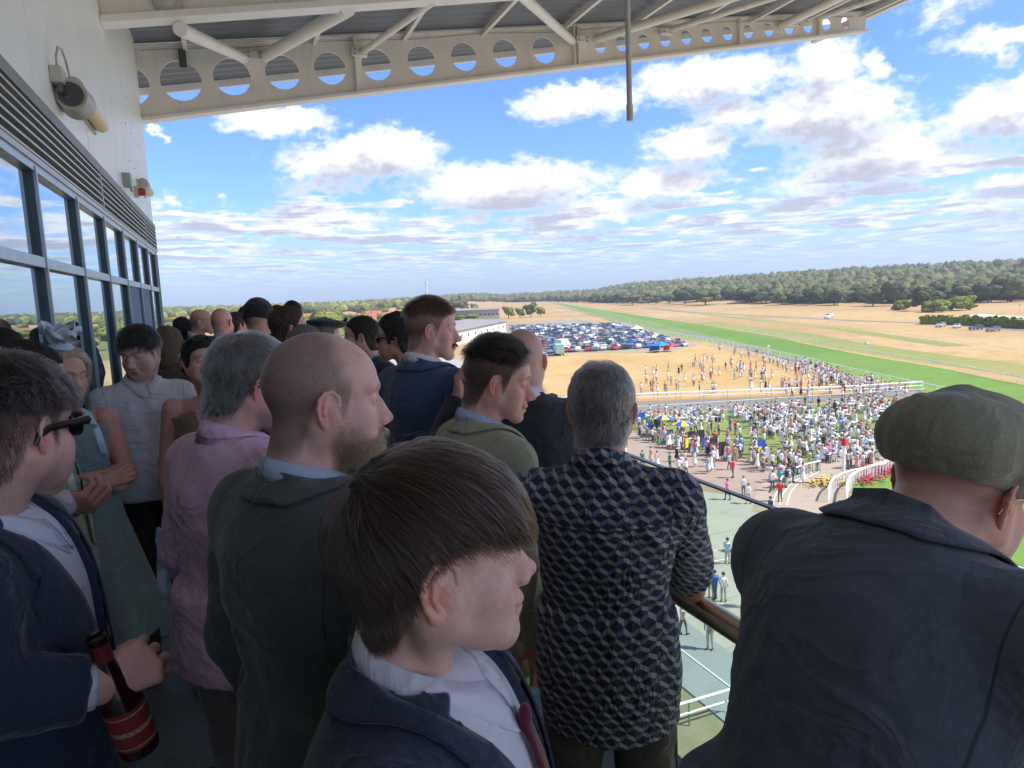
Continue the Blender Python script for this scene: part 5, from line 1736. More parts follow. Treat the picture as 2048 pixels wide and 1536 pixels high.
# white marker posts
def marker(label, x, y, h, disc=True, red=False):
    p = P2(x, y); r = empty('marker_post', (p[0], p[1], G)); tag(r, label, 'post', 'white marker posts')
    MB().tube((0, 0, 0), (0, 0, h), .11 if h > 3.4 else .07, n=10).obj('pole', M_rail, r, True)
    if disc:
        d = MB().tube((-.05, 0, h + .35), (.05, 0, h + .35), .45, n=20).obj('disc', M_rail, r)
    if red:
        MB().tube((0, 0, h - .1), (0, 0, h + .55), .28, .16, n=12).obj('pennant', paint('red_cloth', (.55, .02, .03), .7), r, True)
marker('white furlong post with round disc on the far rail of the straight', 1731, 714, 2.8)
marker('white furlong post with round disc on the near rail by the dry lawn', 1536, 722, 2.9)
marker('small white disc post far down the straight', 1260, 652, 2.9)
marker('white disc post beside the straight, beyond the car park', 1365, 648, 3.2)
marker('tall white pole with red top at the parade ring beside the flowers', 1687, 968, 3.6, disc=False, red=True)
marker('distant white disc lamp post beyond the hedge at the right edge', 2038, 650, 6.5)
# ------------------------------------------------------------------ trees
def leaf_mat(name, ca, cb):
    m, t, b, o = new_mat(name)
    oc = t.node('ShaderNodeTexCoord').outputs['Object']
    oi = t.node('ShaderNodeObjectInfo')
    n = t.noise(oc, .55, 4, .65); f = t.noise(oc, 3.5, 4, .7)
    c = t.mix(t.smooth(n, .35, .65), ca, cb)
    c = t.mix(t.m('MULTIPLY', t.smooth(f, .4, .7), .35), c, tuple(v * .6 for v in ca))
    at = t.node('ShaderNodeAttribute', attribute_name='Col').outputs['Color']
    setb(t, b, color=t.mix(1.0, c, at, 'MULTIPLY') if 'wood' in name else c, rough=.75, spec=.15, normal=bump(t, f, .8, .5))
    return m
M_leaf = leaf_mat('oak_leaves', (.10, .13, .045), (.15, .175, .065))
M_leafy = leaf_mat('yellow_green_leaves', (.15, .19, .03), (.22, .26, .05))
M_leafd = leaf_mat('dark_leaves', (.055, .082, .038), (.080, .108, .046))
M_wood = leaf_mat('wood_leaves', (.095, .120, .048), (.155, .175, .070))
M_bark = paint('bark', (.10, .08, .06), .9, var=.3, scale=4)

def crown_mesh(name, mat, seed, nleaf=900, w=1.0, hgt=.9, core=True, flat=.0):
    """unit crown: about 1 wide, base at 0; leaf clumps spread through lobes round a dark core"""
    rng = np.random.default_rng(seed)
    lobes = [(np.array((0, 0, .52 * hgt)), .36)]
    for k in range(9):
        a = rng.uniform(0, 2 * pi); rr = rng.uniform(.18, .30); z = rng.uniform(.22, .80) * hgt
        lobes.append((np.array((cos(a) * rr, sin(a) * rr, z)), rng.uniform(.15, .24)))
    V = []; Fc = []
    n = 0
    for i in range(nleaf):
        c, r = lobes[rng.integers(len(lobes))]
        d = rng.normal(size=3); d /= np.linalg.norm(d)
        p = c + d * r * (rng.uniform(.75, 1.12)) * np.array((1, 1, .85)) * np.array((w, w, 1))
        s = rng.uniform(.028, .055)
        u = np.cross(d, rng.normal(size=3)); u /= np.linalg.norm(u); v = np.cross(d, u) + d * rng.uniform(-.6, .6)
        for q in ((-1, -1), (1, -.8), (1.1, 1), (-.7, 1)): V.append(p + u * q[0] * s + v * q[1] * s)
        Fc.append((n, n + 1, n + 2, n + 3)); n += 4
    for c, r in lobes:
        bm = bmesh.new(); bmesh.ops.create_icosphere(bm, subdivisions=2, radius=1.0)
        vs = np.array([v.co[:] for v in bm.verts]); fs = [[v.index for v in f.verts] for f in bm.faces]; bm.free()
        k = 1 + .22 * fbm(vs * 2.2 + c * 9, 2, seed)
        vs = vs * k[:, None] * r * .92 * np.array((w, w, .85)) + c * np.array((w, w, 1))
        V += list(vs); Fc += [tuple(i + n for i in f) for f in fs]; n += len(vs)
    return mesh_np(name, np.array(V), [tuple(f) for f in Fc], mat, False)
CROWNS = {}
for nm, mt in (('oak', M_leaf), ('yellow', M_leafy), ('dark', M_leafd)):
    CROWNS[nm] = [crown_mesh('crown', mt, 11 + k, 520, hgt=(.85, 1.0, .75)[k]) for k in range(3)]
def trunk_mesh():
    m = MB(); m.tube((0, 0, 0), (0, 0, .35), .035, .024, 8)
    for a in range(4): m.tube((0, 0, .26), (.16 * cos(a * 1.6), .16 * sin(a * 1.6), .50), .015, .007, 6)
    return m.mesh('trunk', M_bark, True)
TRUNK = trunk_mesh()
rng = np.random.default_rng(7)
def tree(x, y, w, h, kind, label, group=None, base=None, bush=False, name='tree'):
    z = gz(x, y) if base is None else base
    root = empty(name, (x, y, z), rng.uniform(0, 6.28)); tag(root, label, 'bush' if bush else 'tree', group)
    c = link('crown', CROWNS[kind][int(rng.integers(3))], root); b = 0.0 if bush else h * .14
    c.scale = (w, w, (h - b)); c.location = (0, 0, b)
    if not bush:
        t = link('trunk', TRUNK, root); t.scale = (h, h, h)
    return root
def tree_px(xl, xr, ytop, ybase, kind, label, group=None, bush=False):
    xc = (xl + xr) / 2
    # walk out until the ground point is seen at ybase
    r = px_ray(xc, ybase); d = 60.0
    while d < 2600:
        p = np.array((0, 0, CAM_Z)) + r * d
        if p[2] < gz(p[0], p[1]): break
        d *= 1.01
    w = (xr - xl) / FPX * d * 1.05; h = (ybase - ytop) / FPX * d * 1.05
    return tree(p[0], p[1], w, h, kind, label, group, p[2] - .2, bush)
TL = [ (1788, 1828, 595, 620, 'yellow', 'low yellow-green round bush at the left of three on the dry field', 1), (1843, 1895, 596, 624, 'yellow', 'widest yellow-green round bush, between its two neighbours on the dry field', 1),
 (1896, 1946, 588, 621, 'yellow', 'tallest yellow-green round bush at the right of the three on the dry field', 1),
 (1640, 1690, 567, 604, 'oak', 'large pale oak standing forward of the wood', 0), (1660, 1688, 586, 611, 'dark', 'small dark round tree in front of the large pale oak', 0),
 (1572, 1604, 581, 609, 'dark', 'dark round tree alone on the dry slope left of the large oak', 0), (1724, 1768, 578, 612, 'oak', 'broad oak on the dry slope right of the large pale oak', 0),
 (1704, 1736, 576, 606, 'dark', 'dark oak touching the wood behind the broad oak', 0), (1765, 1812, 560, 612, 'dark', 'tall dark tree rising behind the left yellow bush', 0),
 (1826, 1862, 580, 622, 'dark', 'dark tree squeezed between the yellow-green bushes', 0), (1846, 1884, 575, 600, 'oak', 'rounded oak behind the widest yellow-green bush', 0),
 (1872, 1912, 566, 600, 'oak', 'oak with a domed crown behind the tallest yellow bush', 0), (1918, 1960, 572, 602, 'oak', 'round oak to the right of the tallest yellow bush', 0),
 (1950, 2002, 566, 606, 'dark', 'dark spreading tree near the right edge of the field', 0), (1992, 2052, 552, 604, 'oak', 'big pale tree at the right edge of the picture', 0),
 (1240, 1290, 590, 611, 'oak', 'clump-like oak at the end of the bare red earth', 0), (1298, 1326, 592, 609, 'oak', 'low oak between two groves beyond the straight', 0),
 (1345, 1395, 575, 609, 'dark', 'tall grove tree left of the centre of the treeline', 0), (1380, 1442, 573, 610, 'oak', 'broad pale grove tree in the middle of the treeline', 0),
 (1466, 1520, 575, 606, 'oak', 'wide oak on the dry grass rise', 0), (1530, 1562, 580, 606, 'oak', 'oak between the wide oak and the lone dark tree', 0),
 (1610, 1640, 584, 604, 'oak', 'small oak to the left of the large pale oak', 0),
 (1005, 1030, 607, 637, 'yellow', 'leftmost of four round trees past the car park', 0), (1030, 1050, 611, 636, 'yellow', 'smallest of four round trees past the car park', 0),
 (1048, 1076, 604, 635, 'oak', 'tallest of four round trees past the car park', 0), (1072, 1092, 609, 633, 'yellow', 'rightmost of four round trees past the car park', 0),
 (905, 960, 628, 642, 'yellow', 'low yellow-green shrubs behind the white stand', 1),
 (625, 690, 616, 668, 'yellow', 'yellow-green tree between the village roofs and the beret', 0), (690, 760, 630, 670, 'yellow', 'low yellow-green tree over the dark-haired man', 0),
 (755, 815, 616, 660, 'yellow', 'bright yellow-green tree left of the moustached man', 0), (600, 640, 610, 640, 'oak', 'mid green tree among the red roofs', 0),
 (700, 750, 606, 632, 'oak', 'mid green tree beyond the red roofs', 0), (900, 940, 598, 620, 'oak', 'green tree beyond the white stand', 0)]
for xl, xr, yt, yb, kd, lb, bu in TL: tree_px(xl, xr, yt, yb, kd, lb, None, bool(bu))
# dotted trees on the dry rise and round the village, alike: they share group and label per kind
for i in range(120):
    az = radians(rng.uniform(-16, 20) if i % 3 else rng.uniform(-16, 8)); r = rng.uniform(440, 900)
    if az > radians(15) and r < 700: r += 300
    x, y = r * sin(az), r * cos(az)
    kc = ('yellow-green', 'mid green', 'yellow-green')[i % 3]
    wh = ('close to the red-roofed village' if r < 620 else 'beyond the red-roofed village') + (', on the window side' if az < radians(-4) else (', towards the white stand' if az > radians(6) else ', above the heads on the balcony'))
    tree(x, y, rng.uniform(9, 15), rng.uniform(8, 13), ('yellow', 'oak', 'yellow')[i % 3], kc + ' garden tree ' + wh, kc + ' garden trees ' + wh)
FR_AZ = [20, 24, 28.6, 32, 38, 42, 45, 55, 75]; FR_R = [1500, 1400, 1000, 850, 800, 640, 590, 560, 560]
for i in range(70):
    az = rng.uniform(26, 58); r = np.interp(az, FR_AZ, FR_R) * rng.uniform(.93, 1.02)
    x, y = r * sin(radians(az)), r * cos(radians(az))
    kc = ('dark green', 'mid green')[i % 2]
    wh = 'above the bare red earth' if az < 32 else ('above the white van' if az < 45 else ('above the yellow-green bushes' if az < 51 else 'above the clipped hedge'))
    tree(x, y, rng.uniform(13, 21), rng.uniform(10, 15), ('dark', 'oak')[i % 2], kc + ' oak at the front edge of the far wood, ' + wh, kc + ' oaks of the wood edge ' + wh)
# the far wood: one mass
def woodland():
    bm = bmesh.new(); bmesh.ops.create_icosphere(bm, subdivisions=2, radius=1.0)
    vs = np.array([v.co[:] for v in bm.verts]); fs = np.array([[v.index for v in f.verts] for f in bm.faces]); bm.free()
    bm = bmesh.new(); bmesh.ops.create_icosphere(bm, subdivisions=1, radius=1.0)
    vs1 = np.array([v.co[:] for v in bm.verts]); fs1 = np.array([[v.index for v in f.verts] for f in bm.faces]); bm.free()
    variants1 = [vs1 * (1 + .34 * fbm(vs1 * 1.7 + 5 * k, 2, 60 + k))[:, None] for k in range(8)]
    variants = [vs * (1 + .30 * fbm(vs * 1.7 + 5 * k, 3, 40 + k))[:, None] for k in range(8)]
    V, Q, Cc = [], [], []; n = 0
    def add(x, y, w, h, col):
        nonlocal n
        near = math.hypot(x, y) < 820
        v = (variants if near else variants1)[int(rng.integers(8))]; fq = fs if near else fs1; a = rng.uniform(0, 6.28); c, s = cos(a), sin(a)
        p = np.stack([(v[:, 0] * c - v[:, 1] * s) * w / 2 + x, (v[:, 0] * s + v[:, 1] * c) * w / 2 + y, v[:, 2] * h * .5 + gz(x, y) + h * .48], 1)
        V.append(p); Q.append(fq + n); n += len(p); Cc.append(np.repeat(col[None], len(p), 0))
    for i in range(6200):
        az = rng.uniform(-26, 64)
        r0 = np.interp(az, [-30, 5, 15, 20, 24, 28.6, 32, 38, 42, 45, 55, 75], [950, 950, 1150, 1500, 1400, 1000, 850, 800, 640, 590, 560, 560])
        q = rng.random() ** 1.2; r = r0 + q * (1900 - r0)
        k = rng.uniform(.75, 1.25); col = np.array((k * rng.uniform(.9, 1.25), k, k * rng.uniform(.8, 1.1)))
        if az < 14 and rng.random() < .35: col = col * np.array((1.9, 1.7, 1.0))
        add(r * sin(radians(az)), r * cos(radians(az)), rng.uniform(10, 18), rng.uniform(9, 15), col)
    o = link('woodland', mesh_np('woodland', np.concatenate(V), np.concatenate(Q), M_wood, False, np.concatenate(Cc)))
    tag(o, 'mass of the far wood covering the low hill along the horizon', 'wood', kind='stuff')
woodland()
# hedge beyond the parked cars
def hedge(label, path, h, w, mat):
    rg = np.random.default_rng(3); V = []; Fc = []; n = 0
    pts = dens(path, .9)
    for (x, y) in pts:
        for k in range(9):
            p = np.array((x, y, gz(x, y))) + np.array((rg.uniform(-w, w), rg.uniform(-w, w), rg.uniform(0, h)))
            s = rg.uniform(.35, .7); R = rotz(rg.uniform(0, 6)) @ rotx(rg.uniform(-1, 1))
            q = np.array([(-1, 0, -1), (1, 0, -1), (1, 0, 1), (-1, 0, 1)]) * s @ R.T + p
            V += list(q); Fc.append((n, n + 1, n + 2, n + 3)); n += 4
    a = MB(); 
    for (x0, y0), (x1, y1) in zip(path[:-1], path[1:]): a.bar((x0, y0, gz(x0, y0) + h * .45), (x1, y1, gz(x1, y1) + h * .45), w * 1.6, h * .85)
    V += a.V; Fc += [tuple(i + n for i in f) for f in a.F]
    o = link('hedge', mesh_np('hedge', np.array(V), Fc, mat, False)); tag(o, label, 'hedge')
hedge('long clipped green hedge behind the four parked cars', [P2(1845, 648), P2(1930, 650), P2(2060, 658)], 3.2, 1.5, M_leafy)
hedge('low dark hedge at the corner of the parade ring flower bed', [P2(1815, 935), P2(1870, 925)], 1.0, .8, M_leaf)
for i, (x, y, c, lb) in enumerate([(1726, 962, (.55, .04, .07), 'patch of red flowers inside the curved ring rail'), (1765, 946, (.60, .03, .10), 'patch of crimson flowers further along the ring bed'), (1660, 968, (.75, .5, .03), 'patch of yellow flowers at the corner of the ring rails'), (1750, 938, (.60, .12, .10), 'row of pink-red flowers between the two ring rails')]):
    p = P2(x, y); rg = np.random.default_rng(i); V = []; Fc = []; n = 0; mats = [M_leaf, paint('petals_%d' % i, c, .6)]; fm = []
    for k in range(260):
        q = np.array((p[0] + rg.normal(0, 1.0), p[1] + rg.normal(0, .7), G + rg.uniform(.05, .5))); s = .10
        V += [q + np.array(v) * s for v in ((-1, -1, 0), (1, -1, .4), (1, 1, 0), (-1, 1, .5))]; Fc.append((n, n + 1, n + 2, n + 3)); n += 4; fm.append(int(rg.random() < .7))
    o = link('flower_bed', mesh_np('flower_bed', np.array(V), Fc, mats, False, fmat=fm)); tag(o, lb, 'flower bed', kind='stuff')
# ------------------------------------------------------------------ village, stands, mast
M_brick = paint('red_brick', (.34, .16, .10), .9, scale=1.2, var=.2)
M_tile = paint('red_roof_tiles', (.42, .15, .085), .85, scale=1.0, var=.25)
M_render = paint('white_render', (.68, .66, .60), .8, scale=.6, var=.06, dirt=.25)
M_slate = paint('grey_roof_felt', (.26, .245, .235), .85, scale=.3, var=.15)
M_win = paint('dark_window', (.03, .04, .05), .15, spec=.8)
def house(x, y, w, d, h, rz, wall, roof, label, group=None):
    r = empty('house', (x, y, gz(x, y) - .3), rz); tag(r, label, 'house', group)
    MB().b2((-w / 2, -d / 2, 0), (w / 2, d / 2, h)).add([(-w / 2, -d / 2, h), (-w / 2, d / 2, h), (-w / 2, 0, h + d * .36)], [(0, 1, 2)]).add([(w / 2, -d / 2, h), (w / 2, d / 2, h), (w / 2, 0, h + d * .36)], [(2, 1, 0)]).obj('wall', wall, r)
    e = .35; zz = h + d * .36
    rf = MB().add([(-w / 2 - e, -d / 2 - e, h - .12), (w / 2 + e, -d / 2 - e, h - .12), (w / 2 + e, 0, zz + .12), (-w / 2 - e, 0, zz + .12), (w / 2 + e, d / 2 + e, h - .12), (-w / 2 - e, d / 2 + e, h - .12),
                   (-w / 2 - e, -d / 2 - e, h - .32), (w / 2 + e, -d / 2 - e, h - .32), (w / 2 + e, d / 2 + e, h - .32), (-w / 2 - e, d / 2 + e, h - .32)],
                  [(0, 1, 2, 3), (3, 2, 4, 5), (6, 9, 8, 7), (0, 6, 7, 1), (4, 8, 9, 5)]).obj('roof', roof, r)
    MB().b2((w * .25, -.5, zz - .6), (w * .25 + .9, .5, zz + 1.1)).obj('chimney', M_brick, rf)
    wm = MB().b2((-.55, -.06, -.6), (.55, .02, .6)).mesh('window', M_win)
    for k in range(max(2, int(w / 3.2))):
        for zf in ((1.4,) if h < 4 else (1.4, 4.1)):
            link('window', wm, r, (-w / 2 + 1.3 + k * 3.0, -d / 2 - .0, zf))
rng = np.random.default_rng(5)
hs = [(600, 652), (618, 646), (633, 655), (655, 642), (668, 650), (690, 641), (700, 648), (716, 640), (733, 645), (748, 640), (764, 646), (775, 638), (790, 643), (806, 637), (585, 645), (560, 650), (530, 648), (350, 655), (372, 648), (390, 652), (415, 646), (455, 650), (470, 645), (812, 645)]
for i, (px, py) in enumerate(hs):
    p = P2(px, py); k = ('brick', 'white')[i % 4 == 3]
    house(p[0], p[1], rng.uniform(10, 18), rng.uniform(7, 9), rng.choice([3.0, 5.4]), rng.uniform(-.5, .5), M_render if k == 'white' else M_brick, M_tile,
          ('brick' if k == 'brick' else 'white rendered') + ' house with red tiled roof among the garden trees beyond the balcony', ('brick' if k == 'brick' else 'white') + ' village houses')
# the long low white stand and its neighbours
def block(name, label, cat, c, size, rz, wall, roof, wins, slope=.6, zc=None):
    r = empty(name, (c[0], c[1], G if zc is None else zc), rz); tag(r, label, cat)
    w, d, h = size
    MB().b2((-w / 2, -d / 2, 0), (w / 2, d / 2, h)).obj('wall', wall, r)
    MB().add([(-w / 2 - .6, -d / 2 - .8, h + .004), (w / 2 + .6, -d / 2 - .8, h + .004), (w / 2 + .6, d / 2 + .6, h + slope), (-w / 2 - .6, d / 2 + .6, h + slope), (-w / 2 - .6, -d / 2 - .8, h + .3), (w / 2 + .6, -d / 2 - .8, h + .3), (w / 2 + .6, d / 2 + .6, h + slope + .3), (-w / 2 - .6, d / 2 + .6, h + slope + .3)],
             [(3, 2, 1, 0), (4, 5, 6, 7), (0, 1, 5, 4), (1, 2, 6, 5), (2, 3, 7, 6), (3, 0, 4, 7)]).obj('roof', roof, r)
    wm = MB().b2((-.8, -.05, -.55), (.8, .03, .55)).mesh('window', M_win)
    for k in range(wins): link('window', wm, r, (-w / 2 + (k + .5) * w / wins, -d / 2, h * .55))
    return r
def face(p, q):  # centre, angle of a wall from p to q
    return ((p[0] + q[0]) / 2, (p[1] + q[1]) / 2), math.atan2(q[1] - p[1], q[0] - p[0]), math.hypot(q[0] - p[0], q[1] - p[1])
a, b = P2(900, 694), P2(1012, 664)
c, an, ln = face(a, b); nrm = np.array((-math.sin(an), math.cos(an)))
block('white_stand', 'long low white building with flat grey roof between terrace and car park', 'building', tuple(np.array(c) + nrm * 9), (ln, 18, 5.2), an, M_render, M_slate, 9, 1.4)
a, b = P2(905, 641), P2(1000, 637)
c, an, ln = face(a, b); block('pavilion', 'grey pavilion with columns in front of the four round trees', 'building', c, (ln, 20, 7), an, paint('grey_cladding', (.36, .35, .34), .7), M_slate, 12, 1.0)
# terrace: broad concrete steps going down to the lawn
tr_ = empty('terrace', (0, 0, G)); tag(tr_, 'stepped grey concrete terrace of the neighbouring stand', 'terrace')
t0, t1 = np.array(P2(885, 706)), np.array(P2(1110, 832)); dv = t1 - t0; L_ = np.linalg.norm(dv); dv /= L_; nv = np.array((-dv[1], dv[0]))
nv = -nv if nv[0] > 0 else nv
M_conc = paint('terrace_concrete', (.36, .35, .34), .85, scale=.3, var=.12, dirt=.3)
for k in range(12):
    q = t0 + dv * L_ / 2 + nv * (k * 1.9 + .95)
    MB().box((q[0], q[1], .18 + k * .17), (L_, 1.9 - .004, .36 + k * .34), R=np.array([[dv[0], -dv[1], 0], [dv[1], dv[0], 0], [0, 0, 1]])).obj('step', M_conc, tr_)
rail('white rail along the front of the grey terrace', [tuple(t0 - nv * .8), tuple(t1 - nv * .8)], h=1.1, r=.06, step=4)
ms = empty('water_tower', (-430 + 880, 1650, 0)); p = px_ray(853, 578); tt = 1700 / p[1]; ms.location = (p[0] * tt, 1700, gz(p[0] * tt, 1700)); tag(ms, 'thin pale mast standing above the distant wood', 'mast')
MB().tube((0, 0, 0), (0, 0, 44), 2.4, 1.6, 12).obj('shaft', M_render, ms, True); MB().tube((0, 0, 44), (0, 0, 50), 3.2, 3.2, 14).obj('top', M_render, ms, True)
gp = P2(1830, 642); s_ = sheet('pale_yard', [P2(1915, 632), P2(1960, 628), P2(2060, 634), P2(2060, 640)], paint('pale_gravel', (.55, .53, .47), .9), .05)

# ------------------------------------------------------------------ cars
M_tyre = paint('tyre', (.02, .02, .02), .8); M_cglass = paint('car_glass', (.03, .045, .055), .06, spec=.9); M_chrome = paint('bright_trim', (.7, .7, .7), .2, metal=1)
CARC = {'white': (.75, .75, .74), 'silver': (.48, .50, .52), 'black': (.02, .02, .022), 'dark blue': (.03, .07, .17), 'grey': (.16, .17, .18), 'red': (.42, .03, .03), 'blue': (.05, .16, .40), 'dark green': (.03, .09, .07), 'pale green': (.30, .48, .42), 'orange': (.55, .22, .04)}
def carpaint(c):
    n = 'car_paint_' + c.replace(' ', '_')
    if n in MATS: return MATS[n]
    m, t, b, o = new_mat(n); setb(t, b, color=CARC[c], rough=.28, coat=.8, spec=.6); MATS[n] = m; return m
PROF = {'hatch': ([(-2.0, .35), (-2.05, .75), (-1.95, 1.0), (-1.6, 1.42), (-.2, 1.48), (.55, 1.02), (1.75, .85), (2.0, .6), (2.0, .35)], 4.05),
        'estate': ([(-2.3, .4), (-2.35, .85), (-2.25, 1.1), (-1.95, 1.60), (-.1, 1.66), (.75, 1.15), (2.0, .98), (2.25, .7), (2.25, .4)], 4.6),
        'van': ([(-2.6, .4), (-2.65, 2.2), (-2.55, 2.35), (.9, 2.35), (1.5, 1.7), (2.3, 1.25), (2.6, .9), (2.6, .4)], 5.2)}
def car_parts(kind):
    pr, L_ = PROF[kind]; n = len(pr); W = 1.75 if kind != 'van' else 1.95
    body = MB(); V = []
    for s in (-1, 1):
        for (x, z) in pr:
            inset = .16 * sst(np.array(z), .95, 1.5) if kind != 'van' else .05 * sst(np.array(z), 1.2, 2.2)
            V.append((x, s * (W / 2 - float(inset)), z))
    F_ = [tuple(range(n))[::-1], tuple(range(n, 2 * n))] + [(i, (i + 1) % n, n + (i + 1) % n, n + i) for i in range(n)]
    body.add(V, F_)
    g = MB()
    def sidewin(x0, x1, z0, z1, t0=.0, t1=.0):
        for s in (-1, 1):
            y0, y1 = s * (W / 2 + .006 - (.0 if kind == 'van' else .02)), s * (W / 2 + .006 - (.13 if kind != 'van' else .045))
            q = [(x0, y0, z0), (x1, y0, z0), (x1 + t1, y1, z1), (x0 + t0, y1, z1)]
            g.add(q, [(0, 1, 2, 3) if s < 0 else (3, 2, 1, 0)])
    if kind == 'van':
        sidewin(.95, 1.75, 1.4, 1.95, 0, -.45)
        g.add([(1.52, -.85, 1.70), (1.52, .85, 1.70), (.93, .8, 2.31), (.93, -.8, 2.31)], [(0, 1, 2, 3)])
    else:
        top = pr[4][1]; a, b = pr[3][0], pr[4][0]
        sidewin(a - .10, b + .45, top - .42, top - .07, .15, -.35)
        x0, z0 = pr[5]; x1, z1 = pr[4]
        g.add([(x0 - .05 + .02, -.72, z0 + .05), (x0 - .05 + .02, .72, z0 + .05), (x1 + .08, .62, z1 - .03), (x1 + .08, -.62, z1 - .03)], [(0, 1, 2, 3)])
        x0, z0 = pr[2]; x1, z1 = pr[3]
        g.add([(x0 + .02, -.70, z0 + .02), (x0 + .02, .70, z0 + .02), (x1 - .05, .60, z1 - .06), (x1 - .05, -.60, z1 - .06)], [(3, 2, 1, 0)])
        for i in range(0, len(g.V)): pass
    wpos = [(-L_ * .31, -1), (-L_ * .31, 1), (L_ * .31, -1), (L_ * .31, 1)]
    return body, g, wpos, W
def car_single(kind, colour):
    body, g, wp, W = car_parts(kind); m = MB(); m.add(body.V, body.F); m.mi = 1; m.add(g.V, g.F); m.mi = 2
    for x, s in wp: m.tube((x, s * (W / 2 - .18), .32), (x, s * (W / 2 + .01), .32), .32, n=10)
    return m.mesh('parked_car', [carpaint(colour), M_cglass, M_tyre])
def car_full(kind, colour, label, x, y, rz, group=None):
    r = empty('parked_car' if kind != 'van' else 'white_van', (x, y, gz(x, y) + .04), rz); tag(r, label, 'van' if kind == 'van' else 'car', group)
    body, g, wp, W = car_parts(kind)
    o = body.obj('body', carpaint(colour), r, bevel=.08); g.obj('windows', M_cglass, r)
    wm = MB().tube((0, -.11, 0), (0, .11, 0), .33, n=16).mesh('wheel', M_tyre); hm = MB().tube((0, -.12, 0), (0, .12, 0), .19, n=12).mesh('hub', M_chrome)
    for xx, s in wp:
        w_ = link('wheel', wm, r, (xx, s * (W / 2 - .09), .33)); link('hub', hm, w_)
    lx = PROF[kind][0][-1][0]
    for s in (-1, 1):
        MB().box((lx - .03, s * .62, .68), (.10, .30, .14)).obj('headlight', paint('headlight_glass', (.7, .72, .74), .1), r)
        MB().box((-lx * 1.0 - .01, s * .66, .80), (.10, .20, .16)).obj('tail_light', paint('tail_light_red', (.35, .02, .02), .2), r)
    MB().b2((-.18, -1.06, .98), (.05, -.86, 1.12)).b2((-.18, .86, .98), (.05, 1.06, 1.12)).obj('mirrors', carpaint(colour), r)
    return r
v = P2(1657, 637); r = car_full('van', 'white', 'white van standing alone on the outfield track', v[0], v[1], radians(200))
MB().b2((-2.4, -.995, .7), (-.4, -.985, 1.25)).b2((-2.4, .985, .7), (-.4, .995, 1.25)).obj('stripe', paint('green_stripe', (.1, .45, .25), .5), r)
for i, (x, y, k, c, lb, a) in enumerate([(1881, 654, 'estate', 'silver', 'silver-blue estate car, first of four by the hedge', 195), (1914, 656, 'hatch', 'white', 'white car, second of four by the hedge', 205), (1952, 660, 'estate', 'dark blue', 'dark blue car, third of four by the hedge', 170), (1986, 663, 'estate', 'grey', 'dark grey car at the right end of the four by the hedge', 175)]):
    p = P2(x, y); car_full(k, c, lb, p[0], p[1], radians(a), 'cars parked by the hedge')
p = P2(1244, 612); car_full('van', 'white', 'small distant white van beside the bare red earth', p[0], p[1], 1.0)
rng = np.random.default_rng(12)
names = ['black', 'silver', 'white', 'dark blue', 'grey', 'black', 'silver', 'grey', 'dark blue', 'white', 'blue', 'red', 'dark green', 'black']
CARM = {(k, c): car_single(k, c) for k in ('hatch', 'estate') for c in CARC}
A0, A1, A2, A3 = [np.array(P2(*q)) for q in ((1046, 712), (1380, 694), (1235, 650), (1020, 655))]
slots = []
NR, NC = 17, 24
for i in range(NR):
    v_ = (i + .5) / NR
    for j in range(NC):
        u_ = (j + .5) / NC
        q = (A0 * (1 - u_) + A1 * u_) * (1 - v_) + (A3 * (1 - u_) + A2 * u_) * v_
        slots.append((q, i, j))
ax_ = (A1 - A0) / np.linalg.norm(A1 - A0); ang0 = math.atan2(ax_[1], ax_[0])
slots = [s for s in slots if rng.random() < .93]
slots.sort(key=lambda s: np.hypot(*s[0]))
big = []
for n_, (q, i, j) in enumerate(slots):
    c = names[int(rng.integers(len(names)))]; k = ('hatch', 'estate')[int(rng.integers(2))]
    rz = ang0 + pi / 2 + rng.normal(0, .12) + (pi if rng.random() < .5 else 0)
    x, y = q + rng.normal(0, .6, 2)
    if n_ < 290:
        o = link('parked_car', CARM[(k, c)], None, (x, y, gz(x, y) + .04), rz)
        row = ('front', 'middle', 'back')[min(2, i * 3 // NR)]; side_ = ('left', 'centre', 'right')[min(2, j * 3 // NC)]
        tag(o, '%s %s in the %s rows of the car park, towards its %s' % (c, 'hatchback' if k == 'hatch' else 'estate car', row, side_ if side_ != 'centre' else 'middle'), 'car', '%s %ss in the %s rows, %s' % (c, k, row, side_))
    else: big.append((x, y, rz, k, c))
if big:
    m = MB(); mats = [carpaint('silver'), M_cglass, M_tyre, carpaint('black'), carpaint('white'), carpaint('dark blue')]
    for x, y, rz, k, c in big:
        body, g, wp, W = car_parts(k); R_ = rotz(rz); T_ = np.array((x, y, gz(x, y) + .04))
        m.mi = int(rng.choice([0, 3, 4, 5])); m.add(np.array(body.V) @ R_.T + T_, body.F); m.mi = 1; m.add(np.array(g.V) @ R_.T + T_, g.F)
    o = m.obj('far_parked_cars', mats); tag(o, 'the farthest rows of cars at the back of the car park', 'cars', kind='stuff')
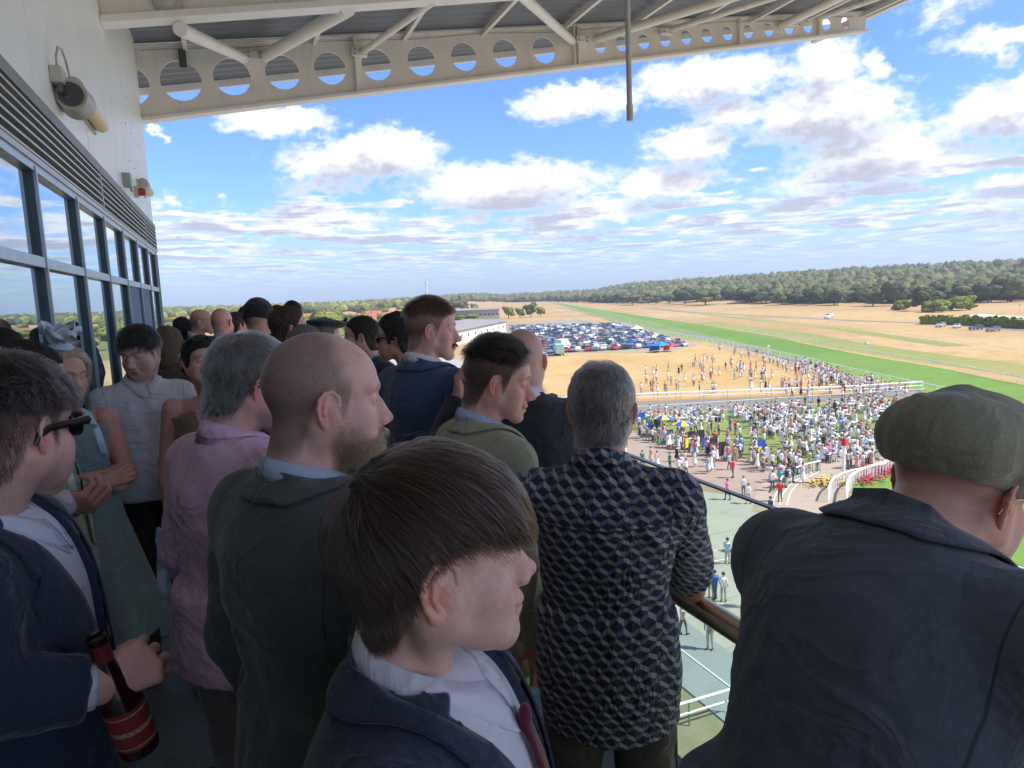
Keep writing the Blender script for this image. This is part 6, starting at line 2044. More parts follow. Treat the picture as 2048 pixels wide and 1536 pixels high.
# coloured vehicles and tents at the edges of the car park
def box_truck(label, px, py, L_, W, H_, col, rz, cat='truck'):
    p = P2(px, py); r = empty('box_truck' if cat == 'truck' else 'gazebo', (p[0], p[1], G + .04), rz); tag(r, label, cat)
    if cat == 'truck':
        MB().b2((-L_ / 2, -W / 2, .7), (L_ / 2 - 1.9, W / 2, H_)).obj('cargo_box', col, r, bevel=.05)
        MB().add([(L_ / 2 - 1.8, s * W / 2 * .95, z) if i < 4 else (0, 0, 0) for i, (s, z) in enumerate(((-1, .5), (1, .5), (1, H_ * .8), (-1, H_ * .8)))] + [(L_ / 2, s * W / 2 * .95, z) for s, z in ((-1, .5), (1, .5), (1, H_ * .5), (-1, H_ * .5))], [(3, 2, 1, 0), (4, 5, 6, 7), (0, 1, 5, 4), (1, 2, 6, 5), (2, 3, 7, 6), (3, 0, 4, 7)]).obj('cab', carpaint('white'), r)
        wm = MB().tube((0, -.14, 0), (0, .14, 0), .45, n=12).mesh('wheel', M_tyre)
        for xx in (-L_ * .3, L_ * .33):
            for s in (-1, 1): link('wheel', wm, r, (xx, s * (W / 2 - .16), .45))
    else:
        MB().add([(-L_ / 2, -W / 2, H_ * .62), (L_ / 2, -W / 2, H_ * .62), (L_ / 2, W / 2, H_ * .62), (-L_ / 2, W / 2, H_ * .62), (0, 0, H_)], [(0, 1, 4), (1, 2, 4), (2, 3, 4), (3, 0, 4), (3, 2, 1, 0)]).b2((-L_ / 2, W / 2 - .03, .3), (L_ / 2, W / 2, H_ * .62)).obj('canopy_cloth', col, r)
        for sx in (-1, 1):
            for sy in (-1, 1): MB().tube((sx * L_ / 2 * .97, sy * W / 2 * .97, 0), (sx * L_ / 2 * .97, sy * W / 2 * .97, H_ * .62), .04).obj('leg', M_rail, r)
M_seagreen = paint('sea_green_paint', (.28, .50, .45), .5)
box_truck('pale sea-green box lorry at the front corner of the car park', 1118, 710, 7, 2.4, 3.2, M_seagreen, radians(70))
box_truck('white box lorry behind the pale green lorry', 1126, 700, 7, 2.4, 3.4, M_render, radians(40))
box_truck('bright blue gazebo at the front right of the car park', 1321, 704, 5, 4, 3.0, paint('blue_canvas', (.03, .20, .60), .6), .3, 'gazebo')
box_truck('small red gazebo beside the bright blue one', 1342, 703, 3, 3, 2.6, paint('red_canvas', (.60, .04, .05), .6), .3, 'gazebo')
box_truck('white round-topped gazebo among the parked cars', 1274, 668, 4, 4, 3.4, M_render, .5, 'gazebo')
box_truck('white lorry among the parked cars near the middle', 1190, 672, 6, 2.4, 3.0, M_render, radians(60))
box_truck('blue and white gazebo on the tarmac left of the pale green lorry', 1079, 717, 3, 3, 2.4, paint('light_blue_canvas', (.10, .35, .65), .6), .2, 'gazebo')

# ------------------------------------------------------------------ crowd
PC = {'white': (.80, .80, .80), 'pale blue': (.42, .55, .72), 'navy': (.03, .05, .12), 'black': (.02, .02, .025), 'red': (.60, .04, .05), 'orange': (.70, .20, .05), 'pink': (.75, .20, .35), 'beige': (.55, .45, .34), 'grey': (.28, .29, .31), 'green': (.05, .28, .14), 'blue': (.04, .15, .50), 'yellow': (.70, .58, .06), 'teal': (.05, .40, .42), 'floral': (.62, .35, .30)}
M_skinf = paint('far_skin', (.55, .33, .25), .6, var=.2); M_hairf = paint('far_hair', (.06, .045, .035), .8); M_jeans = paint('far_jeans', (.05, .07, .13), .8); M_trf = paint('far_trousers', (.12, .11, .10), .8); M_trl = paint('far_light_trousers', (.45, .41, .35), .8)
def far_person(top, pose, low):
    mt = paint('cloth_' + top.replace(' ', '_'), PC[top], .85, var=.1, scale=9)
    m = MB(); mats = [M_skinf, mt, low, M_hairf]
    def rc(a, b, r1, r2, mi, n=6): m.mi = mi; m.tube(a, b, r1, r2, n, cap=False)
    def sph(c, r, mi):
        m.mi = mi; m.lathe([(r * .02, -r), (r * .7, -r * .7), (r, 0), (r * .7, r * .7), (r * .02, r)], c, 7)
    if pose == 'sit':
        z = .46
        rc((0, 0, z - .06), (0, -.03, z + .22), .17, .15, 1); rc((0, -.03, z + .22), (0, -.02, z + .52), .15, .19, 1); rc((0, -.02, z + .52), (0, 0, z + .60), .19, .07, 1)
        for s in (-1, 1):
            rc((s * .09, 0, z), (s * .11, .42, z + .02), .085, .065, 2); rc((s * .11, .42, z + .02), (s * .12, .40, .05), .06, .045, 2); rc((s * .12, .38, .04), (s * .12, .54, .03), .045, .035, 3)
            rc((s * .20, -.02, z + .50), (s * .25, .08, z + .25), .055, .045, 1); rc((s * .25, .08, z + .25), (s * .15, .30, z + .22), .042, .035, 0)
        h = z + .60
    elif pose == 'dress':
        z = .9
        rc((0, 0, .42), (0, 0, .95), .27, .15, 1, 9); rc((0, 0, .95), (0, 0, 1.2), .14, .16, 1); rc((0, 0, 1.2), (0, 0, 1.40), .16, .15, 1); rc((0, 0, 1.4), (0, 0, 1.46), .15, .06, 0)
        for s in (-1, 1):
            rc((s * .08, 0, .02), (s * .08, 0, .45), .04, .06, 0); rc((s * .17, 0, 1.38), (s * .22, .0, 1.12), .045, .038, 0); rc((s * .22, .0, 1.12), (s * .16, .16, .98), .036, .03, 0)
        h = 1.46
    else:
        st = .12 if pose == 'walk' else .03
        rc((0, 0, .88), (0, 0, 1.15), .16, .16, 1); rc((0, 0, 1.15), (0, 0, 1.40), .16, .20, 1); rc((0, 0, 1.40), (0, 0, 1.48), .20, .07, 1)
        for s in (-1, 1):
            rc((s * .09, 0, .92), (s * .10, s * st, .48), .095, .065, 2); rc((s * .10, s * st, .48), (s * .11, s * st * 1.4 - .03, .06), .06, .05, 2); rc((s * .11, s * st * 1.4 - .06, .04), (s * .12, s * st * 1.4 + .14, .03), .05, .04, 3)
            rc((s * .21, 0, 1.40), (s * .26, -s * st, 1.14), .058, .045, 1); rc((s * .26, -s * st, 1.14), (s * .22, .12 - s * st, .92), .042, .034, 0)
        h = 1.48
    rc((0, 0, h - .03), (0, .01, h + .08), .055, .05, 0); sph((0, .02, h + .17), .108, 0)
    m.mi = 3; m.lathe([(.118, -.02), (.112, .05), (.07, .11), (.005, .125)], (0, .005, h + .18), 8)
    return m.mesh('person', mats, True)
FP = {}
def fperson(top, pose, low):
    k = (top, pose, low.name)
    if k not in FP: FP[k] = far_person(top, pose, low)
    return FP[k]
M_plastic = paint('white_garden_plastic', (.80, .80, .80), .35, var=.02)
def chair_mesh():
    m = MB(); m.b2((-.24, -.22, .40), (.24, .24, .44)); m.bar((0, -.23, .42), (0, -.33, .86), .46, .03)
    for sx in (-1, 1):
        for sy in (-1, 1): m.bar((sx * .22, sy * .20, .42), (sx * .26, sy * .26, 0), .045, .045)
        m.bar((sx * .26, -.26, .64), (sx * .26, .22, .64), .05, .03); m.bar((sx * .26, .20, .64), (sx * .25, .20, .42), .04, .04)
    return m.mesh('garden_chair', M_plastic)
def table_mesh():
    m = MB(); m.tube((0, 0, .70), (0, 0, .73), .48, n=16)
    for k in range(4): m.bar((.20 * cos(k * pi / 2 + .8), .20 * sin(k * pi / 2 + .8), .70), (.34 * cos(k * pi / 2 + .8), .34 * sin(k * pi / 2 + .8), 0), .05, .05)
    return m.mesh('garden_table', M_plastic)
CH, TB = chair_mesh(), table_mesh()
rng = np.random.default_rng(99)
def inpoly(x, y, P_):
    c = False; j = len(P_) - 1
    for i in range(len(P_)):
        if (P_[i][1] > y) != (P_[j][1] > y) and x < (P_[j][0] - P_[i][0]) * (y - P_[i][1]) / (P_[j][1] - P_[i][1]) + P_[i][0]: c = not c
        j = i
    return c
def samp(P_):
    xs = [p[0] for p in P_]; ys = [p[1] for p in P_]
    while True:
        x, y = rng.uniform(min(xs), max(xs)), rng.uniform(min(ys), max(ys))
        if inpoly(x, y, P_): return x, y
COUNT = {'n': 0}
taken = []
def put(x, y, pose=None, top=None, where='', low=None, z=0.045, rz=None):
    top = top or rng.choice(list(PC), p=np.array([50, 12, 4, 3, 2, 1, 2, 13, 4, 1, 1, 0, 1, 6]) / 100.)
    pose = pose or rng.choice(['stand', 'walk', 'dress'], p=[.55, .2, .25])
    low = low or [M_jeans, M_trf, M_trl][int(rng.integers(3))]
    lown = {'far_jeans': 'blue jeans', 'far_trousers': 'dark trousers', 'far_light_trousers': 'light trousers'}[low.name]
    rz = rng.uniform(0, 2 * pi) if rz is None else rz
    sc = rng.uniform(.93, 1.06)
    desc = ('racegoer in %s dress standing' % top) if pose == 'dress' else ('%s in %s top, %s, %s' % ('racegoer', top, lown, {'stand': 'standing', 'walk': 'walking', 'sit': 'seated'}[pose]))
    COUNT['n'] += 1
    return (x, y, rz, sc, top, pose, low, desc + ' ' + where, z)
plist = []
# seated groups on the lawn
LP = LAWN[:]
CHAIR_AREAS = [([(1440, 822), (1800, 806), (1800, 845), (1560, 850), (1440, 842)], 52, 'at the back of the chair lawn'), ([(1480, 850), (1800, 850), (1790, 890), (1640, 905), (1530, 880)], 44, 'in the middle of the chair lawn'),
               ([(1620, 885), (1800, 880), (1790, 920), (1650, 928)], 16, 'at the front right of the chair lawn'), ([(1290, 836), (1440, 826), (1430, 850), (1300, 846)], 14, 'at the back left of the chair lawn')]
chairs = []; tables = []
for poly, nt, where in CHAIR_AREAS:
    for k in range(nt):
        px, py = samp(poly); x, y = P2(px, py)
        if any((x - a) ** 2 + (y - b) ** 2 < 2.6 for a, b, _ in tables): continue
        tables.append((x, y, where))
        nch = int(rng.integers(3, 6)); a0 = rng.uniform(0, 6)
        for c in range(nch):
            a = a0 + c * 2 * pi / nch + rng.normal(0, .15); rr = rng.uniform(.85, 1.1)
            cx, cy = x + rr * cos(a), y + rr * sin(a); rz = a + pi / 2
            occ = rng.random() < .72
            chairs.append((cx, cy, rz, where, occ))
            if occ: plist.append(put(cx, cy, 'sit', None, where, rz=rz, z=.04))
for poly, n_, where in [([(1300, 830), (1800, 803), (1800, 900), (1600, 935), (1430, 905), (1290, 850)], 215, 'on the lawn among the white chairs'),
                        ([(1560, 770), (1830, 790), (1800, 797), (1560, 797)], 30, 'by the walkway rail'),
                        ([(1390, 690), (1640, 735), (1800, 784), (1700, 786), (1480, 716)], 130, 'on the dry grass along the crowd rail'),
                        ([(1430, 720), (1700, 782), (1280, 792), (1290, 735)], 95, 'on the open dry lawn'),
                        ([(1255, 845), (1300, 870), (1430, 905), (1540, 925), (1620, 928), (1600, 940), (1430, 925), (1300, 890), (1245, 862)], 90, 'in the line of betting pitches'),
                        ([(1500, 935), (1650, 935), (1580, 985), (1540, 985)], 22, 'where paving meets the ring'),
                        ([(1250, 900), (1480, 940), (1560, 1000), (1440, 975), (1290, 930)], 12, 'on the brown paving'),
                        ([(1640, 950), (1700, 935), (1790, 922), (1720, 945)], 12, 'round the parade ring flowers')]:
    for k in range(n_):
        px, py = samp(poly)
        x, y = P2(px, py)
        if 'along the crowd rail' in where and rng.random() < .5: pass
        plist.append(put(x, y, 'dress' if rng.random() < .2 else None, None, where))
for (px, py, top, pose, wh) in [(1455, 1128, 'pale blue', 'stand', 'alone on the grey concourse'), (1490, 1106, 'orange', 'stand', 'in front of a darker companion'), (1481, 1103, 'navy', 'stand', 'just behind the orange top'), (1422, 1196, 'pale blue', 'stand', 'in the group nearest the balcony'),
                                (1430, 1200, 'blue', 'stand', 'in the group nearest the balcony'), (1447, 1204, 'white', 'stand', 'at right of the group nearest the balcony'), (1492, 1215, 'white', 'walk', 'at the left of the navy jacket edge'), (1375, 1040, 'teal', 'walk', 'beside a companion below the glass joint'),
                                (1382, 1050, 'beige', 'walk', 'carrying on towards the stand'), (1541, 1040, 'navy', 'walk', 'by the short white rail'), (1560, 1004, 'red', 'stand', 'at the tan ring corner'), (1497, 1008, 'white', 'walk', 'crossing the asphalt boundary'), (1455, 1000, 'pink', 'walk', 'crossing the brown paving'), (1487, 990, 'white', 'stand', 'in the middle of the brown paving'),
                                (1302, 925, 'floral', 'dress', 'just past the patterned shirt'), (1285, 935, 'green', 'walk', 'passing below the glass edge'), (1250, 925, 'white', 'walk', 'just right of the patterned shoulder'), (1358, 950, 'white', 'stand', 'above the glass joint'),
                                (1352, 1262, 'white', 'walk', 'seen under the handrail'), (1367, 1270, 'beige', 'walk', 'seen under the handrail, at the right'), (1420, 1300, 'grey', 'sit', 'low down under the handrail')]:
    x, y = P2(px, py); plist.append(put(x, y, pose if pose != 'sit' else 'stand', top, wh))
M_ppl = [(-math.hypot(p[0], p[1]), p) for p in plist]; M_ppl.sort(key=lambda q: -q[0])
shown = M_ppl[:280]; rest = M_ppl[280:]
for _, (x, y, rz, sc, top, pose, low, lab, z) in shown:
    o = link('person', fperson(top, pose, low), None, (x, y, G + z), rz); o.scale = (sc, sc, sc)
    tag(o, lab, 'person', lab.replace('racegoer', 'racegoers', 1))
def merged(name, items, label, cat):
    Vs, Fs, Ms, mats, n = [], [], [], [], 0
    for me, T_, rz, sc in items:
        co = np.zeros(len(me.vertices) * 3, np.float32); me.vertices.foreach_get('co', co); co = co.reshape(-1, 3) * sc @ rotz(rz).T + np.array(T_)
        idx = {}
        for i, mt in enumerate(me.materials):
            if mt not in mats: mats.append(mt)
            idx[i] = mats.index(mt)
        Vs.append(co)
        for pg in me.polygons: Fs.append(tuple(v + n for v in pg.vertices)); Ms.append(idx[pg.material_index])
        n += len(co)
    if not Vs: return
    o = link(name, mesh_np(name, np.concatenate(Vs), Fs, mats, True, fmat=Ms)); tag(o, label, cat, kind='stuff')
merged('far_crowd', [(fperson(p[4], p[5], p[6]), (p[0], p[1], G + p[8]), p[2], p[3]) for _, p in rest], 'the farther racegoers of the crowd on the lawns', 'crowd')
chairs.sort(key=lambda c: math.hypot(c[0], c[1]))
for x, y, rz, where, occ in chairs[:290]:
    o = link('garden_chair', CH, None, (x, y, G + .03), rz); tag(o, 'white garden chair, %s, %s' % ('taken' if occ else 'empty', where), 'chair', 'white %s chairs %s' % ('taken' if occ else 'empty', where))
merged('far_chairs', [(CH, (x, y, G + .03), rz, 1.0) for x, y, rz, w_, o_ in chairs[290:]], 'the farthest white garden chairs on the lawn', 'chairs')
for x, y, where in tables:
    o = link('garden_table', TB, None, (x, y, G + .03)); tag(o, 'round white garden table ' + where, 'table', 'white tables ' + where)
# betting pitches: umbrellas, satchel stands, boards
def umbrella(px, py, label):
    x, y = P2(px, py); r = empty('parasol', (x, y, G + .02)); tag(r, label, 'parasol', 'yellow and blue parasols')
    MB().tube((0, 0, 0), (0, 0, 2.5), .03).obj('pole', M_rail, r)
    my, mb = paint('yellow_canvas', (.80, .66, .03), .6), paint('royal_blue_canvas', (.03, .09, .50), .6)
    for k in range(8):
        a0, a1 = k * pi / 4, (k + 1) * pi / 4
        q = [(0, 0, 2.62)] + [(1.25 * cos(a) * .5, 1.25 * sin(a) * .5, 2.48) for a in (a0, a1)] + [(1.25 * cos(a), 1.25 * sin(a), 2.18) for a in (a0, a1)]
        o = MB().add(q, [(0, 1, 2), (1, 3, 4, 2)]).obj('panel', my if k % 2 else mb, r)
        s_ = o.modifiers.new('th', 'SOLIDIFY'); s_.thickness = .02
umbrella(1328, 872, 'yellow and blue parasol, the left one of two over the betting pitches')
umbrella(1366, 886, 'yellow and blue parasol, the right one of two over the betting pitches')
bc_ = [('blue', 1275, 852), ('green', 1290, 858), ('blue', 1300, 868), ('black', 1315, 868), ('red', 1322, 880), ('blue', 1340, 886), ('teal', 1340, 890), ('yellow', 1360, 898), ('black', 1384, 898), ('yellow', 1377, 905), ('blue', 1411, 904), ('black', 1428, 912), ('red', 1437, 915), ('black', 1402, 895), ('blue', 1480, 915), ('black', 1445, 922), ('blue', 1523, 908), ('yellow', 1517, 925), ('grey', 1531, 927), ('blue', 1284, 848)]
for i, (c, px, py) in enumerate(bc_):
    x, y = P2(px, py); r = empty('betting_stand', (x, y, G + .02), rng.uniform(-.3, .3)); tag(r, 'betting pitch stand with %s board, %s from the left in the line' % (c, ['first', 'second', 'third', 'fourth', 'fifth', 'sixth', 'seventh', 'eighth', 'ninth', 'tenth', 'eleventh', 'twelfth', 'thirteenth', 'fourteenth', 'fifteenth', 'sixteenth', 'seventeenth', 'eighteenth', 'nineteenth', 'twentieth'][i]), 'stand', 'betting pitch stands')
    m_ = paint('board_' + c, {'blue': (.03, .10, .50), 'green': (.03, .25, .12), 'black': (.03, .03, .035), 'red': (.40, .03, .06), 'teal': (.03, .45, .55), 'yellow': (.75, .62, .03), 'grey': (.4, .4, .4)}[c], .5)
    MB().b2((-.45, -.04, .55), (.45, .04, 2.0 if c == 'black' else 1.55)).obj('board', m_, r, bevel=.01)
    MB().bar((-.35, 0, .55), (-.45, .30, 0), .04, .04).bar((.35, 0, .55), (.45, .30, 0), .04, .04).bar((0, 0, .55), (0, -.4, 0), .04, .04).obj('legs', M_tyre, r)

# ------------------------------------------------------------------ the air
def haze():
    m = bpy.data.materials.new('air'); m.use_nodes = True
    t = NT(m.node_tree); t.n.clear(); out = t.node('ShaderNodeOutputMaterial')
    v = t.node('ShaderNodeVolumePrincipled', {'Color': (.80, .88, 1.0, 1), 'Density': HAZE_D, 'Anisotropy': .25})
    t.l.new(v.outputs[0], out.inputs['Volume'])
    R_ = 2600.0
    o = MB().b2((-R_, -R_, G - 1.2), (R_, R_, 64.0)).obj('haze', m); tag(o, 'thin summer haze over the course', None, kind='stuff')
HAZE_D = 0.00020
haze()
# ------------------------------------------------------------------ people on the balcony
def cubes_shirt():
    m, t, b, o = new_mat('tumbling_block_print')
    oc = t.node('ShaderNodeTexCoord').outputs['Object']
    wv = t.v('SCALE', t.v('SUBTRACT', t.node('ShaderNodeTexNoise', {'Scale': 7.0, 'Detail': 2.0}).outputs['Color'], (.5, .5, .5)), scale=.012)
    oc2 = t.v('ADD', oc, wv)
    x, y, z = t.sep(oc2)
    xo, yo, zo = t.sep(oc)
    yoke = t.m('GREATER_THAN', zo, 1.335)
    slv = t.m('GREATER_THAN', t.m('ABSOLUTE', xo), t.m('MULTIPLY_ADD', t.m('SUBTRACT', 1.42, zo), -.10, .176))
    x = t.m('ADD', x, t.m('MULTIPLY', yoke, .013)); z = t.m('ADD', z, t.m('MULTIPLY', yoke, .009))
    x = t.m('ADD', x, t.m('MULTIPLY', slv, .010)); z = t.m('ADD', z, t.m('MULTIPLY', t.m('MULTIPLY', slv, t.m('ABSOLUTE', x)), .5))
    seamm = t.m('MAXIMUM', t.m('SUBTRACT', 1.0, t.smooth(t.m('ABSOLUTE', t.m('SUBTRACT', zo, 1.335)), .0006, .002)), t.m('SUBTRACT', 1.0, t.smooth(t.m('ABSOLUTE', t.m('SUBTRACT', t.m('ABSOLUTE', xo), t.m('MULTIPLY_ADD', t.m('SUBTRACT', 1.42, zo), -.10, .176))), .0006, .002)))
    u = t.m('DIVIDE', t.m('ADD', x, t.m('MULTIPLY', t.m('ABSOLUTE', y), 0.0)), .036)
    # on the flanks use y
    v = t.m('DIVIDE', z, .0215)
    row = t.m('FLOOR', v)
    u2 = t.m('ADD', u, t.m('MULTIPLY', t.m('MODULO', row, 2.0), .5))
    fx = t.m('FRACT', u2)
    zig = t.m('PINGPONG', fx, .5)
    d = t.m('SUBTRACT', t.m('FRACT', v), zig)
    band = t.m('MULTIPLY', t.m('GREATER_THAN', d, -.05), t.m('LESS_THAN', d, .46))
    side = t.m('GREATER_THAN', fx, .5)
    n = t.noise(oc, 30, 3, .6)
    lit = t.mix(side, (.13, .155, .24), (.42, .40, .385))
    c = t.mix(band, (.020, .026, .048), lit)
    low = t.m('MULTIPLY', t.m('LESS_THAN', d, -.05), t.m('GREATER_THAN', side, .5))
    c = t.mix(t.m('MULTIPLY', low, .5), c, (.035, .045, .08))
    c = t.mix(t.m('MULTIPLY', n, .25), c, (.03, .03, .04))
    c = t.mix(t.m('MULTIPLY', seamm, .6), c, (.01, .01, .015))
    rd = t.m('SUBTRACT', 1.0, t.m('ABSOLUTE', t.m('MULTIPLY_ADD', t.noise(t.v('MULTIPLY', oc, (1.4, 1, .7)), 6.0, 3, .5, dist=1.2), 2.0, -1.0)))
    fn = t.m('ADD', t.noise(t.v('MULTIPLY', oc, (1, 1, .55)), 8, 4, .55, dist=.8), t.m('MULTIPLY', t.m('POWER', rd, 6.0), .5))
    setb(t, b, color=c, rough=.75, sheen=.1, spec=.3, normal=bump(t, fn, .9, .03))
    return m

F_navy = fabric('navy_suit_wool', (.030, .042, .080), kind='pin', bstr=.3)
F_navy2 = fabric('blue_navy_suit_wool', (.06, .10, .20), kind='plain')
F_navy3 = fabric('dark_navy_suit_wool', (.028, .040, .074), kind='plain')
F_olive = fabric('olive_suit_cloth', (.37, .38, .27), var=.12)
F_char = fabric('charcoal_green_tweed', (.095, .112, .105), kind='tweed', col2=(.13, .14, .125))
F_black = fabric('black_suit_cloth', (.028, .034, .042))
F_capj = fabric('slubbed_navy_linen', (.095, .115, .15), kind='tweed', col2=(.14, .155, .20), bstr=.5)
F_white = fabric('white_cotton', (.74, .76, .82), var=.04, sheen=.1)
F_paleblue = fabric('pale_blue_cotton', (.42, .52, .66), var=.06, sheen=.1)
F_whitesh = fabric('crumpled_white_linen', (.70, .69, .71), var=.08, sheen=.1)
F_pink = fabric('pink_striped_cotton', (.84, .47, .68), kind='stripe', col2=(.86, .74, .82), var=.06, sheen=.1)
F_burg = fabric('burgundy_tie_silk', (.12, .014, .040), kind='tweed', col2=(.14, .03, .06), rough=.6, fold=False)
F_darktie = fabric('dark_tie_silk', (.01, .01, .02), rough=.6, fold=False)
F_cubes = cubes_shirt()
F_trou = fabric('olive_grey_trousers', (.085, .080, .060))
F_trbrown = fabric('brown_trousers', (.035, .028, .024))
F_chino = fabric('stone_chinos', (.19, .175, .14))
F_teal = fabric('grey_green_satin', (.17, .25, .25), rough=.45, sheen=.3)
F_tan = fabric('tan_top', (.30, .20, .11))
F_brown = fabric('brown_top', (.11, .075, .055))
F_herr = fabric('olive_herringbone_tweed', (.24, .245, .17), kind='herring', col2=(.42, .42, .31), bstr=.5, fold=True)
M_shoeb = paint('brown_shoe_leather', (.05, .025, .012), .35)
H_boy = hair_mat('dark_brown_hair', (.029, .019, .0145)); S_boy = hairy_solid('dark_brown_scalp', (.028, .019, .015))
H_dark = hair_mat('near_black_hair', (.020, .016, .015)); S_dark = hairy_solid('near_black_scalp', (.020, .016, .015))
H_grey = hair_mat('grey_hair', (.10, .097, .094)); S_grey = hairy_solid('grey_scalp', (.17, .165, .16))
H_ginger = hair_mat('sandy_hair', (.028, .020, .016)); S_ginger = hairy_solid('sandy_scalp', (.085, .05, .03))
H_blonde = hair_mat('blonde_hair', (.62, .47, .28)); S_blonde = hairy_solid('blonde_scalp', (.45, .34, .20))
H_beard = hair_mat('sandy_beard', (.11, .075, .05))
M_frame = paint('black_glasses_frame', (.010, .010, .012), .25)
M_lens = paint('dark_sunglass_lens', (.012, .014, .018), .08, spec=.8)
M_wire = paint('gold_wire', (.45, .33, .15), .3, metal=1)

def comb_fn(wh, fwd=(0, 0, 0), down=0.0):
    wh = np.array(wh)
    def f(P):
        d = P - wh; d = d / np.maximum(np.linalg.norm(d, axis=1, keepdims=True), 1e-6)
        d = d + np.array(fwd) + np.array((0, 0, -down)) * sst(-P[:, 2:3], -.06, .02)
        return d
    return f

def glasses(P, mat=M_frame, lens=None, wire=.0022, dy=0.0, up=0.0, on_head=False, lens_w=.026, arm=1.0):
    r = P['root']; m = MB(); R_ = []
    g = MB()
    for s in (-1, 1):
        ring = []
        for k in range(20):
            t = 2 * pi * k / 20
            c_, s_ = cos(t), sin(t)
            ring.append((s * .034 + lens_w * np.sign(c_) * abs(c_) ** .7, .098 - .012 * (abs(s * .034 + lens_w * c_) / .06) ** 2 + dy, .002 + .020 * np.sign(s_) * abs(s_) ** .8))
        g.path(ring, wire, 6, closed=True)
        g.path([(s * .060, .090 + dy, .008), (s * .078, .078, .009), (s * .0815, .03, .005), (s * .0835, -.005, .002), (s * .082, -.022, -.008), (s * .080, -.030, -.024)], [wire * 1.2 * arm, wire * 1.9 * arm, wire * 1.5 * arm, wire * 1.3 * arm, wire * 1.3 * arm, wire], 6)
        if lens is not None:
            c0 = MB(); c0.add([np.array(q) + np.array((0, -.001, 0)) for q in ring] + [np.array(q) + np.array((0, .0015, 0)) for q in ring],
                              [tuple(range(20))[::-1], tuple(range(20, 40))] + [(k, (k + 1) % 20, 20 + (k + 1) % 20, 20 + k) for k in range(20)])
            R_.append(c0)
    g.path([(-.010, .100 + dy, .008), (0, .102 + dy, .010), (.010, .100 + dy, .008)], wire, 6)
    gl = link('glasses', None, None) if False else None
    V = np.array(g.V)
    if on_head:
        Rr = rotx(radians(52)); V = (V - np.array((0, 0, 0))) @ Rr.T + np.array((0, -.004, .030)); V = V * np.array((1.02, 1, 1))
    g.V = [tuple(q) for q in hd2b(P, V)]
    o = g.obj('glasses', mat, None, True); o.location = r.location; o.rotation_euler = r.rotation_euler; o.scale = r.scale
    for c0 in R_:
        V = np.array(c0.V)
        if on_head: V = V @ rotx(radians(52)).T + np.array((0, -.004, .030))
        c0.V = [tuple(q) for q in hd2b(P, V)]; c0.obj('lens', lens, o)
    return o

PW = {}
# 1 ---- the boy in the foreground
P = PW['boy'] = build_person('young man in navy suit and burgundy tie with thick brown fringe, nearest the camera', at_dist(866, 1108, .81), 95, 0, 3, body_az=116, lean=.0,
    face=dict(crop=1.0, crop_soft=.012, crop_drop=-.006, hair_col=(.020, .014, .012), tone=(1.08, 1.08, 1.08), nose=.0015, tip=.003, ear=1.10, flare=.30, eyes='shut', brow_a=.6, brow=(.05, .03, .02), collar=.054, fwd=.008, fade=.95, lip=(1.0, .50, .50), neck=.048, size=1.0, fat=-.002),
    top=F_navy, shirt=F_white, bottom=F_navy, tie=F_burg, res=.008, hres=.0019, seed=3, wide=1.02, bulk=.006, vdeep=1.10)
def boy_region(V):
    # the long hair: everything above a line that drops from the brow to the ear and the nape
    y, z = V[:, 1], V[:, 2]
    zl = np.interp(y, [-.12, -.08, -.05, -.02, .01, .04, .07, .10], [-.030, -.028, -.012, .018, .034, .044, .056, .066])
    return sst(z - zl, -.003, .008)
bc = comb_fn((-.006, -.062, .098), (0, .55, 0), .8)
haircap(P, lambda q: .004 + .003 * sst(q[:, 2], .02, .09) + .002 * vnoise(q * 60, 3), S_boy, 'hair_volume', fn=lambda q: boy_region(q) * (1 - sst(q[:, 1], .060, .085) * .6), rough=.002)
m_ = boy_region(P['HV'])
L_ = lambda q: .085 + .055 * sst(q[:, 2], .04, .10) * sst(q[:, 1], -.09, .02)
TRB = lambda q: np.interp(q[:, 1], [-.12, -.075, -.050, -.028, -.015, .012, .022, .045, .062, .085, .10], [-.060, -.058, -.045, -.005, .026, .040, .042, .034, .028, .026, .020])
s1 = strands(P['hv'], P['HV'], P['HQ'], m_, 26000, L_, .009, bc, 1, 12, droop=.75, jit=.15, radius=.00023, clump=.35, trim=TRB, locks=520, lockf=.85)
s2 = strands(P['hv'], P['HV'], P['HQ'], m_ * sst(P['HV'][:, 1], .0, .05) * sst(P['HV'][:, 2], .03, .06), 5200, .088, .012, comb_fn((-.01, -.05, .10), (.10, .8, -.1), .6), 2, 11, droop=.9, jit=.20, radius=.00024, clump=.4, trim=TRB, locks=90, lockf=.9)
bm_ = scalp_mask(P['HV'], .008) * (1 - m_) * (1 - sst(P['HV'][:, 1], -.02, .0))
s3 = strands(P['hv'], P['HV'], P['HQ'], bm_, 14000, .013, .004, comb_fn((0, -.02, .15), (0, 0, -1), 1.0), 3, 4, droop=.6, jit=.2, radius=.00016, start=.0008)
s4 = strands(P['hv'], P['HV'], P['HQ'], m_, 420, .09, .022, bc, 9, 11, droop=.2, jit=.45, radius=.00012)
s5 = strands(P['hv'], P['HV'], P['HQ'], m_, 3600, L_, .010, bc, 21, 12, droop=.75, jit=.20, radius=.00062, clump=.30, trim=TRB, start=.008, locks=260, lockf=.75)
s6 = strands(P['hv'], P['HV'], P['HQ'], m_ * sst(P['HV'][:, 1], .01, .05) * sst(P['HV'][:, 2], .03, .06), 700, .10, .016, comb_fn((-.01, -.05, .10), (.10, .8, -.1), .6), 22, 11, droop=.9, jit=.25, radius=.00062, clump=.4, trim=lambda q: TRB(q) - .007, start=.008, locks=60, lockf=.9)
strand_obj(P, 'hair', [s1, s2, s3, s4, s5, s6], H_boy)

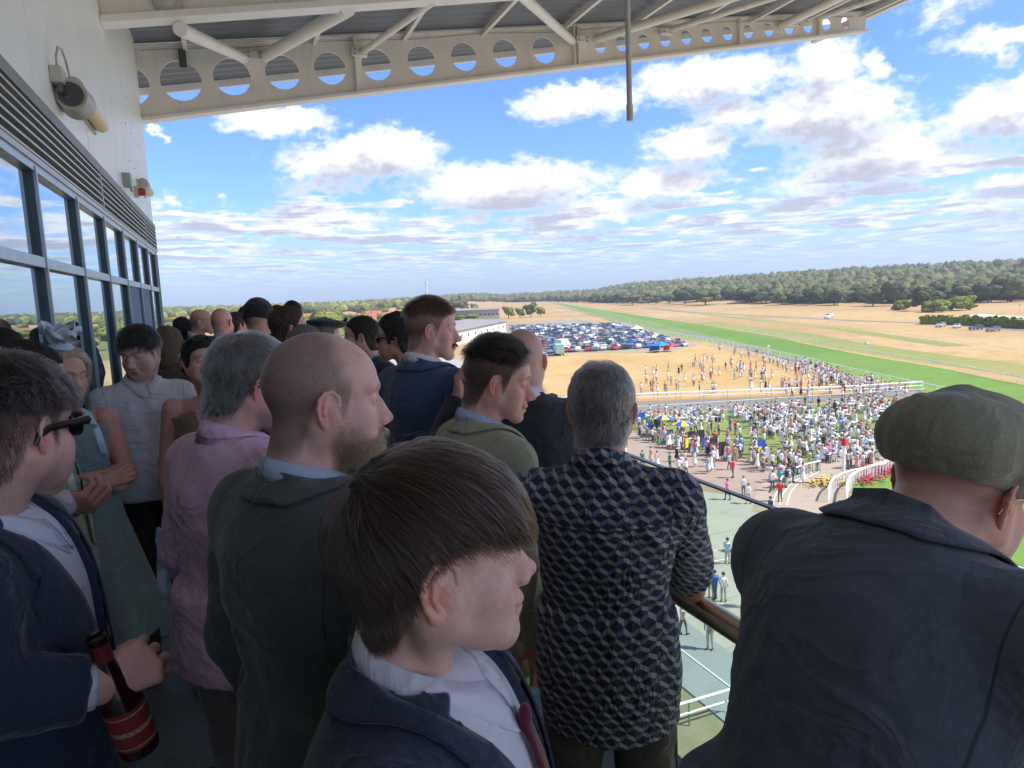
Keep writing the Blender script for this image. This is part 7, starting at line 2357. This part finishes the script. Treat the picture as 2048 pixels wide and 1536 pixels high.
# 2 ---- bald bearded man
P = PW['bald'] = build_person('bald man with sandy beard in dark tweed jacket, behind the young man with the fringe', at_dist(650, 798, 1.36), 88, -4, 0, body_az=62,
    face=dict(crop=.80, crop_soft=.016, baldf=.030, hair_col=(.12, .095, .085), tone=(1.06, .98, .97), beard=.75, beard_col=(.10, .058, .036), size=1.02, fat=.003, nose=.001, ear=1.06, flare=.34, brow=(.14, .08, .05), brow_a=.45, neck=.062),
    top=F_char, shirt=F_paleblue, bottom=F_black, res=.009, hres=.0028, seed=5, bulk=.018, wide=1.05, belly=.02)
bm_ = beard_mask(P['HV'], {})
strand_obj(P, 'beard', [strands(P['hv'], P['HV'], P['HQ'], bm_, 9000, .014, .008, comb_fn((0, -.05, .02), (0, .5, -.7), .3), 4, 5, droop=.5, jit=.35, radius=.00017, start=.001)], H_beard)

# 3 ---- man in the pink shirt
P = PW['pink'] = build_person('grey-haired man in pink striped shirt wearing glasses, looking down', at_dist(500, 766, 2.02), 68, -16, 2, body_az=62, lean=.06,
    face=dict(crop=.8, hair_col=(.16, .155, .15), tone=(1.0, .86, .84), beard=.75, beard_col=(.22, .21, .20), fat=.006, size=1.03, neck=.064),
    outfit='shirt', top=F_pink, bottom=F_chino, res=.010, hres=.003, seed=7, bulk=.03, belly=.07, hem=.90, wide=1.05,
    shoe=M_shoeb)
m_ = scalp_mask(P['HV'], .008, -.004)
haircap(P, .006, S_grey, 'hair_volume')
strand_obj(P, 'hair', [strands(P['hv'], P['HV'], P['HQ'], m_, 11000, lambda q: .022 + .035 * sst(q[:, 2], .0, .08), .012, comb_fn((.01, -.05, .10), (0, .25, 0), .9), 5, 7, droop=.4, jit=.28, radius=.00028, clump=.35, locks=300, lockf=.7),
    strands(P['hv'], P['HV'], P['HQ'], m_, 1800, lambda q: .024 + .035 * sst(q[:, 2], .0, .08), .014, comb_fn((.01, -.05, .10), (0, .25, 0), .9), 55, 7, droop=.4, jit=.32, radius=.0009, clump=.35, start=.006, locks=120, lockf=.6)], H_grey)
gs = glasses(P); tag(gs, 'black-framed glasses worn by the man in the pink shirt', 'glasses')

# 4 ---- man with sunglasses and a bottle at the left edge
hp_ = at_dist(224, 1342, 1.28)
P = PW['sung'] = build_person('dark-haired man in navy suit and sunglasses holding a red bottle, at the left edge', at_dist(18, 858, 1.50), 33, -6, 0, body_az=92,
    face=dict(crop=.95, crop_soft=.014, hair_col=(.035, .027, .024), tone=(1.05, .98, .95), fade=.5, beard=.28, beard_col=(.10, .07, .06), size=1.0, ear=1.0, flare=.35, neck=.058),
    top=F_navy3, shirt=F_white, bottom=F_navy3, res=.009, hres=.0027, seed=9, wide=1.0,
    arms={'R': ('W', at_dist(-40, 1400, 1.42), at_dist(180, 1375, 1.42), (.85, .35, .10), (.1, .75, -.2), dict(curl=(1.15, 1.2, 1.25, 1.25), thumb=.9, grip=.9, res=.003))})
mk = lambda V: scalp_mask(V, .01) * sst(V[:, 2], .03, .055)
m_ = mk(P['HV'])
haircap(P, .007, S_dark, 'hair_volume', fn=mk)
strand_obj(P, 'hair', [strands(P['hv'], P['HV'], P['HQ'], m_, 12000, .040, .017, comb_fn((.0, -.03, .12), (0, .3, 0), .2), 6, 8, droop=.1, jit=.32, radius=.00022, clump=.5, locks=260, lockf=.8),
    strands(P['hv'], P['HV'], P['HQ'], m_, 1300, .042, .020, comb_fn((.0, -.03, .12), (0, .3, 0), .2), 57, 8, droop=.1, jit=.4, radius=.0007, clump=.5, start=.006, locks=120, lockf=.7, curl=.12),
                       strands(P['hv'], P['HV'], P['HQ'], scalp_mask(P['HV'], .008) * (1 - m_), 9000, .010, .004, comb_fn((0, -.02, .15), (0, 0, -1), 1.0), 7, 4, droop=.5, jit=.2, radius=.00016, start=.001)], H_dark)
gs = glasses(P, M_frame, M_lens, .0030, lens_w=.028, arm=1.5); tag(gs, 'black sunglasses on the man at the left edge', 'sunglasses')
bt = empty('bottle', (0, 0, 0)); bt.location = at_dist(234, 1378, 1.435); bt.rotation_euler = (radians(8), radians(-10), 0)
tag(bt, 'red-labelled dark beer bottle held by the man at the left edge', 'bottle')
MB().lathe([(.0, -.125), (.030, -.125), (.0315, -.118), (.0315, -.02), (.028, .0), (.018, .035), (.0135, .055), (.0130, .098), (.0, .098)], (0, 0, 0), 24).obj('glass_body', paint('dark_red_glass', (.030, .006, .006), .08, spec=.8), bt, True)
MB().lathe([(.0322, -.105), (.0322, -.03)], (0, 0, 0), 24).obj('label', paint('red_label', (.28, .03, .035), .5, var=.3, scale=60), bt, True)
MB().lathe([(.0325, -.100), (.0325, -.097)], n=24).lathe([(.0325, -.040), (.0325, -.037)], n=24).lathe([(.0325, -.074), (.0325, -.066)], n=24).obj('label_print', paint('gold_print', (.45, .33, .16), .4, var=.6, scale=260), bt, True)
MB().lathe([(.0142, .060), (.0140, .095)], (0, 0, 0), 20).obj('neck_foil', paint('red_foil', (.20, .02, .03), .35, var=.25, scale=50), bt, True)
MB().lathe([(.0150, .092), (.0152, .104), (.0120, .108), (.010, .104), (.0098, .085)], (0, 0, 0), 20).obj('lip', paint('dark_bottle_lip', (.02, .012, .010), .15), bt, True)
cf = MB(); 
# 5 ---- blonde woman in the grey-green dress
P = PW['blonde'] = build_person('blonde woman in grey-green dress with arms crossed beside the windows', at_dist(130, 748, 3.6), 140, -10, -3, body_az=150,
    face=dict(fem=1, eyes='shut', tone=(.98, .82, .72), brow=(.20, .12, .07), neck=.046, size=.95, jaw=-.006, lip=(.85, .38, .38), ears=True),
    outfit='halter', sleeve='none', top=F_teal, skirt=True, hem=.42, bottom=None, res=.014, hres=.0034, seed=11, wide=.86,
    arms={'R': ((.21, .02, 1.12), (-.04, .17, 1.13), (-1, .1, .15), (0, -1, 0), dict(curl=(.5, .5, .5, .5))), 'L': ((-.21, .02, 1.11), (.05, .19, 1.16), (1, .0, .15), (0, -1, 0), dict(curl=(.5, .5, .5, .5)))})
P['hmask'] = None
lf = lambda V: scalp_mask(V, .01, .004) * (1 - sst(V[:, 1], .045, .07))
haircap(P, .022, S_blonde, 'hair_volume', fn=lf, recede=0)
strand_obj(P, 'hair', [strands(P['hv'], P['HV'], P['HQ'], lf(P['HV']), 9000, .30, .035, comb_fn((.01, .03, .12), (0, -.75, 0), 1.0), 8, 16, droop=1.3, jit=.2, radius=.00045, clump=.4, curl=.22, locks=160, lockf=.7, avoid=lambda q: (q[:, 1] > .028) & (np.abs(q[:, 0]) < .066) & (q[:, 2] < .060))], H_blonde)
def ribbon(P, pts, w, name, mat):
    A = np.array(pts); rows = [A + np.array(w) * k for k in (-1, -.3, .3, 1)]
    return patch_mesh(rows, name, mat, P['root'], .003)
M_satin = paint('pale_blue_satin', (.60, .72, .78), .35, var=.06)
ribbon(P, [(-.055, -.02, 1.44), (-.062, .05, 1.42), (-.075, .10, 1.34), (-.085, .12, 1.24)], (.016, 0, .004), 'strap', M_satin)
ribbon(P, [(.055, -.02, 1.44), (.062, .05, 1.42), (.075, .10, 1.34), (.085, .12, 1.24)], (.016, 0, .004), 'strap', M_satin)
# fascinator
fa = empty('fascinator'); fa.location = P['root'].location; fa.rotation_euler = P['root'].rotation_euler; fa.scale = P['root'].scale
tag(fa, 'pale blue looped satin fascinator on the blonde woman', 'hat')
for k in range(7):
    a = k * .9; R0 = rotz(a) @ rotx(.5 + .15 * (k % 3)); lp = []
    for j in range(13):
        t = 2 * pi * j / 12; lp.append(np.array((cos(t) * .035, .055 + sin(t) * .05, .01 * sin(2 * t))))
    lp = np.array(lp) @ R0.T + np.array((.03, .0, .150))
    A = hd2b(P, lp); rows = [A + np.array((0, 0, w)) for w in (-.012, 0, .012)]
    patch_mesh(rows, 'loop', M_satin, fa, .002)
v_ = Vol((-.14, -.14, .06), (.16, .14, .20), .006); v_.ell((.02, .0, .122), (.055, .055, .012), m=.1); v_.ell((.02, 0, .13), (.04, .04, .02), .01)
Vh, Qh = v_.mesh(); link('brim', mesh_np('brim', hd2b(P, Vh), Qh, M_satin, True), fa)

# 6 ---- man in white shirt
P = PW['white'] = build_person('dark-haired man in crumpled white shirt and brown trousers looking down', at_dist(280, 704, 3.95), 205, -16, 4, body_az=165,
    face=dict(crop=.95, hair_col=(.025, .018, .015), eyes='shut', tone=(1.04, .97, .95), neck=.056, nose=.001, brow_a=.9),
    outfit='shirt', sleeve='rolled', top=F_whitesh, bottom=F_trbrown, res=.012, hres=.0034, seed=13, hem=.90)
m_ = scalp_mask(P['HV'], .010, -.012)
haircap(P, .018, S_dark, 'hair_volume', fn=lambda V: scalp_mask(V, .010, -.010) * sst(V[:, 2], .0, .03))
strand_obj(P, 'hair', [strands(P['hv'], P['HV'], P['HQ'], m_ * sst(P['HV'][:, 2], .01, .04), 7000, .040, .020, comb_fn((.0, -.06, .10), (0, .6, 0), .3), 10, 8, droop=.4, jit=.22, radius=.00042, clump=.4)], H_dark)
MB().path([(.158 * cos(t), .125 * sin(t), .935) for t in np.linspace(0, 2 * pi, 24, endpoint=False)], .013, 6, True).obj('belt', M_rubber, P['root'], True)

# 7 ---- brunette
P = PW['brun'] = build_person('brunette woman in tan top with sunglasses pushed up on her hair', at_dist(404, 722, 3.6), 158, 2, -6, body_az=190,
    face=dict(fem=1, tone=(1.02, .88, .80), neck=.046, size=.96, jaw=-.006, brow=(.05, .03, .02), lip=(.85, .38, .38)),
    outfit='halter', sleeve='none', top=F_tan, bottom=F_black, res=.014, hres=.0034, seed=15, wide=.86, hem=.9)
haircap(P, .012, S_dark, 'hair', fn=lambda V: scalp_mask(V, .008, -.004), extra=lambda w: w.ell((0, -.105, -.055), (.035, .035, .035), .01))
gs = glasses(P, M_frame, M_lens, .0028, on_head=True); tag(gs, 'dark sunglasses pushed up on the hair of the brunette woman', 'sunglasses')

# 8 ---- moustached man in navy suit
P = PW['navy'] = build_person('man with moustache and cropped sandy hair in blue suit with white collar', at_dist(862, 657, 3.0), 104, -6, 1, body_az=60,
    face=dict(crop=.75, crop_soft=.012, hair_col=(.055, .040, .032), tone=(1.0, .88, .84), size=1.0, jaw=.004, nose=.003, neck=.057, brow=(.14, .085, .05), beard=0, fat=-.003),
    top=F_navy2, shirt=F_white, bottom=F_navy2, tie=F_darktie, res=.011, hres=.003, seed=17, wide=1.0)
mt_ = lambda V: scalp_mask(V, .010) * sst(V[:, 2], .035, .07)
strand_obj(P, 'hair', [strands(P['hv'], P['HV'], P['HQ'], mt_(P['HV']), 9000, .016, .014, comb_fn((.0, -.05, .10), (0, .5, .4), 0), 12, 5, droop=0, jit=.3, radius=.00030, clump=.2)], H_ginger)
mo_ = beard_mask(P['HV'], {}) * sst(-P['HV'][:, 2], .049, .052) * (1 - sst(-P['HV'][:, 2], .062, .066)) * sst(P['HV'][:, 1], .08, .085)
strand_obj(P, 'moustache', [strands(P['hv'], P['HV'], P['HQ'], mo_, 700, .008, .003, comb_fn((0, .08, -.03), (0, .2, -.6), .2), 13, 5, droop=.4, jit=.25, radius=.00026)], H_ginger)

# 9 ---- man in green suit
P = PW['green'] = build_person('man in olive green suit with short dark quiff, talking', at_dist(996, 758, 2.16), 110, -13, 1, body_az=84,
    face=dict(crop=.92, crop_soft=.014, hair_col=(.030, .024, .022), tone=(1.0, .84, .78), size=1.02, mouth=.0035, nose=.003, jaw=.003, neck=.061, brow=(.07, .045, .03), beard=.12, beard_col=(.12, .08, .07), fat=-.001, ear=1.0),
    top=F_olive, shirt=F_paleblue, bottom=F_olive, res=.009, hres=.003, seed=19, wide=1.03, lean=.06, bulk=.008)
mt_ = lambda V: scalp_mask(V, .008) * sst(V[:, 2], .045, .075) * (1 - sst(V[:, 1] + .25 * np.abs(V[:, 0]), .050, .066))
haircap(P, .009, S_dark, 'hair_volume', fn=mt_)
strand_obj(P, 'hair', [strands(P['hv'], P['HV'], P['HQ'], mt_(P['HV']), 12000, .034, .024, comb_fn((.0, -.08, .09), (0, .8, .25), 0), 14, 7, droop=0, jit=.28, radius=.00026, clump=.45, locks=260, lockf=.7),
                       strands(P['hv'], P['HV'], P['HQ'], scalp_mask(P['HV'], .008) * (1 - mt_(P['HV'])), 9000, .010, .004, comb_fn((0, -.02, .15), (0, 0, -1), 1.0), 15, 4, droop=.5, jit=.2, radius=.00018, start=.001)], H_dark)

# 10 ---- bald man in black suit, thumb raised
P = PW['blackb'] = build_person('bald man in black suit seen from behind with one hand raised', at_dist(1044, 722, 2.62), 15, -4, 0, body_az=12,
    face=dict(crop=.35, bald=.06, hair_col=(.16, .12, .10), tone=(1.05, .95, .92), size=1.02, neck=.062),
    top=F_black, shirt=F_white, bottom=F_black, res=.012, hres=.0034, seed=21, bulk=.01, wide=1.06,
    arms={'L': ('W', at_dist(880, 900, 2.65), at_dist(915, 802, 2.76), (.10, .10, 1.0), (.9, -.3, 0), dict(curl=(.55, .6, .7, .8), thumb=1.1, res=.0036))})

# 11 ---- man in the patterned shirt at the rail
eb = px_ray(1384, 1196); te = 1.26 / eb[0]; eb = eb * te + np.array((0, 0, CAM_Z))
P = PW['pattern'] = build_person('grey-haired man in patterned short-sleeved shirt leaning on the handrail', at_dist(1204, 815, 1.80), 34, -5, 0, body_az=33,
    face=dict(crop=.85, crop_soft=.014, hair_col=(.13, .12, .115), tone=(.98, .82, .76), armtone=(.95, .68, .56), size=.98, ear=1.05, flare=.62, neck=.058),
    outfit='shirt', sleeve='short', top=F_cubes, bottom=F_trou, res=.009, hres=.003, seed=23, wide=1.0, hem=.80, lean=.05, belly=.015,
    arms={'R': ('W', (1.235, eb[1] - .03, CAM_Z - .957 + .045), (1.36, eb[1] + .20, CAM_Z - .957 + .065), (.6, .8, -.1), (0, 0, -1), dict(curl=(.35, .35, .4, .4))),
          'L': ('W', (.62, 2.05, 1.10), (1.12, 2.14, CAM_Z - .90), (1, .1, -.1), (0, 0, -1), dict(curl=(.4, .4, .4, .4)))})
mg = lambda V: scalp_mask(V, .010) * (1 - .93 * np.exp(-(((V[:, 0]) / .045) ** 2 + ((V[:, 1] + .035) / .040) ** 2)) * sst(V[:, 2], .06, .09))
haircap(P, .006, S_grey, 'hair_volume', fn=mg, thr=.5)
strand_obj(P, 'hair', [strands(P['hv'], P['HV'], P['HQ'], mg(P['HV']), 16000, .022, .012, comb_fn((.0, -.01, .13), (0, 0, -.3), .4), 16, 6, droop=.5, jit=.3, radius=.00023, clump=.35, locks=500, lockf=.6),
    strands(P['hv'], P['HV'], P['HQ'], mg(P['HV']), 2200, .024, .012, comb_fn((.0, -.01, .13), (0, 0, -.3), .4), 56, 6, droop=.5, jit=.35, radius=.0008, clump=.35, start=.003, locks=240, lockf=.6)], H_grey)

# 12 ---- man in the flat cap
P = PW['cap'] = build_person('man in flat cap and navy linen jacket leaning over the handrail at the right', at_dist(1918, 968, 1.27), 88, -20, 3, body_az=80, lean=.50,
    face=dict(crop=.30, hair_col=(.20, .14, .11), tone=(1.02, .88, .82), size=1.0, ear=1.05, flare=.30, neck=.060, collar=.056, collar_h=.020, hz=1.562, fwd=.05),
    top=F_capj, shirt=F_white, bottom=F_navy3, res=.009, hres=.003, seed=25, wide=.96, bulk=.0,
    arms={'R': ('W', (1.17, .02, CAM_Z - .90), (1.40, .20, CAM_Z - .885), (.6, .8, 0), (0, 0, -1), dict(curl=(.5, .5, .5, .5))),
          'L': ('W', (1.22, .95, CAM_Z - .90), (1.42, .72, CAM_Z - .885), (.6, -.8, 0), (0, 0, -1), dict(curl=(.5, .5, .5, .5)))})
cp = empty('flat_cap'); cp.location = P['root'].location; cp.rotation_euler = P['root'].rotation_euler; cp.scale = P['root'].scale
tag(cp, 'olive herringbone tweed flat cap worn by the man at the right', 'cap')
v_ = Vol((-.14, -.16, -.02), (.14, .20, .20), .0035)
v_.ell((0, -.010, .050), (.096, .115, .076), m=.2)
v_.ell((0, .045, .058), (.098, .098, .062), .03)
v_.ell((0, -.070, .045), (.084, .052, .056), .03)
v_.cap((-.02, -.02, .112), (.02, .03, .108), .02, .02, .03)
Zc = v_.ax[2][None, None, :]; Yc = v_.ax[1][None, :, None]
v_.D = np.maximum(v_.D, (.004 + .0 * Yc) - Zc).astype(F32)
Vc, Qc = v_.mesh(); Vc = relax(Vc, Qc, 2, .5)
Vc = folds(Vc, Qc, .004, 16, (1, 1, .6), 2)
seam = np.abs(np.sin(np.arctan2(Vc[:, 0], Vc[:, 1] + .02) * 2.0 + .4)); Nn = vnormals(Vc, Qc)
Vc = Vc - Nn * (np.exp(-(seam / .035) ** 2) * .0022 * sst(Vc[:, 2], .015, .03))[:, None]
link('crown', mesh_np('crown', hd2b(P, Vc), Qc, F_herr, True), cp)
v_ = Vol((-.11, .04, -.02), (.11, .19, .07), .004); v_.ell((0, .085, .022), (.080, .075, .012), m=.1); v_.ell((0, .05, -.02), (.070, .070, .04), 0, 's')
Vc, Qc = v_.mesh(); link('peak', mesh_np('peak', hd2b(P, Vc), Qc, F_herr, True), cp)
gs = glasses(P, M_wire, None, .0010); tag(gs, 'thin wire glasses on the man in the flat cap', 'glasses')

# 13 ---- man in olive blazer behind the sunglasses man, holding a glass
gp_ = at_dist(128, 1000, 2.15)
P = PW['blazer'] = build_person('man in olive blazer holding a glass, half hidden behind the man in sunglasses', at_dist(52, 770, 2.45), 95, -8, 0, body_az=95,
    face=dict(crop=.9, hair_col=(.04, .03, .025), tone=(.95, .75, .66), neck=.058),
    top=F_olive, shirt=F_whitesh, bottom=F_trbrown, res=.013, hres=.0034, seed=27,
    arms={'R': ('W', at_dist(30, 1040, 2.2), at_dist(95, 1018, 2.15), (1, .05, .06), (0, .7, .6), dict(curl=(.8, .85, .9, .95), thumb=.7, grip=.6, res=.0036))})
haircap(P, .010, S_dark, 'hair')
gl_ = empty('drinking_glass', at_dist(132, 1000, 2.17)); tag(gl_, 'short clear tumbler held by the man in the olive blazer', 'glass')
MB().lathe([(.0, -.05), (.030, -.05), (.036, .045), (.034, .045), (.028, -.044), (0, -.044)], (0, 0, 0), 24).obj('tumbler', glass_mat('tumbler_glass', (.92, .95, .95), 0, .06), gl_, True)
MB().lathe([(.0, -.043), (.0285, -.043), (.0325, .015), (0, .015)], (0, 0, 0), 20).obj('drink', paint('amber_drink', (.20, .10, .03), .1), gl_, True)

# ---- the rows behind
def bg(label, x, y, d, az, baz, top, outfit='suit', hair=None, pitch=0, crop=.9, hc=(.03, .022, .018), tone=(1, .88, .82), bald=None, seed=1, cap_t=.012, bottom=None, drop=0.0, extra=None, wide=1.0, size=1.0, shirt=None, arms=None, hres=.0052, sleeve='long', fem=0):
    f = dict(crop=crop, hair_col=hc, tone=tone, size=size, neck=.052 if fem else .058, fem=fem, eyes='shut')
    if bald: f['bald'] = bald
    P = build_person(label, at_dist(x, y, d), az, pitch, 0, body_az=baz, face=f, outfit=outfit, top=top, shirt=shirt or F_white, bottom=bottom or F_black, res=.022, hres=hres, seed=seed, wide=wide, arms=arms, lapels=(outfit == 'suit' and d < 5), hands=d < 8, sleeve=sleeve)
    if hair: haircap(P, cap_t, hair, 'hair', drop=drop, extra=extra, rough=.004)
    return P
B = bg('man in navy suit with dark receding hair facing left, behind the moustached man', 722, 672, 4.45, 285, 250, F_navy3, hair=S_dark, cap_t=.007, shirt=F_paleblue, seed=31)
B = bg('black-haired man in dark glasses and dark jacket, just left of the moustached man', 795, 676, 3.75, 300, 300, F_navy3, hair=S_dark, cap_t=.020, seed=32)
gs = glasses(B, M_frame, M_lens, .003); tag(gs, 'dark glasses on the black-haired man left of the moustached man', 'sunglasses')
B = bg('man with neat brown hair between the dark beanie and the black beret', 577, 654, 4.7, 75, 60, F_black, hair=hairy_solid('brown_scalp', (.06, .038, .025)), cap_t=.013, hc=(.05, .035, .025), seed=33)
B = bg('person with a dark rounded beanie, seen from behind', 518, 640, 5.5, 20, 20, F_black, crop=0, seed=34)
v_ = Vol((-.13, -.15, -.05), (.13, .13, .19), .007); v_.ell((0, -.012, .045), (.098, .112, .105), m=.2); v_.plane((0, -.25, -1), .005)
Vc, Qc = v_.mesh(); bn = empty('beanie'); bn.location = B['root'].location; bn.rotation_euler = B['root'].rotation_euler; bn.scale = B['root'].scale; tag(bn, 'dark rounded beanie on the person behind the grey-haired man', 'hat')
link('knit', mesh_np('knit', hd2b(B, folds(Vc, Qc, .004, 20)), Qc, F_black, True), bn)
B = bg('person with short dark hair far back, above the neat brown hair', 586, 626, 8.2, 30, 30, F_black, hair=S_dark, seed=35, hres=.0068)
B = bg('person in a black beret facing right, over the bald bearded man', 652, 672, 5.2, 80, 60, F_brown, hair=S_grey, cap_t=.018, seed=36)
v_ = Vol((-.15, -.17, 0), (.15, .18, .20), .007); v_.ell((0, .01, .085), (.12, .14, .035), m=.2, R=rotx(-.12)); v_.cap((0, .13, .08), (0, .15, .11), .012, .012, .02)
Vc, Qc = v_.mesh(); bn = empty('beret'); bn.location = B['root'].location; bn.rotation_euler = B['root'].rotation_euler; bn.scale = B['root'].scale; tag(bn, 'black beret above the head of the bald bearded man', 'hat')
link('felt', mesh_np('felt', hd2b(B, folds(Vc, Qc, .004, 20)), Qc, F_black, True), bn)
B = bg('person with grey hair just behind the bald bearded man', 612, 700, 3.6, 20, 20, F_char, hair=S_grey, seed=37, cap_t=.008)
B = bg('balding man in pale blue shirt seen from behind, far along the balcony', 444, 644, 6.9, 30, 10, F_paleblue, outfit='shirt', crop=.3, bald=.03, hc=(.3, .25, .22), tone=(1.08, .86, .82), seed=38)
B = bg('bald man with goggles-like glasses facing right, far along the balcony', 404, 643, 7.8, 100, 90, F_white, outfit='shirt', crop=.3, bald=.02, seed=39, hres=.0068)
B = bg('dark-haired man in white shirt far along the balcony beside the windows', 366, 654, 9.6, 60, 40, F_white, outfit='shirt', hair=S_dark, seed=40, hres=.0068)
B = bg('woman with dark bun far along the balcony beside the dark-haired man', 380, 664, 8.6, 20, 20, F_paleblue, outfit='shirt', hair=S_dark, cap_t=.02, seed=41, hres=.0068, fem=1, wide=.88)
B = bg('long-haired woman in brown top seen from behind by the last windows', 336, 690, 5.6, 10, 10, F_brown, outfit='shirt', hair=S_blonde if False else hairy_solid('light_brown_hair', (.16, .11, .07)), cap_t=.022, seed=42, fem=1, wide=.86,
       extra=lambda w: w.cap((0, -.07, .0), (0, -.085, -.11), .075, .07, .03))
B = bg('person with brown hair far back between the two bald men', 474, 650, 7.6, 60, 60, F_brown, outfit='shirt', hair=hairy_solid('brown_scalp', (.06, .038, .025)), seed=43, hres=.0068)
B = bg('person with dark hair far back, left of the beanie', 492, 634, 9.5, 20, 20, F_black, hair=S_dark, seed=44, hres=.0068)
B = bg('person with grey-brown hair far back between beanie and dark crown', 556, 632, 9.0, 20, 20, F_char, hair=hairy_solid('brown_scalp', (.06, .038, .025)), seed=45, hres=.0068)
# out of direct view but in the window reflections: two more people by the wall
B = bg('dark-haired person behind the sunglasses man at the left edge', 8, 705, 4.6, 60, 60, F_white, outfit='shirt', hair=S_dark, seed=46)
